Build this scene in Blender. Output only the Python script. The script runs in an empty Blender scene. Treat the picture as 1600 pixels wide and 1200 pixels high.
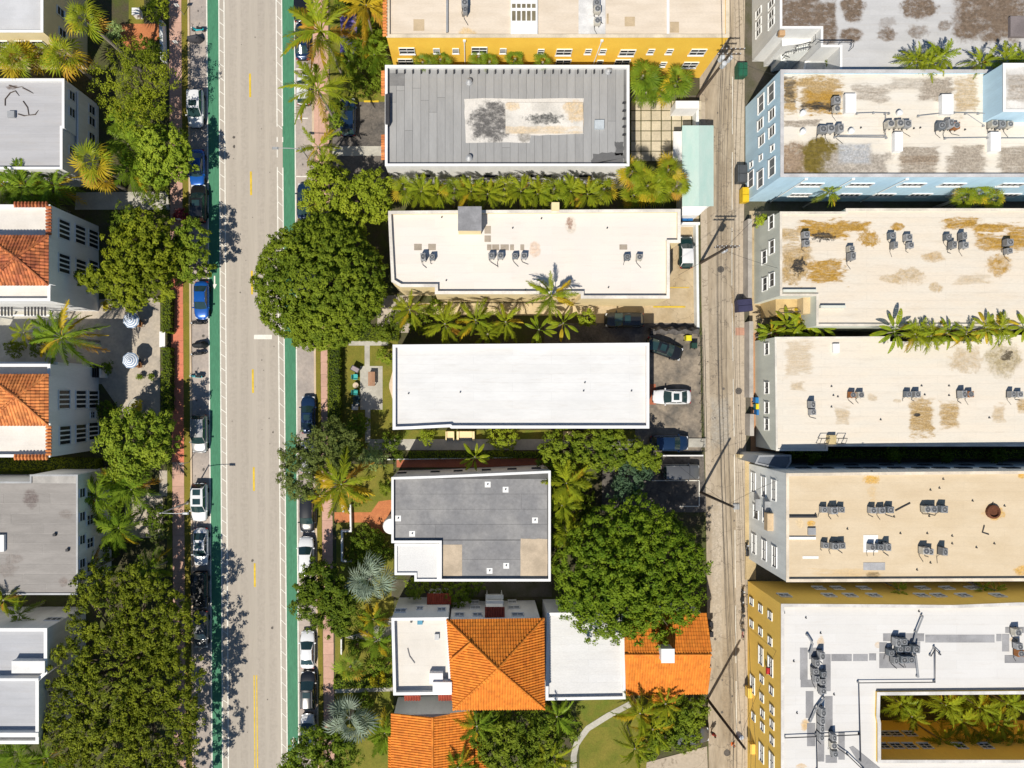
import bpy, math, random
import numpy as np
from mathutils import Vector, Matrix

random.seed(11)
rng = np.random.default_rng(11)
sc = bpy.context.scene
col = sc.collection

# ------------------------------------------------------------------ camera
H = 86.0                    # drone height above the street, metres
NX, NY, S = 740.0, 612.0, 12.5   # ground point under the drone, survey units per metre at ground level
cam_d = bpy.data.cameras.new('camera')
cam = bpy.data.objects.new('camera', cam_d)
col.objects.link(cam)
cam.location = (0, 0, H)
cam_d.sensor_width = 36
cam_d.lens = 36 * (S * H) / 1600
cam_d.shift_x = (800 - NX) / 1600
cam_d.shift_y = (NY - 600) / 1600
cam_d.clip_end = 2000
sc.camera = cam

# ------------------------------------------------------------------ sky and sun
SUN_EL = math.radians(55)
SUN_AZ = math.radians(209)          # clockwise from north (+Y)
world = bpy.data.worlds.new('World')
sc.world = world
world.use_nodes = True
nt = world.node_tree
bg = nt.nodes['Background']
sky = nt.nodes.new('ShaderNodeTexSky')
sky.sky_type = 'NISHITA'
sky.sun_disc = False
sky.air_density = 1.2
sky.dust_density = 0.2
sky.ozone_density = 6.0
sky.sun_elevation = SUN_EL
sky.sun_rotation = SUN_AZ
nt.links.new(sky.outputs[0], bg.inputs[0])
bg.inputs[1].default_value = 0.07
sun_d = bpy.data.lights.new('sun', 'SUN')
sun_d.energy = 5.0
sun_d.angle = math.radians(0.53)
sun_d.color = (1.0, 0.93, 0.82)
sun = bpy.data.objects.new('sun', sun_d)
col.objects.link(sun)
ldir = Vector((-math.sin(SUN_AZ) * math.cos(SUN_EL), -math.cos(SUN_AZ) * math.cos(SUN_EL), -math.sin(SUN_EL)))
sun.rotation_euler = ldir.to_track_quat('-Z', 'Y').to_euler()
sun.location = (-30, -60, 90)
sc.view_settings.view_transform = 'Standard'
sc.view_settings.look = 'None'
sc.view_settings.exposure = 0.06
sc.view_settings.gamma = 1.0
sc.cycles.max_bounces = 5
sc.cycles.diffuse_bounces = 2
sc.cycles.glossy_bounces = 2
sc.cycles.transparent_max_bounces = 4

# ------------------------------------------------------------------ survey helpers
def at(px, py, z=0.0):
    k = (H - z) / H / S
    return Vector(((px - NX) * k, -(py - NY) * k, z))

def mm(px, z=0.0):
    return px * (H - z) / H / S

# ------------------------------------------------------------------ materials
MATS = {}

def _n(nt, t, **kw):
    n = nt.nodes.new(t)
    for k, v in kw.items():
        setattr(n, k, v)
    return n

def _math(nt, op, a, b=None, c=None, clamp=False):
    n = nt.nodes.new('ShaderNodeMath')
    n.operation = op
    n.use_clamp = clamp
    for i, v in enumerate((a, b, c)):
        if v is None:
            continue
        if isinstance(v, (int, float)):
            n.inputs[i].default_value = v
        else:
            nt.links.new(v, n.inputs[i])
    return n.outputs[0]

def _noise(nt, vec, scale, detail=4, rough=0.55):
    n = nt.nodes.new('ShaderNodeTexNoise')
    n.inputs['Scale'].default_value = scale
    n.inputs['Detail'].default_value = detail
    n.inputs['Roughness'].default_value = rough
    if vec is not None:
        nt.links.new(vec, n.inputs['Vector'])
    return n.outputs[0]

def _mix(nt, fac, a, b, mode='MIX'):
    n = nt.nodes.new('ShaderNodeMix')
    n.data_type = 'RGBA'
    n.blend_type = mode
    for sock, v in ((n.inputs[0], fac), (n.inputs[6], a), (n.inputs[7], b)):
        if isinstance(v, (int, float)):
            sock.default_value = v
        elif isinstance(v, (tuple, list)):
            sock.default_value = (*v[:3], 1)
        else:
            nt.links.new(v, sock)
    return n.outputs[2]

def _smooth(nt, v, lo, hi):
    n = nt.nodes.new('ShaderNodeMapRange')
    n.interpolation_type = 'SMOOTHSTEP'
    nt.links.new(v, n.inputs[0])
    n.inputs[1].default_value = lo
    n.inputs[2].default_value = hi
    return n.outputs[0]

def M(name, c, rough=0.85, var=0.15, scale=0.5, fine=0.10, fscale=7.0, c2=None, stretch=(1, 1, 1),
      stains=(), bump=0.0, metal=0.0, spec=0.3, coord='pos', rnd=0.0, cracks=None, seams=None):
    """procedural surface: base colour, broad and fine mottling, optional stains of their own shape"""
    if name in MATS:
        return MATS[name]
    m = bpy.data.materials.new(name)
    m.use_nodes = True
    nt = m.node_tree
    b = nt.nodes['Principled BSDF']
    b.inputs['Roughness'].default_value = rough
    b.inputs['Metallic'].default_value = metal
    b.inputs['Specular IOR Level'].default_value = spec
    if coord == 'pos':
        P = _n(nt, 'ShaderNodeNewGeometry').outputs['Position']
    else:
        P = _n(nt, 'ShaderNodeTexCoord').outputs['Object']
    mp = _n(nt, 'ShaderNodeMapping')
    mp.inputs['Scale'].default_value = stretch
    nt.links.new(P, mp.inputs[0])
    V = mp.outputs[0]
    n1 = _noise(nt, V, scale, 5, 0.6)
    n2 = _noise(nt, V, fscale, 3, 0.6)
    f1 = _smooth(nt, n1, 0.3, 0.7)
    if c2 is None:
        c2 = tuple(x * (1 - 2 * var) for x in c)
    C = _mix(nt, f1, c, c2)
    k = _math(nt, 'MULTIPLY_ADD', n2, 2 * fine * 2, 1 - 2 * fine)
    vec = _n(nt, 'ShaderNodeVectorMath', operation='SCALE')
    nt.links.new(C, vec.inputs[0])
    nt.links.new(k, vec.inputs['Scale'])
    C = vec.outputs[0]
    if rnd:
        oi = _n(nt, 'ShaderNodeObjectInfo')
        kk = _math(nt, 'MULTIPLY_ADD', oi.outputs['Random'], 2 * rnd, 1 - rnd)
        v2 = _n(nt, 'ShaderNodeVectorMath', operation='SCALE')
        nt.links.new(C, v2.inputs[0])
        nt.links.new(kk, v2.inputs['Scale'])
        C = v2.outputs[0]
    for s in stains:
        # (x, y, rx, ry, colour, amount, kind, wobble, noise scale)
        x, y, rx, ry, sc_, amt = s[:6]
        kind = s[6] if len(s) > 6 else 'o'
        wob = s[7] if len(s) > 7 else 0.6
        ns = s[8] if len(s) > 8 else 0.9
        sub = _n(nt, 'ShaderNodeVectorMath', operation='SUBTRACT')
        nt.links.new(P, sub.inputs[0])
        sub.inputs[1].default_value = (x, y, 0)
        mul = _n(nt, 'ShaderNodeVectorMath', operation='MULTIPLY')
        nt.links.new(sub.outputs[0], mul.inputs[0])
        mul.inputs[1].default_value = (1 / rx, 1 / ry, 0)
        if kind == 'o':
            ln = _n(nt, 'ShaderNodeVectorMath', operation='LENGTH')
            nt.links.new(mul.outputs[0], ln.inputs[0])
            d = ln.outputs['Value']
        else:
            ab = _n(nt, 'ShaderNodeVectorMath', operation='ABSOLUTE')
            nt.links.new(mul.outputs[0], ab.inputs[0])
            sp = _n(nt, 'ShaderNodeSeparateXYZ')
            nt.links.new(ab.outputs[0], sp.inputs[0])
            d = _math(nt, 'MAXIMUM', sp.outputs[0], sp.outputs[1])
        mp2 = _n(nt, 'ShaderNodeMapping')
        mp2.inputs['Scale'].default_value = (0.45, 1.3, 1) if kind == 's' else (1, 1, 1)
        mp2.inputs['Location'].default_value = (x, y * 1.7, 0)
        nt.links.new(P, mp2.inputs[0])
        nn = _noise(nt, mp2.outputs[0], ns, 8, 0.68)
        d = _math(nt, 'ADD', d, _math(nt, 'MULTIPLY_ADD', nn, 3.6 * wob, -1.8 * wob))
        f = _smooth(nt, d, 1.12, 0.55)
        mp3 = _n(nt, 'ShaderNodeMapping')
        mp3.inputs['Scale'].default_value = (0.3, 1.8, 1) if kind == 's' else (0.7, 1.1, 1)
        nt.links.new(P, mp3.inputs[0])
        nb = _smooth(nt, _noise(nt, mp3.outputs[0], ns * 2.2, 8, 0.75), 0.30, 0.66)
        rim = _math(nt, 'MULTIPLY', _smooth(nt, d, 0.62, 0.82), _smooth(nt, d, 1.0, 0.86))
        body = _math(nt, 'ADD', _math(nt, 'MULTIPLY_ADD', nb, 0.72 * amt, 0.40 * amt), _math(nt, 'MULTIPLY', rim, 0.25 * amt))
        f = _math(nt, 'MULTIPLY', f, body, clamp=True)
        tone = _smooth(nt, _noise(nt, P, ns * 5.0, 4, 0.7), 0.35, 0.7)
        sc_ = _mix(nt, tone, tuple(q * 0.72 for q in sc_), tuple(min(1, q * 1.25) for q in sc_))
        C = _mix(nt, f, C, sc_)
    if cracks:
        sc1, w, cc, amt = cracks
        vo = _n(nt, 'ShaderNodeTexVoronoi', feature='DISTANCE_TO_EDGE')
        vo.inputs['Scale'].default_value = sc1
        add = _n(nt, 'ShaderNodeVectorMath', operation='MULTIPLY_ADD')
        nz = _n(nt, 'ShaderNodeTexNoise')
        nz.inputs['Scale'].default_value = 1.1
        nt.links.new(P, nz.inputs['Vector'])
        nt.links.new(nz.outputs[1], add.inputs[0])
        add.inputs[1].default_value = (1.6, 1.6, 1.6)
        nt.links.new(P, add.inputs[2])
        nt.links.new(add.outputs[0], vo.inputs['Vector'])
        f = _smooth(nt, vo.outputs['Distance'], w, 0.0)
        f = _math(nt, 'MULTIPLY', f, amt)
        C = _mix(nt, f, C, cc)
    if seams:
        bk = _n(nt, 'ShaderNodeTexBrick')
        bk.inputs['Scale'].default_value = 1.0
        bk.inputs['Brick Width'].default_value = 9.0
        bk.inputs['Row Height'].default_value = seams[0]
        bk.inputs['Mortar Size'].default_value = 0.045
        bk.inputs['Mortar Smooth'].default_value = 0.6
        bk.inputs['Color1'].default_value = (1, 1, 1, 1)
        bk.inputs['Color2'].default_value = (0.965, 0.96, 0.95, 1)
        bk.inputs['Mortar'].default_value = (seams[1],) * 3 + (1,)
        nt.links.new(P, bk.inputs['Vector'])
        C = _mix(nt, 1.0, C, bk.outputs['Color'], 'MULTIPLY')
        mp4 = _n(nt, 'ShaderNodeMapping')
        mp4.inputs['Scale'].default_value = (0.22, 1.6, 1)
        nt.links.new(P, mp4.inputs[0])
        g = _smooth(nt, _noise(nt, mp4.outputs[0], 1.4, 7, 0.7), 0.5, 0.78)
        C = _mix(nt, _math(nt, 'MULTIPLY', g, seams[2]), C, (0.40, 0.33, 0.25))
    nt.links.new(C, b.inputs['Base Color'])
    if bump:
        bp = _n(nt, 'ShaderNodeBump')
        bp.inputs['Strength'].default_value = bump
        bp.inputs['Distance'].default_value = 0.05
        nt.links.new(n2, bp.inputs['Height'])
        nt.links.new(bp.outputs[0], b.inputs['Normal'])
    MATS[name] = m
    return m

def leafmat(name, c, c2, trans=0.35, rough=0.6, nscale=0.35):
    if name in MATS:
        return MATS[name]
    m = bpy.data.materials.new(name)
    m.use_nodes = True
    nt = m.node_tree
    b = nt.nodes['Principled BSDF']
    b.inputs['Roughness'].default_value = rough
    b.inputs['Specular IOR Level'].default_value = 0.1
    g = _n(nt, 'ShaderNodeNewGeometry')
    n1 = _noise(nt, g.outputs['Position'], nscale, 3, 0.6)
    n2 = g.outputs['Random Per Island']
    f = _math(nt, 'ADD', _math(nt, 'MULTIPLY', _smooth(nt, n1, 0.3, 0.7), 0.55), _math(nt, 'MULTIPLY', n2, 0.45))
    C = _mix(nt, f, c, c2)
    oi = _n(nt, 'ShaderNodeObjectInfo')
    v = _n(nt, 'ShaderNodeVectorMath', operation='SCALE')
    nt.links.new(C, v.inputs[0])
    nt.links.new(_math(nt, 'MULTIPLY_ADD', oi.outputs['Random'], 0.3, 0.85), v.inputs['Scale'])
    C = v.outputs[0]
    nt.links.new(C, b.inputs['Base Color'])
    t = _n(nt, 'ShaderNodeBsdfTranslucent')
    tv = _mix(nt, 1.0, C, (1.6, 1.45, 0.5), 'MULTIPLY')
    nt.links.new(tv, t.inputs[0])
    mx = _n(nt, 'ShaderNodeMixShader')
    mx.inputs[0].default_value = trans
    nt.links.new(b.outputs[0], mx.inputs[1])
    nt.links.new(t.outputs[0], mx.inputs[2])
    nt.links.new(mx.outputs[0], nt.nodes['Material Output'].inputs[0])
    MATS[name] = m
    return m

def paint(name, c, rough=0.25, metal=0.0, coat=0.6):
    if name in MATS:
        return MATS[name]
    m = M(name, c, rough=rough, var=0.02, fine=0.02, metal=metal, spec=0.5, coord='obj')
    m.node_tree.nodes['Principled BSDF'].inputs['Coat Weight'].default_value = coat
    m.node_tree.nodes['Principled BSDF'].inputs['Coat Roughness'].default_value = 0.06
    return m

# ------------------------------------------------------------------ mesh builder
class MB:
    def __init__(self):
        self.v = []; self.f = []; self.smooth = False
    def add(self, vs, fs):
        o = len(self.v)
        self.v.extend([tuple(p) for p in vs])
        self.f.extend([tuple(i + o for i in f) for f in fs])
        return self
    def box(self, c, s, rz=0.0, taper=1.0):
        hx, hy, hz = s[0] / 2, s[1] / 2, s[2] / 2
        cs, sn = math.cos(rz), math.sin(rz)
        vs = []
        for k, t in ((-1, 1.0), (1, taper)):
            for i, j in ((-1, -1), (1, -1), (1, 1), (-1, 1)):
                x, y = i * hx * t, j * hy * t
                vs.append((c[0] + x * cs - y * sn, c[1] + x * sn + y * cs, c[2] + k * hz))
        return self.add(vs, [(3, 2, 1, 0), (4, 5, 6, 7), (0, 1, 5, 4), (1, 2, 6, 5), (2, 3, 7, 6), (3, 0, 4, 7)])
    def prism(self, poly, z0, z1, bottom=False):
        n = len(poly)
        vs = [(p[0], p[1], z0) for p in poly] + [(p[0], p[1], z1) for p in poly]
        fs = [(i, (i + 1) % n, n + (i + 1) % n, n + i) for i in range(n)]
        fs.append(tuple(range(n, 2 * n)))
        if bottom:
            fs.append(tuple(reversed(range(n))))
        return self.add(vs, fs)
    def tube(self, pts, rad, n=6, cap=True):
        pts = [Vector(p) for p in pts]
        if not isinstance(rad, (list, tuple)):
            rad = [rad] * len(pts)
        rings = []
        o = len(self.v)
        for i, p in enumerate(pts):
            d = (pts[min(i + 1, len(pts) - 1)] - pts[max(i - 1, 0)]).normalized()
            a = Vector((0, 0, 1)) if abs(d.z) < 0.9 else Vector((1, 0, 0))
            u = d.cross(a).normalized(); w = d.cross(u)
            for k in range(n):
                t = 2 * math.pi * k / n
                self.v.append(tuple(p + (u * math.cos(t) + w * math.sin(t)) * rad[i]))
        for i in range(len(pts) - 1):
            for k in range(n):
                a = o + i * n + k; b = o + i * n + (k + 1) % n
                self.f.append((a, b, b + n, a + n))
        if cap:
            self.f.append(tuple(o + k for k in reversed(range(n))))
            self.f.append(tuple(o + (len(pts) - 1) * n + k for k in range(n)))
        return self
    def disc(self, c, r, n=16, ry=None):
        ry = r if ry is None else ry
        return self.add([(c[0] + r * math.cos(2 * math.pi * k / n), c[1] + ry * math.sin(2 * math.pi * k / n), c[2]) for k in range(n)], [tuple(range(n))])
    def ring(self, c, r0, r1, h, n=18):
        vs = []
        for k in range(n):
            a = 2 * math.pi * k / n
            ca, sa = math.cos(a), math.sin(a)
            vs += [(c[0] + r0 * ca, c[1] + r0 * sa, c[2]), (c[0] + r0 * ca, c[1] + r0 * sa, c[2] + h),
                   (c[0] + r1 * ca, c[1] + r1 * sa, c[2] + h), (c[0] + r1 * ca, c[1] + r1 * sa, c[2])]
        fs = []
        for k in range(n):
            a, b = 4 * k, 4 * ((k + 1) % n)
            fs += [(a + i, b + i, b + (i + 1) % 4, a + (i + 1) % 4) for i in range(4)]
        return self.add(vs, fs)
    def lathe(self, c, prof, n=14):
        o = len(self.v)
        for r, z in prof:
            for k in range(n):
                a = 2 * math.pi * k / n
                self.v.append((c[0] + r * math.cos(a), c[1] + r * math.sin(a), c[2] + z))
        for i in range(len(prof) - 1):
            for k in range(n):
                a = o + i * n + k; b = o + i * n + (k + 1) % n
                self.f.append((a, b, b + n, a + n))
        self.f.append(tuple(o + (len(prof) - 1) * n + k for k in range(n)))
        return self
    def mesh(self, name, mat, off=None):
        me = bpy.data.meshes.new(name)
        v = self.v if off is None else [(a - off[0], b - off[1], c - off[2]) for a, b, c in self.v]
        me.from_pydata(v, [], self.f)
        if self.smooth:
            me.polygons.foreach_set('use_smooth', [True] * len(me.polygons))
        if mat:
            me.materials.append(mat)
        me.update()
        return me

def link(name, data, parent=None):
    o = bpy.data.objects.new(name, data)
    col.objects.link(o)
    if parent is not None:
        o.parent = parent
    return o

def wpos(o):
    p = Vector((0, 0, 0))
    while o is not None:
        p += o.location
        o = o.parent
    return p

def part(name, mb, mat, parent, local=False, kind=None, label=None):
    o = link(name, mb.mesh(name, mat, None if local else wpos(parent)), parent)
    if kind: o['kind'] = kind
    if label: o['label'] = label
    return o

def tag(o, label=None, cat=None, group=None, kind=None):
    if label: o['label'] = label
    if cat: o['category'] = cat
    if group: o['group'] = group
    if kind: o['kind'] = kind
    return o

def thing(name, label, cat, loc, rz=0.0, group=None):
    o = link(name, None)
    o.location = loc
    o.rotation_euler = (0, 0, rz)
    o.empty_display_size = 0.3
    return tag(o, label, cat, group)

def solo(name, mb, mat, label, cat, group=None, loc=None):
    """a thing that is one mesh; origin at its base"""
    a = np.array(mb.v)
    if loc is None:
        loc = Vector((a[:, 0].mean(), a[:, 1].mean(), a[:, 2].min()))
    o = link(name, mb.mesh(name, mat, loc))
    o.location = loc
    return tag(o, label, cat, group)

def struct(name, mb, mat, parent=None):
    o = link(name, mb.mesh(name, mat), parent)
    o['kind'] = 'structure'
    return o

def clone(o, parent=None, loc=None, rz=None, label=None, group=None):
    c = o.copy()
    col.objects.link(c)
    if parent is not None: c.parent = parent
    if loc is not None: c.location = loc
    if rz is not None: c.rotation_euler = (0, 0, rz)
    if label: c['label'] = label
    if group: c['group'] = group
    for ch in KIDS.get(o.name, []) if o.name in KIDS else list(o.children):
        clone(ch, c)
    return c
KIDS = {}

def poly_at(pts, z):
    P = [at(x, y, z) for x, y in pts]
    a = sum(P[i].x * P[(i + 1) % len(P)].y - P[(i + 1) % len(P)].x * P[i].y for i in range(len(P)))
    return P if a > 0 else P[::-1]

def rect(x0, y0, x1, y1):
    return [(x0, y0), (x1, y0), (x1, y1), (x0, y1)]

def inset(P, d):
    n = len(P); out = []
    for i in range(n):
        a, b, c = P[i - 1], P[i], P[(i + 1) % n]
        e1 = Vector((b.x - a.x, b.y - a.y)).normalized(); e2 = Vector((c.x - b.x, c.y - b.y)).normalized()
        n1 = Vector((-e1.y, e1.x)); n2 = Vector((-e2.y, e2.x))
        k = n1 + n2
        if k.length < 1e-6:
            k = n1
        k = k / max(k.dot(n1), 0.2)
        out.append(Vector((b.x + k.x * d, b.y + k.y * d, b.z)))
    return out

ORD = 'first second third fourth fifth sixth seventh eighth ninth tenth eleventh twelfth thirteenth fourteenth fifteenth'.split()
def ordered(pts, lm):
    """the same spots counted outward from a landmark, each with its ordinal"""
    q = sorted(pts, key=lambda p: math.hypot(p[0] - lm[0], p[1] - lm[1]))
    return [(ORD[i], p) for i, p in enumerate(q)]
# ------------------------------------------------------------------ materials of the setting
C_road = M('road_concrete', (0.445, 0.40, 0.34), 0.9, var=0.05, scale=0.25, fine=0.06, fscale=5, c2=(0.395, 0.355, 0.30), stretch=(1.6, 0.06, 1), bump=0.05, cracks=(0.06, 0.004, (0.26, 0.23, 0.20), 0.12), stains=[(at(x, 600).x, 0, 0.55, 400, (0.34, 0.30, 0.26), 0.30, 'r', 0.25, 0.5) for x in (364, 382, 408, 427)])
C_park = M('parking_lane_concrete', (0.43, 0.37, 0.32), 0.9, var=0.1, scale=0.35, fine=0.14, fscale=3, c2=(0.31, 0.275, 0.25), bump=0.1)
C_green = M('bike_lane_paint', (0.066, 0.225, 0.127), 0.8, var=0.1, scale=0.9, fine=0.2, fscale=4, c2=(0.055, 0.19, 0.108), stretch=(2.5, 0.35, 1))
C_white = M('road_paint_white', (0.80, 0.78, 0.70), 0.7, var=0.08, scale=1.2, fine=0.12, fscale=6)
C_yellow = M('road_paint_yellow', (0.72, 0.50, 0.035), 0.7, var=0.12, scale=1.5, fine=0.12)
C_kerb = M('kerb_concrete', (0.60, 0.47, 0.33), 0.9, var=0.1, fine=0.1)
C_walk_red = M('red_pavement', (0.62, 0.19, 0.105), 0.9, var=0.1, scale=0.3, fine=0.12, fscale=4, c2=(0.55, 0.19, 0.12), rnd=0.08)
C_walk_pink = M('pink_pavement', (0.55, 0.345, 0.265), 0.9, var=0.1, scale=0.3, fine=0.1, fscale=4, c2=(0.47, 0.29, 0.225), rnd=0.07)
C_lawn = M('lawn_grass', (0.115, 0.145, 0.016), 0.95, var=0.2, scale=0.7, fine=0.3, fscale=9, c2=(0.165, 0.15, 0.025), bump=0.5)
C_lawn2 = M('dry_lawn_grass', (0.20, 0.175, 0.03), 0.95, var=0.2, scale=0.5, fine=0.28, fscale=8, c2=(0.13, 0.145, 0.018), bump=0.5)
C_strip = M('verge_grass', (0.20, 0.165, 0.022), 0.95, var=0.2, scale=0.8, fine=0.25, fscale=7, c2=(0.15, 0.14, 0.02), bump=0.4)
C_soil = M('planting_soil', (0.075, 0.062, 0.04), 0.95, var=0.25, scale=0.6, fine=0.25, fscale=6, c2=(0.07, 0.085, 0.02), bump=0.4)
C_alley = M('alley_concrete', (0.415, 0.35, 0.265), 0.9, var=0.1, scale=0.6, fine=0.18, fscale=3, c2=(0.30, 0.245, 0.175), stretch=(1.0, 0.22, 1), cracks=(0.2, 0.012, (0.12, 0.10, 0.08), 0.6), stains=[(at(x, y).x, at(x, y).y, mm(rx), mm(ry), c_, a_, 'r', 0.35, 0.8) for x, y, rx, ry, c_, a_ in ((1118, 560, 14, 60, (0.30, 0.25, 0.19), 0.6), (1130, 330, 10, 90, (0.30, 0.24, 0.17), 0.6), (1125, 660, 16, 40, (0.36, 0.34, 0.30), 0.7), (1120, 900, 9, 130, (0.52, 0.46, 0.38), 0.5), (1135, 1080, 7, 90, (0.27, 0.21, 0.14), 0.6), (1150, 480, 8, 25, (0.30, 0.22, 0.12), 0.7), (1158, 885, 10, 14, (0.42, 0.27, 0.08), 0.8))])
C_alley2 = M('alley_edge_concrete', (0.44, 0.375, 0.29), 0.9, var=0.1, scale=0.4, fine=0.14, fscale=3, c2=(0.41, 0.345, 0.265), cracks=(0.25, 0.010, (0.12, 0.09, 0.06), 0.6))
C_conc = M('yard_concrete', (0.47, 0.45, 0.39), 0.9, var=0.12, scale=0.4, fine=0.12, fscale=4)
C_conc_b = M('beige_yard_concrete', (0.47, 0.41, 0.33), 0.9, var=0.14, scale=0.55, fine=0.16, fscale=3.5, c2=(0.36, 0.32, 0.27))
C_asph = M('worn_asphalt', (0.085, 0.078, 0.072), 0.9, var=0.2, scale=0.5, fine=0.2, fscale=4, c2=(0.16, 0.14, 0.12), cracks=(0.4, 0.02, (0.03, 0.03, 0.03), 0.5))
C_asph2 = M('patched_asphalt', (0.11, 0.10, 0.088), 0.9, var=0.2, scale=0.45, fine=0.25, fscale=3, c2=(0.30, 0.25, 0.19))
C_drive = M('driveway_concrete', (0.47, 0.38, 0.25), 0.9, var=0.12, scale=0.4, fine=0.12, fscale=3, c2=(0.39, 0.30, 0.18), cracks=(0.22, 0.012, (0.15, 0.11, 0.07), 0.5))
C_brick = M('orange_brick_paving', (0.50, 0.19, 0.075), 0.9, var=0.1, scale=1.0, fine=0.2, fscale=9, c2=(0.42, 0.15, 0.06))
C_terra = M('terracotta_path', (0.42, 0.14, 0.075), 0.9, var=0.12, scale=0.5, fine=0.15)
C_dirt = M('side_yard_dirt', (0.12, 0.105, 0.085), 0.95, var=0.25, scale=0.5, fine=0.2, c2=(0.075, 0.075, 0.04))  # mixed grey-brown concrete and dirt

# ------------------------------------------------------------------ ground, streets
struct('ground', MB().add([(-700, -700, 0), (700, -700, 0), (700, 700, 0), (-700, 700, 0)], [(0, 1, 2, 3)]), C_dirt)

Y0, Y1 = -420, 1620        # the street runs on past the picture on both sides
def sx(a, b):              # a line along the street through (a, y=0) and (b, y=1200)
    return lambda y: a + (b - a) * y / 1200.0
def band(name, l, r, z, mat, y0=Y0, y1=Y1, parent=None):
    P = [at(l(y0), y0), at(r(y0), y0), at(r(y1), y1), at(l(y1), y1)]
    mb = MB().add([(p.x, p.y, z) for p in P], [(3, 2, 1, 0)])
    return struct(name, mb, mat, parent)
L_walk0, L_walk1 = sx(264.5, 273), sx(284, 291)
L_kerb0, L_kerb1 = sx(293.5, 301), sx(296.5, 303.5)
L_line = sx(323, 331.5)
L_buf0, L_buf1 = sx(342, 348), sx(350, 357)
R_buf0, R_buf1 = sx(431.5, 440.5), sx(440, 449)
R_line = sx(460, 467)
R_kerb0, R_kerb1 = sx(486.5, 496), sx(489.5, 498.5)
R_walk0, R_walk1 = sx(497, 506), sx(513, 524)
def off(f, d):
    return lambda y: f(y) + d
band('road', off(L_buf0, -1), off(R_buf1, 1), 0.008, C_road)
band('parking_lane', off(L_kerb1, -2), off(L_line, 1), 0.008, C_park)
band('parking_lane', off(R_line, -1), off(R_kerb0, 2), 0.008, C_park)
band('bike_lane', L_line, L_buf0, 0.013, C_green)
band('bike_lane', R_buf1, R_line, 0.013, C_green)

def marking(name, quads, mat, z=0.019):
    mb = MB()
    for q in quads:
        P = [at(x, y) for x, y in q]
        mb.add([(p.x, p.y, z) for p in P], [(0, 1, 2, 3)])
    return struct(name, mb, mat)
def strip(f, w, y0=Y0, y1=Y1):
    return [(f(y0) - w / 2, y1 * 0 + y0), (f(y1) - w / 2, y1), (f(y1) + w / 2, y1), (f(y0) + w / 2, y0)]
for f in (L_line, L_buf0, L_buf1, R_line):
    marking('lane_line', [strip(f, 1.7)], C_white)
for a, b in ((Y0, 198), (214, 222), (231, 246), (261, Y1)):
    marking('lane_line', [strip(R_buf0, 1.7, a, b)], C_white)
for a, b in ((Y0, 197), (214, 222), (262, Y1)):
    marking('lane_line', [strip(R_buf1, 1.7, a, b)], C_white)
rungs = []
y = Y0
while y < Y1:
    a, b = L_buf0(y), L_buf1(y)
    rungs.append([(a, y), (a, y + 1.4), (b, y + 7.4), (b, y + 6)]); y += 21.6
marking('buffer_rungs', rungs, C_white, 0.023)
rungs = []
y = Y0 + 8
while y < Y1:
    if not 196 < y < 262:
        a, b = R_buf0(y), R_buf1(y)
        rungs.append([(a, y), (a, y + 1.4), (b, y + 9.4), (b, y + 8)])
    y += 24.2
marking('buffer_rungs', rungs, C_white, 0.023)
cl = sx(389.5, 401)
d = []
for y in (-190, -38, 115, 268, 423, 577, 730, 880):
    d.append(strip(cl, 3.0, y, y + 37))
marking('centre_dashes', d, C_yellow)
for o_ in (-2.0, 2.0):
    marking('centre_line', [strip(off(cl, o_ - 0.5), 1.9, 1055, Y1)], C_yellow)
marking('stop_bar', [[(397, 523), (397, 530), (425, 530), (425, 523)]], C_white)
for y in (107, 184, 275):
    marking('parking_tick', [[(462, y), (462, y + 1.7), (481, y + 1.7), (481, y)]], C_white)
def arrow(x, y, up):
    s = -1 if up else 1
    P = [at(x - 1.1, y - s * 11), at(x + 1.1, y - s * 11), at(x + 1.1, y + s * 2), at(x + 3.6, y + s * 2), at(x, y + s * 10), at(x - 3.6, y + s * 2), at(x - 1.1, y + s * 2)]
    struct('lane_arrow', MB().add([(p.x, p.y, 0.021) for p in P], [tuple(range(7)) if not up else tuple(reversed(range(7)))]), C_white)
arrow(335.3, 442, False)
arrow(458.2, 1161, True)

# blocks of land, a kerb's height above the road
LOT = 0.12
def slab(name, pts, z0, z1, mat):
    return struct(name, MB().prism([(p.x, p.y) for p in poly_at(pts, 0)], z0, z1), mat)
AL0 = lambda y: np.interp(y, [-420, 0, 100, 200, 340, 450, 600, 750, 1100, 1620], [1092, 1092, 1092, 1093, 1094, 1095, 1098, 1102, 1106, 1110])
AL1 = lambda y: np.interp(y, [-420, 0, 200, 450, 700, 1100, 1620], [1164, 1164, 1163, 1162, 1166, 1169, 1172])
slab('west_block_ground', [(-900, Y0), (L_kerb0(Y0), Y0), (L_kerb0(Y1), Y1), (-900, Y1)], -0.2, LOT, C_soil)
ys = [-420, 0, 200, 340, 450, 600, 750, 1100, 1620]
slab('middle_block_ground', [(R_kerb1(Y0), Y0)] + [(AL0(y), y) for y in ys] + [(R_kerb1(Y1), Y1)], -0.2, LOT, C_soil)
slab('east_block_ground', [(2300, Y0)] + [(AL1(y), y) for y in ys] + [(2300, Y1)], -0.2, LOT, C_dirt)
mb = MB()
mb.add([(p.x, p.y, 0.03) for p in [at(AL0(y) - 1, y) for y in ys]] + [(p.x, p.y, 0.03) for p in [at(AL1(y) + 1, y) for y in ys]],
       [(i, i + 1, len(ys) + i + 1, len(ys) + i)[::-1] for i in range(len(ys) - 1)])
for i, f in enumerate(mb.f): mb.f[i] = f[::-1]
struct('alley', mb, C_alley)
band('alley_gutter', lambda y: AL1(y) - 19, lambda y: AL1(y) + 0.5, 0.036, C_alley2, -200, 1500)
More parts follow.
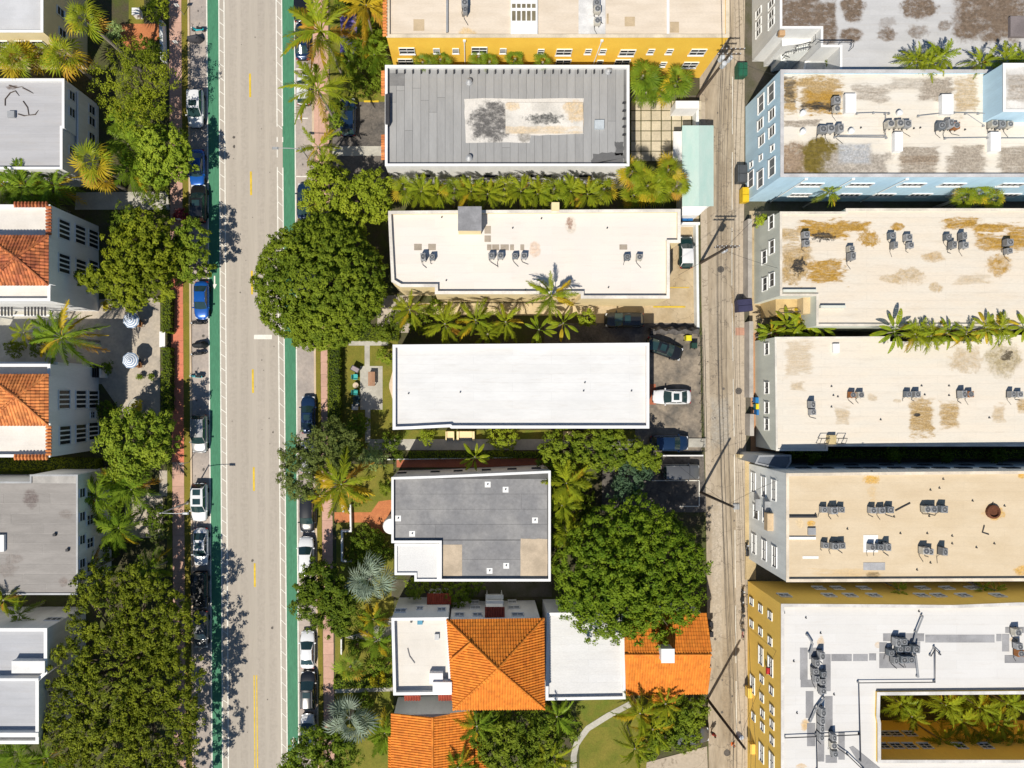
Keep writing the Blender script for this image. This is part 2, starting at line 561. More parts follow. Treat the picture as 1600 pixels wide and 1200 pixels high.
band('alley_gutter', lambda y: AL0(y) - 0.5, lambda y: AL0(y) + 9, 0.036, C_alley2, 160, 770)
marking('alley_edge_line', [[(AL1(y) - 19.3, y), (AL1(y + 90) - 19.3, y + 90), (AL1(y + 90) - 18.3, y + 90), (AL1(y) - 18.3, y)] for y in range(120, 1150, 118)], C_white, 0.042)
# oil drips and gum spots on the carriageway and in the bays
oil = M('oil_spot', (0.13, 0.115, 0.10), 0.7, var=0.15, fine=0.2)
mb = MB()
for k in range(170):
    y = random.uniform(-20, 1220)
    x = random.choice([random.uniform(L_kerb1(y) + 3, L_line(y) - 3), random.uniform(R_line(y) + 3, R_kerb0(y) - 3), random.uniform(L_buf1(y) + 3, R_buf0(y) - 3), random.uniform(AL0(y) + 5, AL1(y) - 5)])
    c = at(x, y); r_ = random.choice((0.03, 0.05, 0.05, 0.07, 0.1, 0.16))
    mb.add([(c.x + r_ * random.uniform(.7, 1.2) * math.cos(t * .785), c.y + r_ * random.uniform(.8, 1.6) * math.sin(t * .785), 0.0475) for t in range(8)], [tuple(range(8))])
struct('oil_spots', mb, oil)
# kerbs
for a, b in ((L_kerb0, L_kerb1), (R_kerb0, R_kerb1)):
    P = [at(a(Y0), Y0), at(a(Y1), Y1), at(b(Y1), Y1), at(b(Y0), Y0)]
    struct('kerb', MB().prism([(p.x, p.y) for p in P], -0.1, LOT + 0.012), C_kerb)
# verges
band('grass_verge', L_walk1, off(L_kerb0, 0.2), LOT + 0.010, C_strip)
band('grass_verge', off(R_kerb1, -0.2), R_walk0, LOT + 0.010, C_strip, 300, Y1)
band('paved_verge', off(R_kerb1, -0.2), R_walk0, LOT + 0.010, C_walk_pink, Y0, 300)
# pavements: each slab a piece of its own
def pavement(l, r, y0, y1, mat, step=19.0):
    root = band('pavement', l, r, LOT + 0.004, C_soil, y0, y1)
    y = y0
    cache = None
    while y < y1 - 2:
        c = at((l(y + step / 2) + r(y + step / 2)) / 2, y + step / 2)
        w, h = mm(r(y) - l(y)) - 0.02, mm(step) - 0.02
        if cache is None:
            cache = MB().box((0, 0, 0), (w, h, 0.05)).mesh('paving_slab', mat)
        o = link('paving_slab', cache, root)
        o.location = (c.x, c.y, LOT - 0.008 + random.uniform(-0.002, 0.004))
        o.rotation_euler = (0, 0, -0.006)
        y += step
    return root
pavement(L_walk0, L_walk1, -40, 418, C_walk_pink)
pavement(L_walk0, L_walk1, 418, 722, C_walk_red)
pavement(L_walk0, L_walk1, 722, 1250, C_walk_pink)
pavement(R_walk0, R_walk1, -40, 300, C_walk_pink)
pavement(R_walk0, R_walk1, 300, 1250, C_walk_pink)

_lv = [0]
def patch(name, pts, mat, z=None):
    _lv[0] += 1
    z = LOT + 0.018 + 0.0012 * _lv[0] if z is None else z
    P = poly_at(pts, 0)
    return struct(name, MB().add([(p.x, p.y, z) for p in P], [tuple(range(len(P)))]), mat)

# ---- west lots
patch('lawn', rect(202, -20, 226, 40), C_lawn2)
patch('brick_path', [(190, 38), (249, 38), (249, 62), (222, 82), (200, 76), (188, 60)], C_brick)
patch('concrete_drive', [(120, 301), (262, 300), (266, 328), (118, 328)], C_conc)
patch('concrete_courtyard', [(100, 470), (251, 465), (251, 652), (196, 652), (160, 600), (100, 600)], C_conc_b)
patch('side_path', rect(-60, 480, 110, 575), C_conc)
patch('concrete_path', rect(250, 735, 262, 775), C_conc_b)
patch('lawn', rect(262, 725, 270, 900), C_lawn)
patch('gravel_yard', rect(196, 770, 255, 840), C_conc_b)
patch('lawn', rect(-20, 735, 165, 745), C_lawn)
# ---- middle lots, street side
patch('lawn', rect(516, -10, 602, 158), C_lawn)
patch('asphalt_forecourt', rect(520, 157, 605, 305), C_asph)
patch('concrete_strip', rect(520, 229, 600, 244), C_conc)
patch('lawn', [(545, 128), (602, 128), (602, 160), (560, 160)], C_lawn2)
patch('sand_path', rect(590, 462, 640, 520), C_conc_b)
patch('sunlit_cream_strip', rect(640, 474, 935, 493), M('sunlit_cream', (0.62, 0.50, 0.30), 0.9, var=0.1, fine=0.12))  # pale strip whose colour stands for the sunlit cream wall and ground
patch('lawn', rect(512, 520, 622, 700), C_lawn2)
patch('concrete_frame_path', rect(545, 533, 607, 540), C_conc)
patch('concrete_frame_path', rect(570, 540, 578, 573), C_conc)
patch('concrete_patio', rect(563, 572, 598, 640), C_conc)
patch('concrete_frame_path', rect(571, 640, 579, 692), C_conc)
patch('concrete_walk', rect(575, 686, 1015, 703), C_conc)
patch('lawn', rect(617, 672, 1010, 686), C_lawn)
patch('planting_bed', rect(600, 703, 1010, 716), C_soil)
patch('terracotta_path', rect(620, 716, 905, 730), C_terra)
patch('lawn', [(526, 725), (615, 725), (615, 905), (526, 905)], C_lawn2)
patch('brick_path', [(523, 800), (580, 800), (592, 783), (615, 780), (615, 835), (585, 832), (575, 816), (523, 816)], C_brick)
patch('lawn', rect(524, 905, 615, 1250), C_lawn2)
patch('concrete_walk', [(540, 995), (575, 985), (612, 962), (612, 1000), (570, 1004)], C_conc)
patch('concrete_walk', [(524, 1076), (615, 1073), (615, 1079), (524, 1082)], C_conc)
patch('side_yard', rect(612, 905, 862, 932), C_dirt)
patch('lawn', rect(905, 1090, 1010, 1260), C_lawn2)
patch('lawn', rect(900, 1090, 985, 1135), C_lawn)
cv = []
for a, b, w in (((985, 1098), (960, 1112), 4), ((960, 1112), (918, 1137), 4.5)):
    pass
path = [(984, 1099), (950, 1117), (918, 1137), (908, 1150), (900, 1162), (896, 1180), (896, 1240)]
mbp = []
for i, (x, y) in enumerate(path):
    a = path[max(i - 1, 0)]; b = path[min(i + 1, len(path) - 1)]
    dx, dy = b[0] - a[0], b[1] - a[1]; L = math.hypot(dx, dy)
    mbp.append(((x - dy / L * 4.6, y + dx / L * 4.6), (x + dy / L * 4.6, y - dx / L * 4.6)))
P = [at(*p[0]) for p in mbp] + [at(*p[1]) for p in reversed(mbp)]
struct('winding_path', MB().add([(p.x, p.y, LOT + 0.15) for p in P] + [(p.x, p.y, LOT) for p in P], [tuple(range(len(P)))[::-1]]), C_conc).location.z = -0.06
# ---- middle lots, alley side
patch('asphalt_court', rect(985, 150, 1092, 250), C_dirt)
patch('concrete_driveway', [(930, 470), (985, 470), (985, 335), (1091, 335), (1092, 512), (930, 514)], C_drive)
patch('driveway_shade_strip', rect(850, 505, 1092, 540), C_asph)  # dark colour repeats the shadow cast by the white roofed block
patch('parking_court', [(992, 522), (1093, 522), (1096, 706), (992, 706)], C_asph2)
patch('brick_apron', rect(992, 600, 1024, 632), C_terra)
patch('parking_court', [(940, 709), (1099, 709), (1103, 800), (940, 800)], C_asph)
marking('parking_box', [[(1018, 750), (1018, 751.2), (1092, 751.2), (1092, 750)], [(1091, 751), (1091, 791), (1092.4, 791), (1092.4, 751)], [(1060, 790), (1060, 791.3), (1092, 791.3), (1092, 790)]], C_white, LOT + 0.1)
marking('parking_line', [[(1040, 449), (1040, 450.2), (1076, 450.2), (1076, 449)], [(1020, 478.5), (1020, 481), (1070, 481), (1070, 478.5)]], C_yellow, LOT + 0.1)
marking('parking_stop', [[(569, 158), (569, 161), (592, 161), (592, 158)]], C_yellow, LOT + 0.1)
patch('concrete_yard', [(1010, 1190), (1104, 1165), (1107, 1260), (1000, 1260)], C_alley2)
# paved court of single slabs with weeds in the joints
pav_root = patch('slab_court', rect(984, 158, 1092, 248), M('weedy_joints', (0.09, 0.085, 0.03), 0.95, var=0.2, scale=1.5, fine=0.3))
pm = M('court_slab', (0.56, 0.49, 0.36), 0.9, var=0.08, scale=0.8, fine=0.12, fscale=5, rnd=0.12)
cm = MB().box((0, 0, 0), (mm(14.2), mm(14.4), 0.05)).mesh('court_slab', pm)
for i in range(7):
    for j in range(6):
        c = at(993 + i * 15.8, 166 + j * 15.8)
        o = link('court_slab', cm, pav_root)
        o.location = (c.x, c.y, LOT + 0.066 + random.uniform(-0.006, 0.006))
        o.rotation_euler = (0, 0, random.uniform(-0.012, 0.012))
# ---- east lots, alley side
patch('sand_yard', rect(1170, 330, 1215, 520), C_drive)
patch('tile_yard', rect(1172, 520, 1215, 712), M('orange_yard_tiles', (0.50, 0.26, 0.13), 0.9, var=0.12, fine=0.15))
patch('alley_apron', rect(1163, 712, 1180, 905), M('sand_apron', (0.52, 0.40, 0.22), 0.9, var=0.12, fine=0.15))
patch('brick_patch', rect(1149, 512, 1166, 524), M('faded_brick', (0.48, 0.27, 0.19), 0.9, var=0.1, fine=0.15), 0.05)
# ------------------------------------------------------------------ building kit
W_white = M('white_stucco', (0.80, 0.80, 0.79), 0.85, var=0.05, scale=0.6, fine=0.05, stretch=(1.5, 1.5, 0.3))
W_trim = M('white_trim', (0.80, 0.80, 0.78), 0.7, var=0.03, fine=0.04)
W_yel = M('yellow_stucco', (0.86, 0.54, 0.07), 0.85, var=0.06, scale=0.5, fine=0.05, c2=(0.82, 0.49, 0.06))
W_yel2 = M('ochre_stucco', (0.86, 0.57, 0.12), 0.85, var=0.06, scale=0.4, fine=0.06, c2=(0.80, 0.52, 0.11), stretch=(1.5, 1.5, 0.3))
W_cream = M('cream_stucco', (0.78, 0.64, 0.37), 0.85, var=0.05, fine=0.05)
W_blue = M('pale_blue_stucco', (0.50, 0.70, 0.84), 0.85, var=0.06, scale=0.6, fine=0.05, stretch=(1.5, 1.5, 0.3))
W_grey = M('pale_grey_stucco', (0.76, 0.78, 0.76), 0.85, var=0.07, scale=0.6, fine=0.05, stretch=(1.5, 1.5, 0.3))
W_sage = M('sage_stucco', (0.64, 0.66, 0.58), 0.85, var=0.07, fine=0.05, stretch=(1.5, 1.5, 0.3))
W_lgrey = M('light_grey_stucco', (0.76, 0.76, 0.74), 0.85, var=0.07, fine=0.05, stretch=(1.5, 1.5, 0.3))
G_glass = M('window_glass', (0.025, 0.03, 0.034), 0.22, var=0.1, fine=0.05, spec=0.3)
G_shut = M('window_blind', (0.16, 0.17, 0.18), 0.5, var=0.1, fine=0.05)
D_dark = M('dark_metal', (0.05, 0.05, 0.055), 0.5, var=0.1, fine=0.1)
D_grey = M('grey_metal', (0.38, 0.39, 0.40), 0.5, var=0.1, fine=0.1, metal=0.2)

class B:
    pass

def building(label, pts, z, wall, roof, cap, par_h=0.45, par_w=0.22, name='apartment_building', cat='building', zb=0.0, capw=0.04, group=None):
    b = B()
    P = poly_at(pts, z)
    b.P, b.z, b.zr = P, z, z - par_h
    c = sum(P, Vector()) / len(P)
    b.o = thing(name, label, cat, (c.x, c.y, zb), group=group)
    n = len(P)
    I = inset(P, par_w)
    mb = MB()
    zt = z - 0.06
    vs = [(p.x, p.y, zb) for p in P] + [(p.x, p.y, zt) for p in P] + [(p.x, p.y, zt) for p in I] + [(p.x, p.y, z - par_h - 0.02) for p in I]
    fs = []
    for i in range(n):
        j = (i + 1) % n
        fs += [(i, j, n + j, n + i), (n + i, n + j, 2 * n + j, 2 * n + i), (2 * n + i, 2 * n + j, 3 * n + j, 3 * n + i)]
    part('wall', mb.add(vs, fs), wall, b.o)
    R = inset(P, par_w * 0.6)
    part('roof', MB().add([(p.x, p.y, z - par_h) for p in R], [tuple(range(n))]), roof, b.o)
    O = inset(P, -capw); J = inset(P, par_w + capw)
    mb = MB()
    vs = [(p.x, p.y, zt + 0.003) for p in O] + [(p.x, p.y, z) for p in O] + [(p.x, p.y, z) for p in J] + [(p.x, p.y, zt + 0.003) for p in J]
    fs = []
    for i in range(n):
        j = (i + 1) % n
        fs += [(i, j, n + j, n + i), (n + i, n + j, 2 * n + j, 2 * n + i), (2 * n + i, 2 * n + j, 3 * n + j, 3 * n + i), (3 * n + i, 3 * n + j, j, i)]
    part('parapet_cap', mb.add(vs, fs), cap, b.o)
    b.I = I
    return b

def edge(b, px, py):
    """wall edge of b whose plane the sight line through a survey point meets first between ground and roof; -> A, B, t, z"""
    d = at(px, py, 0) - Vector((0, 0, H))
    best = None
    n = len(b.P)
    for i in range(n):
        A, C = b.P[i], b.P[(i + 1) % n]
        e = Vector((C.x - A.x, C.y - A.y)); L = e.length; e /= L
        nr = Vector((e.y, -e.x))
        den = d.x * nr.x + d.y * nr.y
        if den >= -1e-6: continue
        s = (A.x * nr.x + A.y * nr.y) / den
        if s <= 0: continue
        q = Vector((0, 0, H)) + d * s
        t = (q.x - A.x) * e.x + (q.y - A.y) * e.y
        if -0.3 <= t <= L + 0.3 and -1 <= q.z <= b.z + 0.5:
            if best is None or s < best[0]:
                best = (s, A, e, nr, t, q.z)
    return best

WC = {}
def win_mesh(w, h, nx, ny, style):
    k = (w, h, nx, ny, style)
    if k in WC: return WC[k]
    t = 0.05
    fr = MB()
    dep = 0.12
    fr.box((0, -dep / 2, h / 2 + t / 2), (w + 2 * t, dep, t)); fr.box((0, -dep / 2, -h / 2 - t / 2), (w + 2 * t, dep, t))
    for s in (-1, 1): fr.box((s * (w / 2 + t / 2), -dep / 2, 0), (t, dep, h))
    tb = 0.04 if style != 'louvre' else 0.16
    for i in range(1, nx):
        fr.box((-w / 2 + i * w / nx, -dep * 0.35, 0), (tb, dep * 0.7, h))
    for j in range(1, ny):
        fr.box((0, -dep * 0.32, -h / 2 + j * h / ny), (w, dep * 0.64, 0.05))
    pane = MB().box((0, -0.012, 0), (w / nx - tb, 0.024, h / ny - 0.05))
    sill = MB().box((0, -0.08, -h / 2 - t - 0.045), (w + 0.2, 0.16, 0.08))
    WC[k] = (fr.mesh('window', {'dark': D_dark}.get(style, W_trim)), pane.mesh('pane', G_shut if style == 'blind' else G_glass), sill.mesh('sill', W_trim))
    return WC[k]

def win(b, px, py, w=1.0, h=1.4, nx=1, ny=2, style='plain', sill=True):
    e = edge(b, px, py)
    if e is None:
        print('no wall for window', b.o['label'][:30], px, py); return
    s, A, ev, nr, t, z = e
    m1, m2, m3 = win_mesh(w, h, nx, ny, style)
    z = max(z, h / 2 + 0.3)
    z = min(z, b.z - h / 2 - 0.25)
    o = link('window', m1, b.o)
    p = Vector((A.x + ev.x * t, A.y + ev.y * t, z)) + Vector((nr.x, nr.y, 0)) * 0.002
    o.location = p - wpos(b.o)
    o.rotation_euler = (0, 0, math.atan2(ev.y, ev.x))
    for i in range(nx):
        for j in range(ny):
            q = link('pane', m2, o)
            q.location = (-w / 2 + (i + 0.5) * w / nx, 0, -h / 2 + (j + 0.5) * h / ny)
    if sill:
        link('sill', m3, o)
    return o

def wallbox(b, name, px, py, size, mat, dz=0.0):
    """a box-shaped fitting on a wall: size = (along, out, high)"""
    e = edge(b, px, py)
    if e is None:
        print('no wall for', name, px, py); return
    s, A, ev, nr, t, z = e
    p = Vector((A.x + ev.x * t, A.y + ev.y * t, z + dz)) + Vector((nr.x, nr.y, 0)) * (size[1] / 2 + 0.003)
    return part(name, MB().box(p, size, math.atan2(ev.y, ev.x)), mat, b.o)

def downpipe(b, px, py):
    e = edge(b, px, py)
    if e is None: return
    s, A, ev, nr, t, z = e
    p = Vector((A.x + ev.x * t, A.y + ev.y * t, 0)) + Vector((nr.x, nr.y, 0)) * 0.09
    mb = MB().tube([(p.x, p.y, 0.2), (p.x, p.y, b.z - 0.7)], 0.06, 6)
    mb.box((p.x, p.y, b.z - 0.6), (0.3, 0.2, 0.25), math.atan2(ev.y, ev.x))
    part('downpipe', mb, W_trim, b.o)

def roofpart(b, name, x0, y0, x1, y1, h, mat, z=None, taper=1.0):
    z = b.zr if z is None else z
    a, c = at(x0, y0, z + h), at(x1, y1, z + h)
    return part(name, MB().box(((a.x + c.x) / 2, (a.y + c.y) / 2, z + h / 2 - 0.002), (abs(c.x - a.x), abs(c.y - a.y), h + 0.004), taper=taper), mat, b.o)

_rp = [0]
def sheetpatch(b, name, pts, mat, wob=0.0, lift=None):
    _rp[0] += 1
    z = b.zr + (0.008 + 0.0011 * (_rp[0] % 25) if lift is None else lift)
    P = poly_at(pts, z)
    if wob:
        Q = []
        for i in range(len(P)):
            a, c = P[i], P[(i + 1) % len(P)]
            for k in range(6):
                q = a.lerp(c, k / 6)
                Q.append(Vector((q.x + random.uniform(-wob, wob), q.y + random.uniform(-wob, wob), z)))
        P = Q
    return part(name, MB().prism([(p.x, p.y) for p in P], z - 0.02, z), mat, b.o)

def sheets(b, x0, y0, x1, y1, n, along, mat, cuts=(1, 2), gap=0.035, th=0.02):
    """roofing felt laid in strips, each length a piece of its own with lapped seams"""
    z = b.zr
    roof = [c for c in b.o.children if c.name.startswith('roof')][0]
    off_ = wpos(roof)
    a, c = at(x0, y0, z), at(x1, y1, z)
    xa, xb = min(a.x, c.x), max(a.x, c.x); ya, yb = min(a.y, c.y), max(a.y, c.y)
    for i in range(n):
        k = random.randint(*cuts)
        br = sorted([0.0, 1.0] + [random.uniform(0.12, 0.88) for _ in range(k - 1)])
        for u, v in zip(br, br[1:]):
            if along == 'y':
                w = (xb - xa) / n
                q = (xa + i * w, xa + (i + 1) * w - gap, ya + u * (yb - ya), ya + v * (yb - ya) - gap)
            else:
                w = (yb - ya) / n
                q = (xa + u * (xb - xa), xa + v * (xb - xa) - gap, ya + i * w, ya + (i + 1) * w - gap)
            h = th + random.uniform(-0.004, 0.004)
            o = link('roofing_sheet', MB().box(((q[0] + q[1]) / 2, (q[2] + q[3]) / 2, z + h / 2), (q[1] - q[0], q[3] - q[2], h)).mesh('roofing_sheet', mat, off_), roof)

# ------------------------------------------------------------------ clay tiles
def tiles(mb, e0, e1, t0, t1, p=0.30, r=0.085, course=0.42):
    e0, e1, t0, t1 = map(Vector, (e0, e1, t0, t1))
    u = (e1 - e0); L = u.length; u /= L
    nrm = u.cross(((t0 + t1) / 2 - e0)).normalized()
    if nrm.z < 0: nrm = -nrm
    v = nrm.cross(u)
    if v.dot((t0 + t1) / 2 - e0) < 0: v = -v
    ua, ub = (t0 - e0).dot(u), (t1 - e0).dot(u)
    V = (t0 - e0).dot(v)
    n = max(1, int(round(L / p))); w = L / n
    prof = [(0.0, 0.0), (0.16, 0.8), (0.38, 1.0), (0.60, 0.8), (0.76, 0.0)]
    for i in range(n):
        um = (i + 0.5) * w
        if um < ua: vm = V * um / max(ua, 1e-6)
        elif um > ub: vm = V * (L - um) / max(L - ub, 1e-6)
        else: vm = V
        if vm < 0.08: continue
        m = max(1, int(math.ceil(vm / course)))
        for j in range(m):
            v0, v1 = j * course, min((j + 1) * course, vm)
            o = len(mb.v)
            for vv, lift in ((v0, 0.035), (v1, 0.0)):
                for a, hgt in prof:
                    q = e0 + u * ((i + a) * w) + v * vv + nrm * (hgt * r + lift)
                    mb.v.append(tuple(q))
                q = e0 + u * ((i + 1.0) * w) + v * vv + nrm * (lift * 0.3)
                mb.v.append(tuple(q))
            for k in range(5):
                mb.f.append((o + k, o + k + 1, o + 6 + k + 1, o + 6 + k))
            # open front end of the tile
            mb.f.append((o, o + 1, o + 2, o + 3, o + 4))
    return mb

def tile_roof(parent, name, faces, mat, under=None, ridges=(), p=0.30):
    mb = MB()
    un = MB()
    for f in faces:
        tiles(mb, *f, p=p)
        P = [Vector(q) - Vector((0, 0, 0.03)) for q in (f[0], f[1], f[3], f[2])]
        if (P[2] - P[3]).length < 1e-4: P = P[:3]
        un.add(P, [tuple(range(len(P)))])
    t = part(name, mb, mat, parent, kind='stuff')
    part('roof_deck', un, under or mat, parent)
    for a, c in ridges:
        a, c = Vector(a), Vector(c)
        d = c - a; n = max(2, int(d.length / 0.45))
        rb = MB()
        for i in range(n):
            s, e = a + d * (i / n), a + d * ((i + 1.08) / n)
            rb.tube([s + Vector((0, 0, 0.03)), e + Vector((0, 0, 0.06))], [0.13, 0.16], 7)
        part('ridge_tiles', rb, mat, parent, kind='stuff')
    return t

def tilemat(name, c, c2, dirt=0.2):
    if name in MATS: return MATS[name]
    m = M(name, c, 0.75, var=0.2, scale=0.9, fine=0.12, fscale=6, c2=c2)
    nt = m.node_tree
    b = nt.nodes['Principled BSDF']
    src = b.inputs['Base Color'].links[0].from_socket
    g = _n(nt, 'ShaderNodeNewGeometry')
    v = _n(nt, 'ShaderNodeVectorMath', operation='SCALE')
    nt.links.new(src, v.inputs[0])
    nt.links.new(_math(nt, 'MULTIPLY_ADD', g.outputs['Random Per Island'], 2 * dirt, 1 - dirt), v.inputs['Scale'])
    nt.links.new(v.outputs[0], b.inputs['Base Color'])
    return m
T_old = tilemat('aged_clay_tiles', (0.56, 0.19, 0.065), (0.30, 0.085, 0.04), 0.4)
T_mid = tilemat('weathered_clay_tiles', (0.66, 0.25, 0.075), (0.50, 0.16, 0.05), 0.3)
T_new = tilemat('orange_clay_tiles', (0.70, 0.235, 0.028), (0.62, 0.185, 0.022), 0.16)
T_red = tilemat('dark_red_tiles', (0.33, 0.06, 0.03), (0.25, 0.045, 0.025), 0.15)

def wl(lst, z):
    return [(at(x, y, z).x, at(x, y, z).y, mm(rx, z), mm(ry, z), c, a, *r) for x, y, rx, ry, c, a, *r in lst]
brown = (0.17, 0.125, 0.09); tan = (0.42, 0.29, 0.13); gold = (0.40, 0.23, 0.04); olive = (0.16, 0.12, 0.02); blackish = (0.03, 0.028, 0.025); orange_s = (0.62, 0.36, 0.07); grime = (0.36, 0.31, 0.25)

# ------------------------------------------------------------------ WEST BLOCK
R_w1 = M('roof_white_w1', (0.56, 0.57, 0.59), seams=(1.0, 0.95, 0.15), rough=0.8, var=0.06, fine=0.05)
b = building('cream yellow corner apartment block with white flat roof behind the tall palm', [(-120, -90), (67, -90), (67, 50), (-120, 50)], 9, W_cream, R_w1, W_white)
for x, y in ((94, 19), (97, 52)): win(b, x, y, 0.9, 1.3, 1, 2)
for x in (8, 37, 62): win(b, x, 68, 1.3, 1.3, 2, 2)
R_w2 = M('roof_w2', (0.44, 0.44, 0.455), seams=(0.9, 0.92, 0.2), rough=0.85, var=0.05, scale=0.5, fine=0.05, stretch=(0.3, 3, 1), stains=wl([(14, 134, 9, 4, (0.12, 0.08, 0.06), 0.8, 'o', 0.6, 1.5)], 7))
b = building('two storey block with pale grey felt roof beside the feathery tree', [(-140, 123), (100, 123), (100, 200), (97, 200), (97, 264), (-140, 264)], 7, W_lgrey, R_w2, W_white)
W2 = b
roofpart(b, 'roof_hatch', 11, 173, 22, 183, 0.35, D_grey)
for i, pts in enumerate(([(8, 165), (8, 155), (16, 145), (24, 142), (30, 150)], [(35, 137), (45, 142), (52, 146)], [(36, 158), (43, 168), (45, 180), (55, 179), (60, 172)], [(28, 178), (38, 181), (45, 180)], [(14, 133), (25, 137), (36, 135)])):
    Pq = [at(x, y, b.zr + 0.05) for x, y in pts]
    mb = MB().tube(Pq, [0.06] * (len(Pq) - 1) + [0.02], 5)
    solo('fallen_branch', mb, M('dead_branch', (0.10, 0.075, 0.06), 0.9), ['long curved dead branch lying on the pale grey felt roof', 'short straight dead branch lying on the pale grey felt roof', 'hooked dead branch lying on the pale grey felt roof', 'thin dead twig beside the hooked branch on the grey roof', 'crooked dead branch at the stained corner of the grey roof'][i], 'branch', loc=Pq[0])
wing = building('lower grey wing with white roof edge on the blue shaded side of the block', [(70, 142), (122, 142), (122, 262), (70, 262)], 4.6, W_lgrey, M('roof_wing', (0.40, 0.42, 0.45), 0.85), W_white, 0.15, 0.12, name='building_wing')
for y in (172, 190, 215): win(wing, 143, y, 1.0, 1.3, 1, 2)
for y in (150, 176, 236): win(b, 112, y, 1.0, 1.1, 1, 2, sill=False)

R_w3 = M('roof_white_w3', (0.702, 0.666, 0.612), seams=(1.0, 0.95, 0.15), rough=0.8, var=0.05, fine=0.05)
def villa(y0, y1, roof_y, label, tm, first):
    b = building(label, [(-120, y0), (78, y0), (78, y1), (-120, y1)], 10, W_white, R_w3, W_white, 0.5, 0.25, name='villa')
    # tiled coping along the street parapet and the side away from its twin
    z = 10.0
    def coping(x0, ya, x1, yb):
        a, c = at(x0, ya, z), at(x1, yb, z)
        d = (c - a); n = int(d.length / 0.36); u = d.normalized(); nr = Vector((u.y, -u.x, 0))
        mb = MB()
        for i in range(n):
            q = a + u * (i + 0.5) * d.length / n
            mb.tube([q - nr * 0.28 + Vector((0, 0, 0.06)), q + Vector((0, 0, 0.14)), q + nr * 0.28 + Vector((0, 0, 0.02))], [0.15, 0.16, 0.17], 6)
        part('coping_tiles', mb, tm, b.o, kind='stuff')
    lo, hi = roof_y
    if first:
        coping(77, y0 + 2, 77, lo - 3); coping(22, y0, 76, y0)
    else:
        coping(77, hi + 3, 77, y1 - 2); coping(22, y1, 76, y1)
    # low tower with a hipped tile roof
    zt = 11.0
    c = [at(-22, lo, zt), at(72, lo, zt), at(72, hi, zt), at(-22, hi, zt)]
    tw = MB().prism([(p.x * 0.995, p.y) for p in reversed(c)], 9.5, zt - 0.02)
    part('tower_wall', tw, W_white, b.o)
    k = 0.35
    cc = sum(c, Vector()) / 4
    e = [q + (q - cc).normalized() * k for q in c]
    ap = at(25, (lo + hi) / 2 - 5, zt + 1.5)
    tile_roof(b.o, 'roof_tiles', [(e[i], e[(i + 1) % 4], ap, ap) for i in range(4)], tm, ridges=[(q, ap) for q in e], p=0.36)
    return b
W3 = villa(320, 470, (371, 443), 'white villa with aged brown orange hip tiles and banks of tall dark windows', T_old, True)
W4 = villa(569, 714, (588, 662), 'white villa with fresher orange hip tiles beside the dark hedge strip', T_mid, False)
for bb, cs in ((W3, ((100, 359), (125, 367), (149, 375), (100, 412), (126, 420), (149, 422))), (W4, ((100, 624), (126, 624), (150, 624), (101, 680), (126, 677), (150, 673)))):
    for x, y in cs:
        win(bb, x, y, 2.15, 2.1, 4, 1, 'louvre', sill=False)
win(W4, 144, 648, 0.7, 0.9, 2, 2)
# lower annex roofs on the court between the villas
b = building('low white annex roof on the courtyard side of the brown tiled villa', [(-120, 446), (89, 446), (89, 473), (-120, 473)], 8.2, W_white, R_w3, W_white, 0.1, 0.15, name='annex')
b = building('low white annex with scalloped shadow on the courtyard side of the orange tiled villa', [(-120, 566), (90, 566), (90, 590), (-120, 590)], 8.2, W_white, M('roof_annex', (0.62, 0.64, 0.66), 0.85), W_white, 0.5, 0.15, name='annex')

R_w5 = M('felt_w5', (0.31, 0.29, 0.27), 0.9, var=0.08, scale=0.6, fine=0.08, fscale=5, rnd=0.06, stretch=(0.5, 2, 1),
         stains=wl([(47, 780, 12, 16, (0.16, 0.13, 0.12), 0.9, 'o', 0.5, 1.0), (102, 805, 12, 9, (0.2, 0.17, 0.15), 0.6), (20, 875, 14, 9, (0.2, 0.17, 0.15), 0.6), (10, 890, 16, 12, (0.2, 0.17, 0.15), 0.6), (100, 910, 9, 8, (0.2, 0.16, 0.14), 0.8), (85, 935, 30, 5, (0.2, 0.17, 0.15), 0.3)], 7.5))
b = building('long grey felt roofed block with pale seams beside the orange tiled villa', [(-140, 753), (47, 753), (47, 742), (121, 742), (121, 929), (-140, 929)], 7.5, W_lgrey, M('seam_pale', (0.45, 0.43, 0.40), 0.9), D_grey, 0.12, 0.12)
sheets(b, -130, 755, 120, 928, 11, 'x', R_w5, (2, 4), gap=0.05)
for y in (775, 812, 848, 885, 905): win(b, 140, y, 1.1, 1.3, 2, 2); win(b, 128, y - 5, 1.0, 1.1, 1, 2)
for x, y in ((84, 836), (104, 860)): roofpart(b, 'roof_vent', x - 2, y - 2, x + 2, y + 2, 0.35, D_dark)
roofpart(b, 'skylight', -8, 836, 6, 862, 0.4, W_trim)
R_w6 = M('roof_w6', (0.44, 0.45, 0.475), seams=(0.9, 0.92, 0.15), rough=0.85, var=0.05, fine=0.05, stretch=(0.5, 2.5, 1))
b = building('white rimmed block with pale roof stepping down under the giant street tree', [(-140, 982), (73, 982), (73, 1052), (60, 1064), (60, 1162), (-140, 1162)], 8, W_lgrey, R_w6, W_white, 0.6, 0.3)
win(b, 84, 968, 1.8, 0.9, 3, 1, sill=False)
roofpart(b, 'roof_step_wall', -140, 1060, 60, 1064, 0.9, W_white)
roofpart(b, 'roof_step_wall', -140, 1145, 60, 1152, 0.7, W_lgrey)
roofpart(b, 'stair_hood', 18, 1033, 70, 1052, 0.9, W_lgrey)

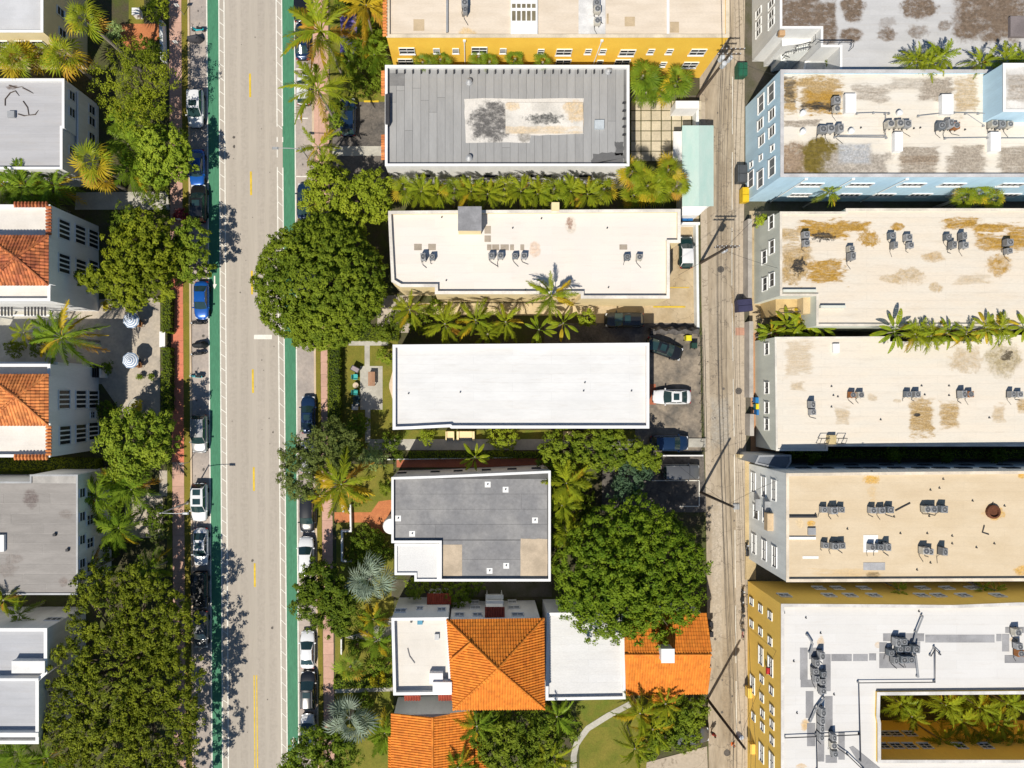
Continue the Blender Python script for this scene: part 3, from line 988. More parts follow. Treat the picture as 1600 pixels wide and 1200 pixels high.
# ------------------------------------------------------------------ MIDDLE BLOCK
R_c1 = M('roof_c1', (0.70, 0.61, 0.50), seams=(1.0, 0.93, 0.25), rough=0.85, var=0.06, scale=0.4, fine=0.08, c2=(0.62, 0.53, 0.42), stretch=(0.5, 2, 1), stains=wl([(730, 50, 14, 10, (0.65, 0.42, 0.12), 0.6), (815, 8, 14, 16, (0.60, 0.42, 0.18), 0.6)], 10))
C1 = b = building('bright yellow three storey block with cream flat roof', [(604, -110), (1139, -110), (1139, 58), (604, 58)], 10, W_yel, R_c1, M('cream_cap', (0.74, 0.64, 0.48), 0.8), 0.3, 0.3)
for x, y in ((636, 79), (749, 78), (881, 81), (980, 82), (1090, 81), (634, 96), (1078, 101), (972, 97), (880, 97)): win(b, x, y, 1.7, 1.35, 2, 2, 'plain')
for x, y in ((682, 79), (712, 79), (786, 79), (845, 80), (919, 80), (942, 80), (1017, 80), (1046, 80), (1036, 100), (937, 97)): win(b, x, y, 0.65, 1.0, 1, 2)
for x in (726, 934): downpipe(b, x, 80)
roofpart(b, 'roof_rail', 697, -100, 700, 50, 0.25, D_grey)
roofpart(b, 'roof_rail', 1042, -60, 1046, 54, 0.12, W_white)
roofpart(b, 'white_roof_field', 904, -80, 946, 54, 0.05, M('roof_field_white', (0.72, 0.71, 0.69), 0.8))
for x0, y0, x1, y1 in ((976, 26, 992, 41), (1047, 34, 1061, 51), (646, 30, 663, 48), (948, 21, 951, 37)): sheetpatch(b, 'roof_patch', rect(x0, y0, x1, y1), M('tan_patch', (0.54, 0.42, 0.27), 0.9))
fr = roofpart(b, 'skylight_frame', 798, -40, 840, 54, 0.25, W_white)
for i in range(5):
    for j, y in enumerate((6, 17)):
        roofpart(b, 'skylight_pane', 800 + i * 7.8, y, 805.5 + i * 7.8, y + (6 if j == 0 else 15), 0.30, M('skylight_glass', (0.22, 0.19, 0.12), 0.2, fine=0.1))
part('coping_tiles', (lambda mb: [mb.tube([at(602, y, 10.0) + Vector((-0.25, 0, -0.02)), at(602, y, 10.0) + Vector((0.2, 0, 0.1))], 0.15, 6) for y in range(-60, 60, 5)] and mb)(MB()), T_mid, b.o, kind='stuff')

F_grey = M('felt_c2', (0.33, 0.33, 0.325), 0.88, var=0.06, scale=0.5, fine=0.08, fscale=4, rnd=0.07, stretch=(2, 0.4, 1))
C2 = b = building('two storey block with grey seamed felt roof and a long white blistered patch', [(602, 102), (983, 102), (983, 259), (602, 259)], 7, W_white, M('felt_seam', (0.17, 0.17, 0.17), 0.9), W_white, 0.55, 0.22)
sheets(b, 607, 106, 975, 256, 29, 'y', F_grey, (1, 2), gap=0.04)
sheetpatch(b, 'white_roof_patch', [(725, 154), (912, 154), (912, 209), (829, 212), (827, 223), (728, 223)], M('blistered_white', (0.66, 0.63, 0.58), 0.85, var=0.05, fine=0.12, stains=wl([(766, 190, 34, 34, (0.13, 0.125, 0.12), 1.2, 'o', 0.45, 1.0), (848, 185, 24, 10, (0.12, 0.12, 0.11), 0.9, 'o', 0.7, 1.6), (905, 182, 10, 26, (0.62, 0.42, 0.20), 0.7, 'r', 0.4), (860, 200, 50, 6, (0.62, 0.44, 0.22), 0.7, 's', 0.5), (820, 215, 12, 10, (0.25, 0.23, 0.2), 0.9)], 6.5)), 0.06, 0.034)
roofpart(b, 'raised_patch', 790, 160, 911, 208, 0.16, M('peeling_white', (0.70, 0.67, 0.61), 0.85, fine=0.12, stains=wl([(850, 186, 30, 9, (0.10, 0.10, 0.095), 1.0, 'o', 0.8, 1.8), (900, 170, 20, 22, (0.64, 0.45, 0.22), 0.7, 'o', 0.6), (840, 204, 70, 7, (0.64, 0.45, 0.22), 0.6, 's', 0.5), (800, 166, 12, 8, (0.64, 0.45, 0.22), 0.6)], 6.6)))
for x, y in ((733, 127), (733, 246), (951, 110)):
    c = at(x, y, b.zr + 0.3)
    part('roof_vent', MB().lathe((c.x, c.y, b.zr), [(0.42, 0), (0.42, 0.12), (0.2, 0.2), (0.2, 0.45), (0.32, 0.5), (0.05, 0.62)]), D_grey, b.o)
roofpart(b, 'roof_hatch', 929, 187, 944, 201, 0.35, M('hatch_pale', (0.50, 0.55, 0.58), 0.6))
sheetpatch(b, 'tar_patch', [(924, 243), (975, 238), (975, 256), (924, 256)], M('tar', (0.13, 0.13, 0.13), 0.7), 0.25, 0.036)
sheetpatch(b, 'tar_patch', [(962, 222), (974, 220), (974, 243), (962, 243)], MATS['tar'], 0.15, 0.036)
sheetpatch(b, 'dark_felt_patch', rect(608, 114, 632, 134), M('dark_felt', (0.25, 0.25, 0.25), 0.9), 0, 0.037)
roofpart(b, 'mansard_ledge', 602, 147, 608, 193, 0.9, D_dark)
for i in range(27):
    x = 619 + i * 12.9
    roofpart(b, 'parapet_brace', x - 0.9, 108.5, x + 0.9, 114, 0.3, D_dark)
for j in range(5):
    y = 160 + j * 12.5
    roofpart(b, 'parapet_brace', 973, y - 0.9, 978, y + 0.9, 0.3, D_dark)
for x, w in ((662, 1.5), (722, 0.7), (767, 1.5), (835, 0.8), (855, 0.8), (915, 1.4)): win(b, x, 274, w, 0.5, 2, 1, 'dark', sill=False)
part('coping_tiles', (lambda mb: [mb.tube([at(600, y, 6.4) + Vector((-0.3, 0, -0.05)), at(600, y, 6.4) + Vector((0.12, 0, 0.08))], 0.14, 6) for y in list(range(112, 150, 4)) + list(range(212, 252, 4))] and mb)(MB()), T_mid, b.o, kind='stuff')

R_c3 = M('roof_c3', (0.702, 0.661, 0.608), seams=(1.05, 0.95, 0.18), rough=0.8, var=0.03, scale=0.3, fine=0.03, c2=(0.75, 0.69, 0.62), stains=wl([(892, 351, 9, 15, (0.62, 0.52, 0.40), 0.6, 'o', 0.3), (890, 348, 5, 9, (0.28, 0.15, 0.10), 0.9, 'o', 0.7, 2.0), (836, 390, 9, 12, (0.66, 0.42, 0.25), 0.6, 'o', 0.6)], 7))
C3 = b = building('cream flat roofed block with stepped edges and a small grey stair house', [(607, 340), (607, 330), (716, 329), (1063, 327), (1063, 379), (1046, 379), (1046, 466), (908, 466), (908, 459), (680, 459), (680, 448), (626, 448), (612, 440)], 7.5, W_cream, R_c3, M('cap_cream', (0.78, 0.73, 0.65), 0.8), 0.5, 0.28)
roofpart(b, 'stair_house', 716, 323, 752, 360, 2.0, W_cream)
sheetpatch(b, 'stair_house_roof', rect(715.5, 322.5, 752.5, 360.5), M('grey_metal_roof', (0.30, 0.30, 0.31), 0.6, var=0.15, scale=0.8, fine=0.1), 0, 2.04)
roofpart(b, 'chimney', 862, 316, 874, 328, 0.9, W_cream)
sp = M('grey_walk_pad', (0.40, 0.34, 0.27), 0.9)
for q in ((647, 381, 659, 391), (669, 381, 681, 391), (757, 353, 767, 365), (757, 368, 767, 378), (761, 382, 768, 391), (769, 382, 780, 391), (782, 382, 795, 391), (797, 382, 803, 391), (813, 382, 819, 391), (968, 382, 980, 390)): sheetpatch(b, 'roof_pad', rect(*q), sp)
for x, y in ((697, 438), (846, 341), (801, 356), (949, 356), (951, 449), (821, 453), (690, 339)): roofpart(b, 'pipe_vent', x - 0.8, y - 0.8, x + 0.8, y + 0.8, 0.22, D_dark)
for x, y in ((704, 478), (730, 476), (772, 478), (820, 478), (650, 470)): win(b, x, y, 1.2, 1.2, 2, 2)

R_c4 = M('roof_c4', (0.644, 0.644, 0.635), seams=(1.05, 0.93, 0.22), rough=0.75, var=0.03, scale=0.35, fine=0.03, fscale=3, c2=(0.70, 0.70, 0.69), stretch=(0.6, 2, 1))
C4 = b = building('bright white plain flat roofed block beside the patio lawn', [(614, 539), (1014, 536), (1014, 669), (705, 669), (703, 667), (643, 670), (614, 671)], 7, M('blush_stucco', (0.72, 0.62, 0.54), 0.85), R_c4, W_white, 0.5, 0.26)
for x, y in ((638, 615), (719, 613), (912, 611), (987, 611), (914, 598)): roofpart(b, 'pipe_vent', x - 0.8, y - 0.8, x + 0.8, y + 0.8, 0.22, D_dark)
part('bay_roof', MB().prism([(q.x, q.y) for q in poly_at([(614, 578), (608, 600), (608, 606), (614, 626)], 6.2)], 0.1, 6.2), M('bay_cream', (0.70, 0.55, 0.38), 0.85), b.o)

for i, (x0, x1) in enumerate(((696, 710), (713, 742), (880, 908), (915, 926))):
    a, c = at(x0, 674, 0.6), at(x1, 688, 0.6)
    st_ = thing('entrance_stoop', 'cream stoop on the south side of the white roof, %s from the street' % ORD[i], 'steps', ((a.x + c.x) / 2, (a.y + c.y) / 2, LOT), group='stoops of the white roofed block')
    w_, l_ = c.x - a.x, a.y - c.y
    part('landing', MB().box((0, l_ * .15, .3), (w_ * .7, l_ * .7, .6)), W_cream, st_, local=True)
    for s_ in (-1, 1): part('cheek_wall', MB().box((s_ * w_ * .42, 0, .4), (w_ * .12, l_, .8)), W_cream, st_, local=True)
    for k_ in range(2): part('step', MB().box((0, -l_ * (.28 + .12 * k_), .2 - .1 * k_), (w_ * .68, l_ * .11, .4 - .2 * k_)), C_conc, st_, local=True)
F_c5 = M('felt_c5', (0.20, 0.20, 0.205), 0.9, var=0.12, scale=0.35, fine=0.14, fscale=2.5, c2=(0.28, 0.275, 0.27), rnd=0.03)
C5 = b = building('small block with dark grey felt roof and a white lower corner roof', [(612, 746), (680, 744), (860, 736), (860, 908), (687, 908), (687, 848), (612, 848)], 7, W_lgrey, M('felt_seam2', (0.12, 0.12, 0.12), 0.9), W_white, 0.45, 0.2)
sheets(b, 617, 748, 855, 843, 4, 'x', F_c5, (1, 2), 0.02)
sheets(b, 692, 844, 855, 904, 2, 'x', F_c5, (1, 2), 0.02)
sheetpatch(b, 'tan_roof_patch', rect(690, 851, 722, 900), M('tan_felt', (0.55, 0.45, 0.33), 0.9), 0, 0.034)
sheetpatch(b, 'tan_roof_patch', rect(813, 842, 855, 903), MATS['tan_felt'], 0.05, 0.034)
for x, y in ((762, 757), (790, 765), (622, 810), (644, 834), (765, 892), (791, 884), (836, 813)):
    roofpart(b, 'vent_pad', x - 4.5, y - 4.5, x + 4.5, y + 4.5, 0.06, W_trim)
    roofpart(b, 'pipe_vent', x - 0.8, y - 0.8, x + 0.8, y + 0.8, 0.22, D_dark)
for x in (628, 680, 716, 760, 800, 838): win(b, x, 739 - (x - 640) * 0.035, 1.0, 0.7, 2, 1, 'dark', sill=False)
C5b = building('white lower corner wing beside the dark grey felt roof', [(617, 850), (686, 850), (686, 908), (648, 908), (648, 898), (617, 898)], 6.2, W_white, M('roof_c5b', (0.648, 0.648, 0.639), 0.8, var=0.04), W_white, 0.2, 0.2, name='building_wing')
part('round_bay', MB().lathe((at(611, 822, 3.2).x, at(611, 822, 3.2).y, 0.1), [(1.0, 0), (1.0, 3.0), (0.9, 3.2)], 20), W_white, C5.o)

# tiled church-like house at the south end
R_c6 = M('roof_c6', (0.684, 0.648, 0.585), seams=(0.95, 0.95, 0.15), rough=0.8, var=0.04, fine=0.05)
C6 = b = building('white flat roofed front of the orange tiled house', [(612, 966), (700, 965), (706, 1085), (615, 1086)], 8, W_lgrey, R_c6, W_white, 0.7, 0.25, name='flat_roofed_house', cat='house')
zE = 8.0
hip = thing('tiled_house', 'large bright orange hip tiled house between two white flat roofs', 'house', at(775, 1040, 0))
q = [at(698, 968, zE), at(850, 966, zE), at(851, 1108, zE), at(708, 1109, zE)]
part('wall', MB().prism([(p.x, p.y) for p in inset(list(reversed(q)), 0.35)], 0, zE - 0.02), W_lgrey, hip)
ap = at(778, 1045, zE + 3.2)
tile_roof(hip, 'roof_tiles', [(q[1], q[0], ap, ap), (q[2], q[1], ap, ap), (q[3], q[2], ap, ap), (q[0], q[3], ap, ap)], T_new, ridges=[(q[0], ap), (q[1], ap), (q[2], ap), (q[3], ap), (at(736, 1004, zE + 1.75), at(706, 1030, zE + 0.55))])
hb = B(); hb.P = inset(list(reversed(q)), 0.35); hb.z = zE; hb.o = hip
for x, w in ((718, 1.0), (746, 1.0), (809, 1.3)): win(hb, x, 961, w, 0.9, 2, 2)
for x, w in ((743, 1.2), (803, 1.3)): win(hb, x, 950, w, 0.9, 2, 2)
for x, w in ((742, 0.9), (800, 0.9)): win(hb, x, 939, w, 0.9, 2, 2)
for x, y, w in ((626, 955, 1.2), (656, 951, 0.7), (690, 953, 0.9)): win(b, x, y, w, 0.9, 2, 2)
for x, y in ((636, 1107), (668, 1106)): win(b, x, y, 0.9, 0.9, 2, 2)
# tiled chimney bay on the north side
cb = at(773, 955, 6.0)
part('bay_wall', MB().box((cb.x, cb.y - 0.4, 3.0), (2.0, 1.4, 6.0)), W_lgrey, hip)
tile_roof(hip, 'bay_tiles', [((cb.x + 1.15, cb.y + 0.5, 6.0), (cb.x - 1.15, cb.y + 0.5, 6.0), (cb.x + 1.15, cb.y - 0.9, 6.6), (cb.x - 1.15, cb.y - 0.9, 6.6))][::1], T_red)
sh = thing('porch_roof', 'small dark red tiled porch among the shrubs north of the tiled house', 'porch', at(686, 936, 0))
a0 = at(686, 936, 3.0)
part('wall', MB().box((a0.x, a0.y, 1.4), (2.6, 1.0, 2.7)), W_white, sh)
tile_roof(sh, 'roof_tiles', [((a0.x + 1.45, a0.y + 0.65, 2.9), (a0.x - 1.45, a0.y + 0.65, 2.9), (a0.x + 1.45, a0.y - 0.6, 3.2), (a0.x - 1.45, a0.y - 0.6, 3.2))], T_red)
# canopy slabs stepping down at the back door
for i, (y, zz) in enumerate(((933, 2.6), (942, 4.0))):
    c = at(773, y, zz)
    solo('door_canopy', MB().box((c.x, c.y, zz), (2.1, 0.55, 0.12)).box((c.x - 0.9, c.y + 0.1, zz / 2), (0.08, 0.08, zz - 0.14)).box((c.x + 0.9, c.y + 0.1, zz / 2), (0.08, 0.08, zz - 0.14)), W_grey, ['lower pale slab canopy on posts by the back door of the tiled house', 'upper pale slab canopy on posts by the back door of the tiled house'][i], 'canopy')
# chimney nook on the white front roof
roofpart(C6, 'roof_box', 671, 1052, 692, 1068, 0.8, W_white)
roofpart(C6, 'roof_box', 676, 1066, 706, 1084, 1.1, W_white)
roofpart(C6, 'blue_vent', 652, 969, 660, 976, 0.4, M('blue_plastic', (0.06, 0.28, 0.42), 0.5))
roofpart(C6, 'roof_vent', 641, 970, 644, 973, 0.35, D_dark)
roofpart(C6, 'grey_vent', 679, 991, 686, 1000, 0.3, D_grey)
Pq = [at(x, y, C6.zr + 0.04) for x, y in ((637, 1013), (640, 1025), (648, 1036))]
solo('roof_hose', MB().tube(Pq, 0.06, 5), M('hose_grey', (0.25, 0.25, 0.26), 0.6), 'grey hose lying on the white roof of the house front', 'hose', loc=Pq[0])
# white middle roof
C7 = building('white flat roof joining the orange hip house to its orange gabled end', [(855, 958), (975, 957), (977, 1092), (853, 1094)], 5.5, W_white, M('roof_c7', (0.661, 0.661, 0.652), seams=(0.9, 0.92, 0.16), rough=0.75, var=0.03, stretch=(0.6, 2, 1)), W_white, 0.4, 0.25, name='flat_roofed_annex')
# gabled tile wing by the alley
gw = thing('tiled_wing', 'orange gabled tile roof with a white chimney beside the alley', 'house', at(1043, 1030, 0))
zg = 5.0
g = [at(975, 958, zg), at(1104, 958, zg), at(1106, 1084, zg), at(978, 1086, zg)]
ga, gb = at(976, 1023, zg + 2.0), at(1111, 1023, zg + 2.0)
part('wall', MB().prism([(p.x, p.y) for p in inset(list(reversed(g)), 0.3)], 0, zg - 0.02), W_white, gw)
tile_roof(gw, 'roof_tiles', [(g[1], g[0], gb, ga), (g[3], g[2], ga, gb)], T_new, ridges=[(ga, gb)])
h0, h1 = at(1018, 1083, zg - 0.05), at(1058, 1083, zg - 0.05)
h2, h3 = at(1020, 1098, zg - 0.6), at(1057, 1098, zg - 0.6)
tile_roof(gw, 'porch_tiles', [(h2, h3, h0, h1)], T_new)
ch = at(1043, 1024, zg + 3.0)
part('chimney', MB().box((ch.x, ch.y, zg + 1.8), (1.35, 1.45, 2.6)), W_white, gw)
part('chimney_cap', MB().box((ch.x, ch.y, zg + 3.14), (1.5, 1.6, 0.08)), W_trim, gw)
# low tile roof to the south
sw = thing('tiled_wing', 'low orange tile roof with a bent ridge south of the house front', 'house', at(690, 1160, 0))
zs = 5.0
s0, s1, s2, s3 = at(611, 1114, zs), at(740, 1110, zs), at(740, 1290, zs), at(611, 1290, zs)
ra, rb_ = at(676, 1121, zs + 1.2), at(676, 1290, zs + 1.2)
part('wall', MB().prism([(p.x, p.y) for p in inset([s3, s2, s1, s0], 0.3)], 0, zs - 0.02), W_lgrey, sw)
tile_roof(sw, 'roof_tiles', [(s0, s3, ra, rb_), (s2, s1, rb_, ra)], T_new, ridges=[(ra, rb_)])
l0, l1, l2, l3 = at(607, 1150, 4.4), at(607, 1290, 4.4), at(615, 1290, 4.8), at(615, 1150, 4.8)
tile_roof(sw, 'eave_tiles', [(l0, l1, l3, l2)], T_new)
sw2 = thing('tiled_porch', 'narrow orange tiled porch half under the southern palms', 'porch', at(752, 1180, 0))
x0, x1 = at(740, 1156, 4), at(763, 1156, 4); x2, x3 = at(740, 1215, 4), at(763, 1215, 4)
part('wall', MB().prism([(p.x, p.y) for p in inset([x2, x3, x1, x0], 0.2)], 0, 3.9), W_lgrey, sw2)
tile_roof(sw2, 'roof_tiles', [(x3, x1, x2 + Vector((0, 0, 0.5)), x0 + Vector((0, 0, 0.5)))], T_new)
for x0, y0, x1, y1, lab in ((632, 1086, 657, 1094, 'little dark red tile hood on the wall below the house front, by the lawn'), (685, 1084, 708, 1094, 'little dark red tile hood on the wall below the house front, by the hip roof')):
    a0, a1 = at(x0, y1, 5.0), at(x1, y1, 5.0); b0, b1 = at(x0, y0, 5.5), at(x1, y0, 5.5)
    t = thing('wall_hood', lab, 'awning', (a0 + a1) / 2)
    tile_roof(t, 'roof_tiles', [(a0, a1, b0, b1)], T_red)

# teal roofed carport along the alley
cp = thing('carport', 'long pale teal metal roofed shed along the alley', 'shed', at(1090, 262, 0))
zc = 3.2
k = [at(1066, 196, zc), at(1115, 196, zc), at(1115, 322, zc), at(1066, 322, zc)]
TM = M('pale_teal_metal', (0.40, 0.57, 0.52), 0.6, var=0.08, scale=0.6, fine=0.06, c2=(0.47, 0.60, 0.55), stretch=(2, 0.5, 1))
part('wall', MB().prism([(p.x, p.y) for p in inset(list(reversed(k)), 0.2)], 0, zc - 0.05), W_white, cp)
rn, rs = at(1092, 196, zc + 0.5), at(1092, 322, zc + 0.5)
for nm, a in (('roof_slope', (k[0], k[3], rs, rn)), ('roof_slope', (rn, rs, k[2], k[1]))):
    P = [Vector(x) for x in a]
    part(nm, MB().add(P + [p - Vector((0, 0, 0.1)) for p in P], [(0, 1, 2, 3), (7, 6, 5, 4), (0, 4, 5, 1), (2, 6, 7, 3), (1, 5, 6, 2), (3, 7, 4, 0)]), TM, cp)
sd = at(1068, 235, 2.6)
part('side_roof', MB().box((at(1059, 228, 2.6).x, at(1059, 228, 2.6).y, 2.6), (mm(14), mm(44), 0.08)), W_lgrey, cp)
b = building('small white lean-to roof at the south end of the teal shed', [(1066, 322), (1105, 322), (1092, 336), (1066, 336)], 2.8, W_white, W_trim, W_trim, 0.05, 0.1, name='lean_to', cat='shed')
b = building('low white slab roof between the fan palms and the slab court', [(1056, 158), (1092, 158), (1092, 169), (1056, 169)], 2.6, W_white, W_trim, W_trim, 0.05, 0.1, name='lean_to', cat='shed')

# ------------------------------------------------------------------ EAST BLOCK
R_e0 = M('roof_e0', (0.52, 0.52, 0.52), seams=(0.95, 0.93, 0.25), rough=0.85, var=0.06, scale=0.4, fine=0.06, stretch=(0.5, 2, 1), stains=wl([
    (1245, 28, 38, 40, brown, 1.28, 'r', 0.35, 0.7), (1290, 35, 19, 40, brown, 1.28, 'r', 0.3, 0.7), (1333, 12, 22, 24, brown, 1.35, 'o', 0.35, 0.8), (1331, 54, 20, 14, brown, 1.22, 'o', 0.3, 0.8),
    (1387, 52, 17, 12, brown, 0.94), (1437, 10, 31, 20, brown, 1.28, 'o', 0.35), (1435, 48, 20, 11, brown, 0.81), (1387, 34, 17, 9, brown, 0.47), (1476, 38, 11, 9, brown, 0.81),
    (1540, 25, 52, 40, brown, 1.28, 'r', 0.35, 0.6), (1600, 10, 47, 47, brown, 1.08, 'r', 0.3)], 8))
E0 = b = building('grey walled block with brown stained grey roof and an open stair court', [(1219, -110), (1760, -110), (1760, 112), (1313, 112), (1313, 73), (1283, 73), (1283, 44), (1219, 44)], 8, W_lgrey, R_e0, W_white, 0.15, 0.2)
roofpart(b, 'roof_unit', 1579, 25, 1640, 57, 0.4, M('dark_roof_unit', (0.22, 0.19, 0.19), 0.8, fine=0.12))
for y in (5, 22, 36): win(b, 1206, y, 0.8, 1.4, 1, 2); win(b, 1186, y + 14, 0.8, 1.4, 1, 2)
ct = thing('stair_court', 'outdoor concrete stair and railed deck in the notch of the grey block', 'staircase', at(1262, 85, 0))
zd = 5.6
dk = poly_at([(1222, 55), (1268, 55), (1268, 66), (1222, 72)], zd)
part('deck', MB().prism([(p.x, p.y) for p in dk], zd - 0.2, zd), W_trim, ct)
part('deck_wall', MB().prism([(p.x, p.y) for p in inset(dk, 0.15)], 0, zd - 0.21), W_lgrey, ct)
for i in range(11):
    f = i / 10
    c = at(1262 - 38 * f, 71 + 9 * f, zd - 0.1 - 2.6 * f)
    part('step', MB().box((c.x, c.y, c.z / 2), (0.34, 1.1, c.z)), W_grey, ct)
for i in range(9):
    f = i / 8
    c = at(1222 + 20 * f, 88 + 9 * f, 2.9 - 2.5 * f)
    part('step', MB().box((c.x, c.y, c.z / 2), (0.34, 1.1, max(c.z, 0.1))), W_grey, ct)
def railing(parent, pts, h=1.0, mat=None, sp=1.2):
    P = [Vector(p) for p in pts]
    mb = MB()
    mb.tube([p + Vector((0, 0, h)) for p in P], 0.05, 5)
    mb.tube([p + Vector((0, 0, h * 0.5)) for p in P], 0.02, 4)
    part('rail', mb, mat or D_dark, parent)
    for a, c in zip(P, P[1:]):
        n = max(1, int((c - a).length / sp))
        for i in range(n + 1):
            q = a.lerp(c, i / n)
            part('post', MB().tube([q, q + Vector((0, 0, h))], 0.03, 5), mat or D_dark, parent)
railing(ct, [at(1237, 46, zd + 0.2), at(1284, 46, zd + 0.2), at(1284, 70, zd + 0.2)], 1.0, W_trim)
railing(ct, [at(1222, 81, 3.0), at(1262, 72, zd - 0.1)], 0.9)
railing(ct, [at(1222, 93, 2.9), at(1242, 100, 0.5)], 0.9)
deckm = M('rusty_deck', (0.13, 0.09, 0.08), 0.8, fine=0.2)
part('walkway', MB().prism([(p.x, p.y) for p in poly_at(rect(1230, 46, 1283, 55), zd + 0.2)], zd - 0.05, zd + 0.2), deckm, ct)
part('walkway', MB().prism([(p.x, p.y) for p in poly_at(rect(1274, 70, 1326, 80), zd + 0.2)], zd - 0.05, zd + 0.2), deckm, ct)
railing(ct, [at(1274, 70, 8.0), at(1328, 70, 8.0), at(1326, 80, 8.0)], 0.9)
railing(ct, [at(1222, 55, zd + 0.2), at(1268, 58, zd + 0.2), at(1268, 68, zd + 0.2)], 0.9)
railing(ct, [at(1222, 88, 3.1), at(1240, 84, 4.4), at(1262, 79, zd - 0.1)], 0.9)
roofpart(b, 'small_vent', 1218, 47, 1227, 55, 0.5, M('vent_orange', (0.66, 0.42, 0.22), 0.8))
lw = building('low pale roof with window beside the stair court', [(1258, 96), (1312, 78), (1312, 112), (1255, 112)], 4.6, W_lgrey, M('roof_lw', (0.58, 0.60, 0.60), 0.85), W_trim, 0.1, 0.15, name='building_wing')

R_e1 = M('roof_e1', (0.684, 0.648, 0.576), seams=(0.95, 0.90, 0.30), rough=0.8, var=0.04, scale=0.4, fine=0.06, c2=(0.70, 0.64, 0.54), stretch=(0.5, 2, 1), stains=wl([
    (1234, 148, 12, 31, tan, 1.22, 's', 0.6, 1.2), (1282, 145, 35, 28, tan, 1.35, 's', 0.6, 1.0), (1285, 160, 28, 17, gold, 1.08, 's', 0.7, 1.4), (1280, 166, 26, 6, blackish, 1.08, 's', 0.9, 2.2), (1233, 140, 9, 19, blackish, 0.81, 's', 0.9, 2.2),
    (1360, 146, 28, 14, grime, 0.94, 's', 0.6), (1462, 140, 26, 19, grime, 1.35, 's', 0.5), (1420, 130, 35, 11, grime, 0.68, 's', 0.6), (1510, 150, 19, 31, tan, 0.81, 's', 0.7), (1240, 193, 17, 5, grime, 1.22, 's'), (1265, 192, 17, 5, grime, 1.22, 's'),
    (1250, 250, 38, 28, (0.30, 0.22, 0.15), 1.35, 'r', 0.35, 0.6), (1285, 246, 40, 32, olive, 1.49, 'o', 0.4, 0.5), (1340, 258, 54, 21, (0.38, 0.34, 0.29), 1.35, 'r', 0.35, 0.8), (1335, 240, 28, 17, (0.42, 0.43, 0.44), 1.22, 'r', 0.1),
    (1436, 240, 31, 11, grime, 1.35, 's', 0.4), (1436, 251, 32, 8, (0.28, 0.22, 0.16), 1.22, 's', 0.4), (1434, 264, 31, 8, grime, 1.35, 's', 0.4), (1512, 238, 26, 11, grime, 1.35, 's', 0.4), (1512, 252, 31, 8, grime, 1.35, 's', 0.4), (1510, 264, 31, 8, grime, 1.22, 's', 0.4),
    (1585, 240, 28, 12, grime, 1.35, 's', 0.4), (1590, 254, 33, 8, grime, 1.22, 's', 0.4), (1590, 266, 28, 7, grime, 1.22, 's', 0.4)], 9.6))
E1 = b = building('pale blue three storey block with patchy stained white roof', [(1220, 109), (1760, 109), (1760, 276), (1220, 276)], 10, W_blue, R_e1, M('cap_bluegrey', (0.58, 0.57, 0.57), 0.8), 0.4, 0.3)
for x, y in ((1190, 162), (1189, 279), (1174, 280), (1206, 145), (1207, 261)): win(b, x, y, 1.9, 1.5, 2, 1, 'blind')
for x, y in ((1189, 194), (1191, 219), (1207, 178), (1207, 205)): win(b, x, y, 1.1, 1.4, 1, 2)
for x, y in ((1190, 246), (1175, 257), (1208, 231)): win(b, x, y, 0.6, 0.7, 1, 1)
for x in (1266, 1344, 1425, 1487, 1580): win(b, x, 288, 2.6, 1.1, 4, 1, 'plain')
for x in (1250, 1327, 1380, 1437, 1500, 1575): win(b, x, 304, 2.4, 1.1, 4, 1, 'plain')
for x in (1248, 1320, 1402): downpipe(b, x, 286)
for x0, y0, x1, y1 in ((1321, 146, 1338, 176), (1472, 147, 1490, 178), (1398, 206, 1411, 236), (1548, 206, 1564, 236)): roofpart(b, 'duct_box', x0, y0, x1, y1, 0.6, W_white)
for x, y in ((1346, 199), (1439, 199), (1429, 200), (1509, 202), (1328, 155), (1479, 155), (1405, 229), (1554, 228)): roofpart(b, 'pipe_vent', x - 0.8, y - 0.8, x + 0.8, y + 0.8, 0.22, D_dark)
for x, y in ((1252, 179), (1252, 208), (1327, 207), (1402, 179)):
    c = at(x, y, b.zr)
    part('turbine_vent', MB().lathe((c.x, c.y, b.zr), [(0.2, 0), (0.2, 0.25), (0.34, 0.4), (0.3, 0.6), (0.08, 0.7)]), W_trim, b.o)
def pipes(b, runs, r=0.035, z=0.3, mat=None):
    for run in runs:
        P = [at(x, y, b.zr + z) for x, y in run]
        part('conduit', MB().tube(P, r, 5), mat or D_grey, b.o)
        for p in P:
            part('pipe_foot', MB().box((p.x, p.y, b.zr + z / 2), (0.16, 0.16, z - 0.02)), D_grey, b.o)
pipes(b, [[(1340, 177), (1366, 176), (1390, 177)], [(1384, 177), (1384, 212), (1310, 212)], [(1436, 181), (1472, 177)], [(1492, 176), (1530, 177), (1550, 178)], [(1510, 177), (1538, 196)], [(1478, 216), (1545, 215)], [(1564, 216), (1640, 216)], [(1305, 214), (1386, 215)]])
sb = building('raised pale blue stair block on the roof edge with a stained white top', [(1568, 99), (1760, 99), (1760, 174), (1568, 174)], 12.6, W_blue, M('roof_sb', (0.74, 0.72, 0.68), 0.8, stains=wl([(1592, 127, 20, 12, grime, 0.9, 's', 0.5), (1592, 145, 20, 14, grime, 0.9, 's', 0.5)], 12.4)), W_trim, 0.2, 0.2, name='stair_block', zb=9.59)

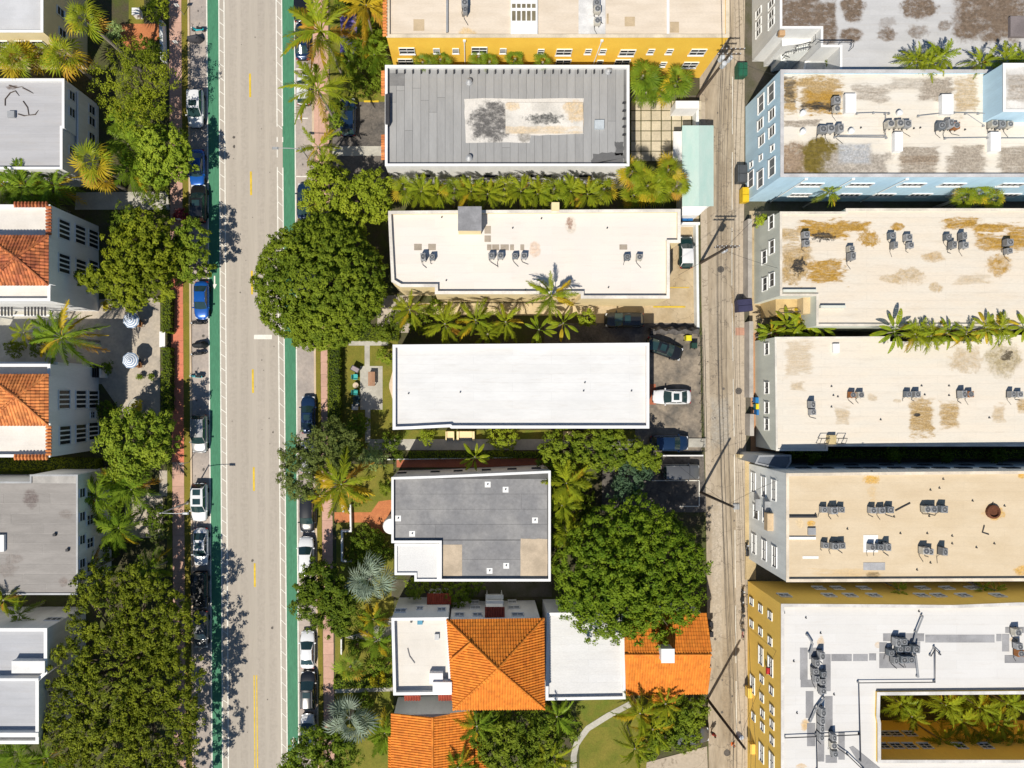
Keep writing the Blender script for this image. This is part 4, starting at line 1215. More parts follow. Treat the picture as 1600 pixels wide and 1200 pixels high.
R_e2 = M('roof_e2', (0.666, 0.612, 0.522), seams=(0.95, 0.91, 0.35), rough=0.8, var=0.05, scale=0.5, fine=0.07, c2=(0.68, 0.60, 0.49), stretch=(0.4, 2, 1), stains=wl([
    (1290, 358, 40, 14, gold, 1.35, 's', 0.7, 1.2), (1335, 355, 24, 8, gold, 1.35, 's', 0.6, 1.2), (1358, 372, 19, 13, gold, 1.08, 'o', 0.8, 1.4), (1235, 368, 17, 12, tan, 1.08, 's', 0.7), (1245, 400, 24, 24, tan, 0.94, 's', 0.8), (1240, 422, 24, 26, tan, 1.08, 'o', 0.7), (1290, 424, 31, 21, gold, 1.22, 's', 0.7, 1.2), (1285, 370, 19, 8, blackish, 1.08, 'o', 1.0, 2.0), (1246, 416, 12, 14, blackish, 1.22, 'o', 1.0, 1.8),
    (1401, 355, 11, 6, gold, 1.22), (1500, 350, 28, 9, gold, 1.22, 's', 0.7), (1545, 357, 31, 7, gold, 1.22, 's', 0.7), (1560, 378, 33, 14, gold, 1.08, 's', 0.8), (1590, 372, 19, 19, gold, 1.08, 's', 0.8), (1560, 415, 21, 19, gold, 0.94, 'o', 0.5), (1422, 432, 26, 14, tan, 0.68, 'o', 0.7), (1390, 436, 17, 7, tan, 0.68), (1460, 402, 19, 9, gold, 0.68), (1462, 450, 12, 8, tan, 0.81), (1520, 436, 28, 8, tan, 0.54, 's')], 7.2))
E2 = b = building('sage grey block with cream roof blotched by golden brown stains', [(1219, 331), (1322, 331), (1322, 326), (1760, 326), (1760, 509), (1276, 509), (1276, 462), (1219, 462)], 7.5, W_sage, R_e2, M('cap_cream2', (0.72, 0.66, 0.56), 0.8), 0.25, 0.2)
for x, y in ((1207, 386), (1207, 437), (1206, 347), (1196, 444), (1195, 402)): win(b, x, y, 1.5, 1.2, 2, 1)
roofpart(b, 'low_wall', 1224, 452, 1276, 456, 0.5, W_sage)
roofpart(b, 'low_wall', 1283, 477, 1322, 481, 0.5, W_sage)
bal = thing('balcony_block', 'ochre stair porch with shadows beside the cream stained roof', 'porch', at(1245, 480, 0))
part('wall', MB().prism([(p.x, p.y) for p in poly_at([(1212, 466), (1274, 464), (1274, 486), (1212, 492)], 4.5)], 0, 4.5), M('ochre_plaster', (0.60, 0.43, 0.20), 0.85), bal)
part('roof_slab', MB().prism([(p.x, p.y) for p in poly_at([(1255, 461), (1279, 461), (1279, 490), (1255, 490)], 6)], 4.6, 6), M('ochre_plaster2', (0.64, 0.49, 0.28), 0.85), bal)
railing(bal, [at(1214, 490, 4.5), at(1254, 487, 4.5)], 0.9)
R_e3 = M('roof_e3', (0.666, 0.621, 0.540), seams=(0.95, 0.92, 0.28), rough=0.8, var=0.04, scale=0.4, fine=0.06, c2=(0.70, 0.63, 0.53), stretch=(0.4, 2, 1), stains=wl([
    (1248, 560, 22, 29, tan, 0.56, 's', 0.5, 1.4), (1508, 562, 29, 20, tan, 0.62, 'o', 0.6), (1567, 562, 29, 29, (0.40, 0.33, 0.20), 1.00, 'o', 0.4, 0.8), (1573, 555, 10, 8, (0.10, 0.08, 0.05), 1.25, 'o', 0.8, 1.6), (1440, 652, 20, 31, tan, 1.25, 's', 0.5, 1.2), (1482, 648, 16, 22, tan, 1.12, 's', 0.4, 1.2), (1432, 648, 6, 3, blackish, 1.25), (1316, 652, 12, 15, tan, 0.62, 's'), (1246, 603, 13, 8, tan, 0.62, 's'), (1362, 622, 9, 7, tan, 0.50), (1560, 645, 10, 13, tan, 0.62, 's'), (1598, 634, 10, 13, tan, 1.00, 's'), (1400, 626, 8, 4, tan, 0.50)], 5.8))
E3 = b = building('long cream roofed block with brown ring stains and pale sage end wall', [(1211, 527), (1390, 526), (1390, 534), (1535, 534), (1535, 524), (1760, 524), (1760, 697), (1293, 697), (1293, 704), (1213, 704)], 6, W_sage, R_e3, M('cap_cream3', (0.74, 0.70, 0.62), 0.8), 0.12, 0.15)
for y in (545, 606, 637, 663): win(b, 1199, y, 1.3, 1.0, 2, 1)
roofpart(b, 'roof_hatch', 1302, 537, 1312, 551, 0.35, W_trim)
hx = roofpart(b, 'roof_hatch', 1295, 680, 1307, 694, 0.6, M('hatch_tan', (0.58, 0.46, 0.24), 0.8))
for q in ((1281, 685, 1297, 693), (1308, 685, 1324, 693)):
    mb = MB(); P = [at(q[0] + 3, q[1], b.zr + 0.9), at(q[2], q[1], b.zr + 0.9), at(q[2] - 3, q[3], b.zr + 0.9), at(q[0], q[3], b.zr + 0.9)]
    mb.tube(P + [P[0]], 0.04, 5)
    for p in P: mb.tube([(p.x, p.y, b.zr), p], 0.04, 5)
    part('guard_rail', mb, D_dark, b.o)
for x, y in ((1303, 618), (1310, 620), (1300, 636), (1446, 617), (1484, 618), (1484, 603), (1377, 656), (1547, 653), (1441, 603), (1300, 604)): roofpart(b, 'pipe_vent', x - 0.8, y - 0.8, x + 0.8, y + 0.8, 0.22, D_dark)

R_e4 = M('roof_e4', (0.64, 0.53, 0.375), seams=(1.0, 0.94, 0.15), rough=0.85, var=0.05, scale=0.35, fine=0.06, c2=(0.59, 0.475, 0.32), stretch=(0.7, 1.6, 1), stains=wl([
    (1362, 749, 13, 7, orange_s, 1.0, 'o', 0.8, 1.4), (1552, 800, 16, 13, orange_s, 1.0, 'o', 0.7), (1267, 818, 7, 5, orange_s, 1.0), (1250, 819, 8, 8, (0.72, 0.55, 0.32), 0.8), (1597, 743, 8, 6, orange_s, 1.0), (1598, 892, 14, 8, orange_s, 0.9), (1364, 898, 12, 5, blackish, 0.7), (1330, 895, 50, 6, orange_s, 0.3, 's'), (1364, 770, 7, 22, orange_s, 0.25, 'o', 0.9)], 10.2))
E4 = b = building('pale grey block with tan gravel roof and rows of fan units', [(1229, 740), (1400, 738), (1760, 735), (1760, 907), (1229, 909)], 10.5, W_grey, R_e4, M('cap_cream4', (0.76, 0.66, 0.52), 0.8), 0.3, 0.25)
for x, y in ((1178, 754), (1194, 761), (1210, 766), (1179, 850), (1195, 860), (1211, 870)): win(b, x, y, 2.3, 1.0, 2, 2)
for x, y in ((1182, 800), (1197, 806)): win(b, x, y, 1.6, 1.3, 2, 1)
win(b, 1174, 883, 1.2, 1.1, 2, 2, 'dark', sill=False)
wallbox(b, 'balcony', 1206, 815, (2.0, 0.7, 0.9), M('balcony_tan', (0.66, 0.50, 0.32), 0.8))
for x, y in ((1188, 789), (1203, 793)): wallbox(b, 'awning', x, y, (1.4, 0.6, 0.12), D_grey)
for x in (1255, 1290, 1335, 1362, 1400, 1438, 1470, 1505, 1545, 1580): win(b, x, 731.5, 1.4, 0.9, 2, 1, 'dark', sill=False)
for x in (1275, 1330, 1385, 1445, 1510, 1570): win(b, x, 727, 1.2, 0.8, 2, 1, 'dark', sill=False)
st = building('slate grey roofed bay at the alley corner of the pale grey block', [(1186, 712), (1236, 711), (1236, 722), (1228, 735), (1180, 724)], 5.5, W_grey, M('slate_roof', (0.18, 0.20, 0.23), 0.7), D_grey, 0.1, 0.12, name='corner_bay')
roofpart(b, 'roof_ledge', 1231, 806, 1277, 809, 0.25, D_dark)
roofpart(b, 'roof_ledge', 1231, 839, 1275, 843, 0.2, W_trim)
roofpart(b, 'roof_hatch', 1263, 825, 1275, 836, 0.25, D_grey)
sheetpatch(b, 'white_pad', rect(1349, 836, 1372, 863), W_trim)
sheetpatch(b, 'grey_pad', rect(1349, 879, 1383, 891), M('grey_pad', (0.42, 0.42, 0.43), 0.8))
sheetpatch(b, 'white_pad', rect(1254, 869, 1279, 873), W_trim)
for x, y in ((1475, 749), (1469, 763), (1455, 766), (1521, 783), (1553, 787), (1571, 791), (1398, 808), (1453, 807), (1408, 834), (1450, 834), (1489, 838), (1325, 827), (1489, 850), (1527, 856), (1555, 850), (1455, 880), (1434, 891), (1275, 804), (1363, 736)): roofpart(b, 'pipe_vent', x - 0.8, y - 0.8, x + 0.8, y + 0.8, 0.22, D_dark)
for run in ([(1399, 798), (1410, 792), (1422, 786)],):
    P = [at(x, y, b.zr + 0.06) for x, y in run]
    solo('roof_pipe', MB().tube(P, 0.09, 6), D_dark, 'loose dark pipe lying on the tan roof beside the fan units', 'pipe', loc=P[0])
P = [at(x, y, b.zr + 0.06) for x, y in ((1538, 821), (1535, 832), (1545, 835))]
solo('roof_pipe', MB().tube(P, 0.07, 6), D_dark, 'bent dark pipe lying alone on the tan roof', 'pipe', loc=P[0])
c = at(1553, 800, b.zr + 0.3)
solo('rusty_vent', MB().lathe((c.x, c.y, b.zr), [(0.75, 0), (0.75, 0.35), (0.55, 0.4), (0.5, 0.15), (0.1, 0.12)]), M('rust', (0.16, 0.06, 0.03), 0.9, fine=0.2), 'rusty round exhaust vent in an orange stain on the tan roof', 'vent')

R_e5 = M('roof_e5', (0.661, 0.652, 0.635), seams=(1.0, 0.93, 0.18), rough=0.75, var=0.02, scale=0.3, fine=0.03, stains=wl([(1283, 1002, 6, 10, orange_s, 0.6), (1257, 1132, 7, 10, orange_s, 0.7), (1584, 1000, 8, 5, orange_s, 0.6), (1372, 1008, 6, 6, orange_s, 0.4), (1252, 1197, 10, 4, orange_s, 0.6)], 9.1))
E5 = b = building('ochre yellow three storey block with white roof around a palm courtyard', [(1221, 944), (1380, 945), (1490, 946), (1590, 942), (1760, 940), (1760, 1083), (1375, 1086), (1374, 1120), (1376, 1130), (1376, 1188), (1760, 1188), (1760, 1330), (1221, 1330)], 9.5, W_yel2, R_e5, M('cap_white5', (0.70, 0.68, 0.65), 0.8), 0.4, 0.28)
for x, y in ((1175, 940), (1175, 975), (1189, 951), (1189, 987), (1191, 1061), (1191, 1090), (1192, 1115), (1192, 1136), (1178, 1120), (1204, 962), (1204, 1002), (1206, 1079), (1207, 1109), (1207, 1132), (1207, 1157)): win(b, x, y, 0.85, 0.95, 1, 2, 'plain', False)
for x, y in ((1190, 1025), (1177, 1070), (1191, 1177), (1205, 1042), (1207, 1192)): win(b, x, y, 2.0, 1.0, 2, 2)
for x in (1226, 1296, 1329, 1366, 1441, 1467, 1506, 1560): win(b, x, 931, 1.2, 1.1, 2, 2)
for x in (1280, 1309, 1350, 1442, 1480, 1520): win(b, x, 919.5, 1.2, 1.0, 2, 2)
for x in (1380, 1401, 1422, 1446, 1500, 1540): win(b, x, 1166, 1.2, 1.1, 2, 2)
for x in (1381, 1400, 1422): win(b, x, 1147, 1.2, 1.0, 2, 2)
for x, y in ((1174, 1081), (1178, 1168)): wallbox(b, 'balcony', x, y, (1.2, 0.6, 0.9), W_yel2)
wallbox(b, 'window_awning', 1202, 1048, (0.7, 0.35, 0.3), M('red_awning', (0.55, 0.03, 0.03), 0.7))
gp = M('grey_walk_pad2', (0.33, 0.33, 0.34), 0.9, rnd=0.1)
for q in ((1250, 1012, 1262, 1062), (1251, 1062, 1276, 1074), (1264, 1012, 1285, 1030), (1286, 1022, 1298, 1080), (1299, 1022, 1331, 1033), (1333, 1022, 1356, 1033), (1358, 1021, 1369, 1032), (1259, 1080, 1271, 1122), (1261, 1130, 1274, 1166), (1289, 1088, 1301, 1142), (1278, 1145, 1288, 1190), (1290, 1180, 1308, 1192), (1310, 1144, 1320, 1187),
          (1380, 990, 1398, 1002), (1400, 990, 1444, 1002), (1374, 1004, 1386, 1019), (1374, 1021, 1432, 1044), (1425, 1003, 1438, 1019), (1446, 992, 1554, 1004), (1557, 991, 1565, 1002), (1566, 991, 1577, 1018), (1571, 980, 1600, 989), (1570, 1024, 1605, 1036)):
    sheetpatch(b, 'walk_pad', rect(*q), gp)
sheetpatch(b, 'walk_pad', [(1327, 1168), (1333, 1166), (1375, 1200), (1350, 1205)], gp)
pipes(b, [[(1461, 1012), (1461, 1066), (1342, 1067), (1344, 1148), (1345, 1190)], [(1227, 1153), (1276, 1151), (1344, 1148)], [(1276, 1148), (1277, 1205)], [(1308, 1168), (1325, 1180), (1350, 1204)], [(1455, 1025), (1461, 1014), (1470, 1023)]], 0.06, 0.35, D_dark)
pipes(b, [[(1262, 993), (1270, 1006), (1266, 1020)], [(1288, 1090), (1275, 1108), (1266, 1128)], [(1442, 963), (1432, 988), (1428, 1004)], [(1431, 1024), (1435, 1058)]], 0.1, 0.4, D_grey)
for x, y in ((1226, 958), (1260, 966), (1437, 956), (1283, 990), (1304, 1086), (1246, 1115), (1241, 1034)): roofpart(b, 'pipe_vent', x - 0.8, y - 0.8, x + 0.8, y + 0.8, 0.22, D_dark)
patch('courtyard_floor', [(1370, 1075), (1780, 1075), (1780, 1170), (1370, 1170)], C_soil)
# ------------------------------------------------------------------ vegetation
bark = M('bark', (0.16, 0.125, 0.09), 0.95, var=0.2, scale=3, fine=0.2, coord='obj')
palm_bark = M('palm_trunk', (0.33, 0.29, 0.24), 0.95, var=0.15, scale=2, fine=0.2, coord='obj', stretch=(1, 1, 6))
L = {
    'dark': leafmat('leaf_dark', (0.053, 0.100, 0.008), (0.190, 0.256, 0.019), 0.15),
    'mid': leafmat('leaf_mid', (0.054, 0.098, 0.007), (0.223, 0.277, 0.020), 0.15),
    'olive': leafmat('leaf_olive', (0.079, 0.113, 0.006), (0.284, 0.321, 0.020), 0.15),
    'bright': leafmat('leaf_bright', (0.096, 0.172, 0.012), (0.289, 0.351, 0.030), 0.15),
    'lime': leafmat('leaf_lime', (0.177, 0.252, 0.015), (0.355, 0.412, 0.029), 0.15),
    'vivid': leafmat('leaf_vivid', (0.059, 0.126, 0.007), (0.207, 0.279, 0.016), 0.15),
    'grey': leafmat('leaf_greygreen', (0.067, 0.100, 0.020), (0.211, 0.256, 0.060), 0.15),
    'teal': leafmat('leaf_teal', (0.044, 0.096, 0.049), (0.105, 0.166, 0.088), 0.25),
    'giant': leafmat('leaf_giant', (0.061, 0.094, 0.006), (0.261, 0.297, 0.019), 0.15, 0.6, 0.5),
    'yellow': leafmat('leaf_yellow', (0.525, 0.473, 0.018), (0.787, 0.665, 0.052), 0.3),
    'red': leafmat('leaf_red', (0.263, 0.035, 0.052), (0.385, 0.070, 0.088), 0.25),
    'pale': leafmat('leaf_pale', (0.228, 0.350, 0.123), (0.385, 0.490, 0.193), 0.3),
}

def leaf_cloud(centres, normals, rc, per, size, seed, flat=0.75):
    """many small pointed leaf faces round clump centres -> verts, faces"""
    r = np.random.default_rng(seed)
    n = len(centres)
    N = n * per
    c = np.repeat(centres, per, axis=0)
    nn = np.repeat(normals, per, axis=0)
    d = r.normal(size=(N, 3))
    d /= np.linalg.norm(d, axis=1)[:, None]
    rad = rc * r.random(N) ** 0.45
    pos = c + d * rad[:, None] * np.array([1, 1, flat])
    nm = nn * 0.45 + d * 0.6 + np.array([-0.08, -0.16, 0.42]) + r.normal(size=(N, 3)) * 0.3
    nm /= np.linalg.norm(nm, axis=1)[:, None]
    t = np.cross(nm, r.normal(size=(N, 3)))
    t /= np.linalg.norm(t, axis=1)[:, None] + 1e-9
    b = np.cross(nm, t)
    s = size * (0.5 + 0.95 * r.random(N) ** 1.3)[:, None]
    v = np.stack([pos - t * s, pos + b * s * 0.48 + nm * s * 0.12, pos + t * s, pos - b * s * 0.48 + nm * s * 0.12], axis=1).reshape(-1, 3)
    return v

def np_mesh(name, v, mat):
    me = bpy.data.meshes.new(name)
    n = len(v) // 4
    me.vertices.add(len(v)); me.loops.add(len(v)); me.polygons.add(n)
    me.vertices.foreach_set('co', v.astype(np.float32).ravel())
    me.loops.foreach_set('vertex_index', np.arange(len(v), dtype=np.int32))
    me.polygons.foreach_set('loop_start', np.arange(0, len(v), 4, dtype=np.int32))
    me.update(calc_edges=True)
    me.materials.append(mat)
    return me

_ts = [100]
def tree(label, lobes, z, mat, name='broadleaf_tree', cat='tree', dens=1.0, clump=0.55, leaf=0.17, per=26, hfac=0.75, group=None, trunk_px=None, gaps=0.25, rough=1.0, bough=1.0):
    """lobes: (px, py, radius px) seen at height z; crown of clumped leaves over trunk and limbs"""
    _ts[0] += 1
    r = np.random.default_rng(_ts[0])
    big = max(lobes, key=lambda l: l[2])
    W = [(at(x, y, z), mm(rr, z)) for x, y, rr in lobes]
    tx = at(*(trunk_px or big[:2]), z)
    base = Vector((tx.x, tx.y, LOT))
    root = thing(name, label, cat, base, group=group)
    cs, ns = [], []
    for c, R in W:
        hz = R * hfac
        n = int(dens * 2.5 * R * R / (clump * clump)) + 8
        d = r.normal(size=(n * 2, 3)); d /= np.linalg.norm(d, axis=1)[:, None]
        d = d[(d[:, 2] > -0.25)][:n]
        ph = r.random(6) * 6.28
        az = np.arctan2(d[:, 1], d[:, 0]); el = d[:, 2]
        lump = 1 + rough * (0.07 * np.sin(3 * az + ph[0]) + 0.06 * np.sin(5 * az + ph[1] + 3 * el) + 0.05 * np.sin(9 * az + ph[2]) * (1 - el) + 0.05 * np.sin(7 * el + ph[3] + 2 * az))
        shell = np.where(r.random(len(d)) < 0.66, 0.93 + 0.1 * r.random(len(d)), 0.55 + 0.4 * r.random(len(d)))
        p = d * (lump * shell)[:, None] * np.array([R, R, hz]) + np.array([c.x, c.y, z - hz * 0.25])
        # irregular openings between branch groups
        g = np.sin(p[:, 0] * 2.1 / max(R * 0.22, 0.5) + ph[4]) + np.sin(p[:, 1] * 2.1 / max(R * 0.22, 0.5) + ph[5]) + 0.8 * np.sin((p[:, 0] + p[:, 1]) * 1.3 / max(R * 0.2, 0.5) + ph[1])
        keep = ~((g > 1.35) & (r.random(len(p)) < gaps * 3))
        p = p[keep]; d = d[keep]
        wv = 2 * np.pi / (1.5 + 0.16 * R)
        bump_ = np.sin(p[:, 0] * wv + ph[0]) * np.sin(p[:, 1] * wv * 0.9 + ph[2]) + 0.6 * np.sin((p[:, 0] - p[:, 1]) * wv * 0.61 + ph[3]) * np.sin(p[:, 2] * wv + ph[1])
        p += d * (bump_ * (0.16 + 0.045 * R) * bough)[:, None]
        p[:, 2] += r.normal(size=len(p)) * 0.12 * clump
        p[:, 2] = np.maximum(p[:, 2], LOT + 0.4)
        cs.append(p); ns.append(d)
        # shaded inner layer of the crown
        ni = int(n * 0.45)
        di = r.normal(size=(ni * 2, 3)); di /= np.linalg.norm(di, axis=1)[:, None]
        di = di[di[:, 2] > -0.35][:ni]
        pi_ = di * (0.62 + 0.2 * r.random(len(di)))[:, None] * np.array([R, R, hz]) + np.array([c.x, c.y, z - hz * 0.32])
        pi_[:, 2] = np.maximum(pi_[:, 2], LOT + 0.4)
        cs.append(pi_); ns.append(di)
    cs = np.concatenate(cs); ns = np.concatenate(ns)
    v = leaf_cloud(cs, ns, clump * 0.88, int(per * 1.25), leaf, _ts[0] + 500, 0.6) - np.array(base)
    cr = link('crown', np_mesh('crown', v, mat), root)
    cr['kind'] = 'stuff'
    mb = MB()
    top = z - 0.3 * W[0][1] * hfac
    rt = max(0.10, 0.045 * max(R for _, R in W))
    fork = Vector((tx.x, tx.y, max(LOT + 0.5, top * 0.45)))
    mb.tube([base, Vector((base.x + 0.1, base.y, fork.z * 0.5)), fork], [rt * 1.35, rt, rt * 0.85], 8)
    part('trunk', mb, bark, root)
    mb = MB()
    for c, R in W:
        for k in range(5 if R > 2.5 else 3):
            a = r.random() * 6.28
            e = c + Vector((math.cos(a) * R * 0.65, math.sin(a) * R * 0.65, R * hfac * 0.25))
            m_ = fork.lerp(e, 0.5) + Vector((0, 0, 0.3))
            mb.tube([fork, m_, e], [rt * 0.6, rt * 0.35, rt * 0.1], 5)
    part('limbs', mb, bark, root)
    return root

def hedge(label, x0, y0, x1, y1, h, mat, name='hedge', cat='hedge', leaf=0.09, group=None):
    _ts[0] += 1
    r = np.random.default_rng(_ts[0])
    a, c = at(x0, y0, h), at(x1, y1, h)
    xa, xb, ya, yb = min(a.x, c.x), max(a.x, c.x), min(a.y, c.y), max(a.y, c.y)
    w, l = xb - xa, yb - ya
    base = Vector(((xa + xb) / 2, (ya + yb) / 2, LOT))
    root = thing(name, label, cat, base, group=group)
    part('stems', MB().box((base.x, base.y, LOT + (h - 0.25) / 2), (max(w - 0.25, 0.1), max(l - 0.25, 0.1), h - 0.25)), M('hedge_core', (0.03, 0.045, 0.01), 0.95, fine=0.2), root)  # solid dark box; its colour stands for the shade behind the leaves
    n = int(min(5200, (w * l + (w + l) * 2 * h * 0.6) * 60))
    p = np.empty((n, 3)); nm = np.zeros((n, 3))
    k = r.random(n)
    top = k < (w * l) / (w * l + (w + l) * 2 * h * 0.6)
    p[:, 0] = xa + r.random(n) * w; p[:, 1] = ya + r.random(n) * l; p[:, 2] = LOT + h - 0.1 + r.normal(size=n) * 0.05
    nm[top] = (0, 0, 1)
    sd = ~top
    side = r.integers(0, 4, n)
    p[sd, 2] = LOT + r.random(sd.sum()) * h
    for i, (ax, val, nn) in enumerate(((0, xa, (-1, 0, 0)), (0, xb, (1, 0, 0)), (1, ya, (0, -1, 0)), (1, yb, (0, 1, 0)))):
        s = sd & (side == i)
        p[s, ax] = val + r.normal(size=s.sum()) * 0.05
        nm[s] = nn
    v = leaf_cloud(p, nm, 0.1, 2, leaf, _ts[0]) - np.array(base)
    f = link('foliage', np_mesh('foliage', v, mat), root)
    f['kind'] = 'stuff'
    return root

def bush(label, px, py, r_px, h, mat, **kw):
    kw.setdefault('name', 'shrub'); kw.setdefault('cat', 'shrub')
    kw.setdefault('clump', 0.3); kw.setdefault('leaf', 0.11); kw.setdefault('per', 16)
    kw.setdefault('hfac', 0.8)
    return tree(label, [(px, py, r_px)], h, mat, **kw)

# ---- palms: each frond is a piece of its own
def frond_mesh(name, mat, droop, lift, wl_, nleaf=26, seed=0, leafw=0.055):
    """feather frond along +X, length 1 metre unit scaled later"""
    r = random.Random(seed)
    mb = MB()
    N = 10
    def C(s):
        return Vector((s * (1 - 0.18 * droop * s), 0, lift * s - (droop + lift * 0.55) * s * s))
    pts = [C(i / N) for i in range(N + 1)]
    mb.tube(pts, [0.016 * (1 - 0.8 * i / N) for i in range(N + 1)], 4, cap=False)
    for i in range(nleaf):
        s = 0.16 + 0.84 * (i + 0.5) / nleaf
        p = C(s)
        ln = wl_ * (math.sin(math.pi * min(1, 0.12 + s * 0.86)) ** 0.6) * r.uniform(0.6, 1.15)
        for sd in (-1, 1):
            fw = 0.62 + 0.4 * s + r.uniform(-0.18, 0.18)
            d = Vector((math.sin(fw), sd * math.cos(fw), r.uniform(-0.05, 0.25))).normalized()
            w = Vector((leafw, 0, 0.012)) * r.uniform(0.8, 1.15)
            mid = p + d * ln * 0.55 - Vector((0, 0, 0.14 * ln))
            tip = p + d * ln - Vector((0, 0, 0.38 * ln))
            o = len(mb.v)
            for q in (p - w * 0.3, p + w * 0.3, mid - w * 0.5, mid + w * 0.5, tip):
                mb.v.append(tuple(q))
            mb.f += [(o, o + 1, o + 3, o + 2), (o + 2, o + 3, o + 4)]
    return mb.mesh(name, mat)

def fan_mesh(name, mat, seed=0, n=15, spread=1.7, pet=0.36):
    r = random.Random(seed)
    mb = MB()
    mb.tube([(0, 0, 0), (pet * 0.55, 0, 0.07), (pet + 0.02, 0, 0.08)], [0.018, 0.013, 0.010], 4, cap=False)
    h = Vector((pet, 0, 0.08))
    for i in range(n):
        a = -spread + 2 * spread * (i + 0.5) / n
        ln = (1 - pet - (0.56 - pet) * abs(a) / spread) * r.uniform(0.9, 1.08)
        d = Vector((math.cos(a), math.sin(a), 0)); w = Vector((-d.y, d.x, 0))
        wd = ln * spread / n * 0.78
        up = 0.02 if i % 2 else -0.02
        m_ = h + d * ln * 0.62 + Vector((0, 0, up - 0.03))
        t = h + d * ln + Vector((0, 0, -0.14 - r.random() * 0.1))
        o = len(mb.v)
        for q in (h, m_ - w * wd * 0.55, m_ + w * wd * 0.55, t):
            mb.v.append(tuple(q))
        mb.f += [(o, o + 1, o + 2), (o + 1, o + 3, o + 2)]
    return mb.mesh(name, mat)

def paddle_mesh(name, mat, seed=0):
    r = random.Random(seed)
    mb = MB()
    N = 8
    def C(s): return Vector((s, 0, 0.55 * s - 0.75 * s * s))
    for i in range(N):
        for sd in (-1, 1):
            s0, s1 = 0.3 + 0.7 * i / N, 0.3 + 0.7 * (i + r.uniform(0.82, 0.97)) / N
            def wd(s): return 0.115 * math.sin(math.pi * min(0.999, (s - 0.3) / 0.7 * 0.9 + 0.09)) ** 0.6
            a, b_ = C(s0), C(s1)
            o = len(mb.v)
            for q in (a, b_, b_ + Vector((0.05, sd * wd(s1), -0.05)), a + Vector((0.04, sd * wd(s0), -0.05))):
                mb.v.append(tuple(q))
            mb.f.append((o, o + 1, o + 2, o + 3))
    mb.tube([C(i / 8) for i in range(9)], [0.02 * (1 - i / 10) for i in range(9)], 4, cap=False)
    return mb.mesh(name, mat)

P_green = leafmat('palm_green', (0.166, 0.244, 0.016), (0.352, 0.371, 0.023), 0.3, 0.4)
P_dark = leafmat('palm_dark', (0.104, 0.200, 0.017), (0.252, 0.336, 0.029), 0.3, 0.4)
P_yel = leafmat('palm_yellow', (0.398, 0.319, 0.019), (0.574, 0.415, 0.032), 0.3, 0.45)
P_gold = leafmat('palm_dying', (0.42, 0.24, 0.03), (0.50, 0.30, 0.05), 0.3, 0.6)
P_silver = leafmat('palm_silver', (0.19, 0.26, 0.20), (0.32, 0.38, 0.29), 0.2, 0.5)
P_banana = leafmat('banana_green', (0.144, 0.239, 0.015), (0.334, 0.367, 0.024), 0.35, 0.35)

FR = {}
for nm, mt in (('g', P_green), ('d', P_dark), ('y', P_yel), ('o', P_gold)):
    FR['c' + nm] = [frond_mesh('frond', mt, dr, li, 0.20, 26, 10 * k + 3, 0.036) for k, (dr, li) in enumerate(((0.25, 0.55), (0.42, 0.40), (0.62, 0.25), (0.8, 0.05)))]
    FR['a' + nm] = [frond_mesh('frond', mt, dr, li, 0.25, 19, 10 * k + 5, 0.048) for k, (dr, li) in enumerate(((0.2, 0.9), (0.4, 0.6), (0.55, 0.35), (0.75, 0.15)))]
    FR['f' + nm] = [fan_mesh('frond', mt, k) for k in range(3)]
    FR['s' + nm] = [fan_mesh('frond', mt, k + 7, 20, 2.0) for k in range(3)]
FR['sg'] = [fan_mesh('frond', P_silver, k + 7, 17, 1.9, 0.42) for k in range(3)]
FR['bg'] = FR['bd'] = [paddle_mesh('frond', P_banana, k) for k in range(3)]
FR['by'] = FR['bo'] = [paddle_mesh('frond', P_yel, k + 5) for k in range(2)]

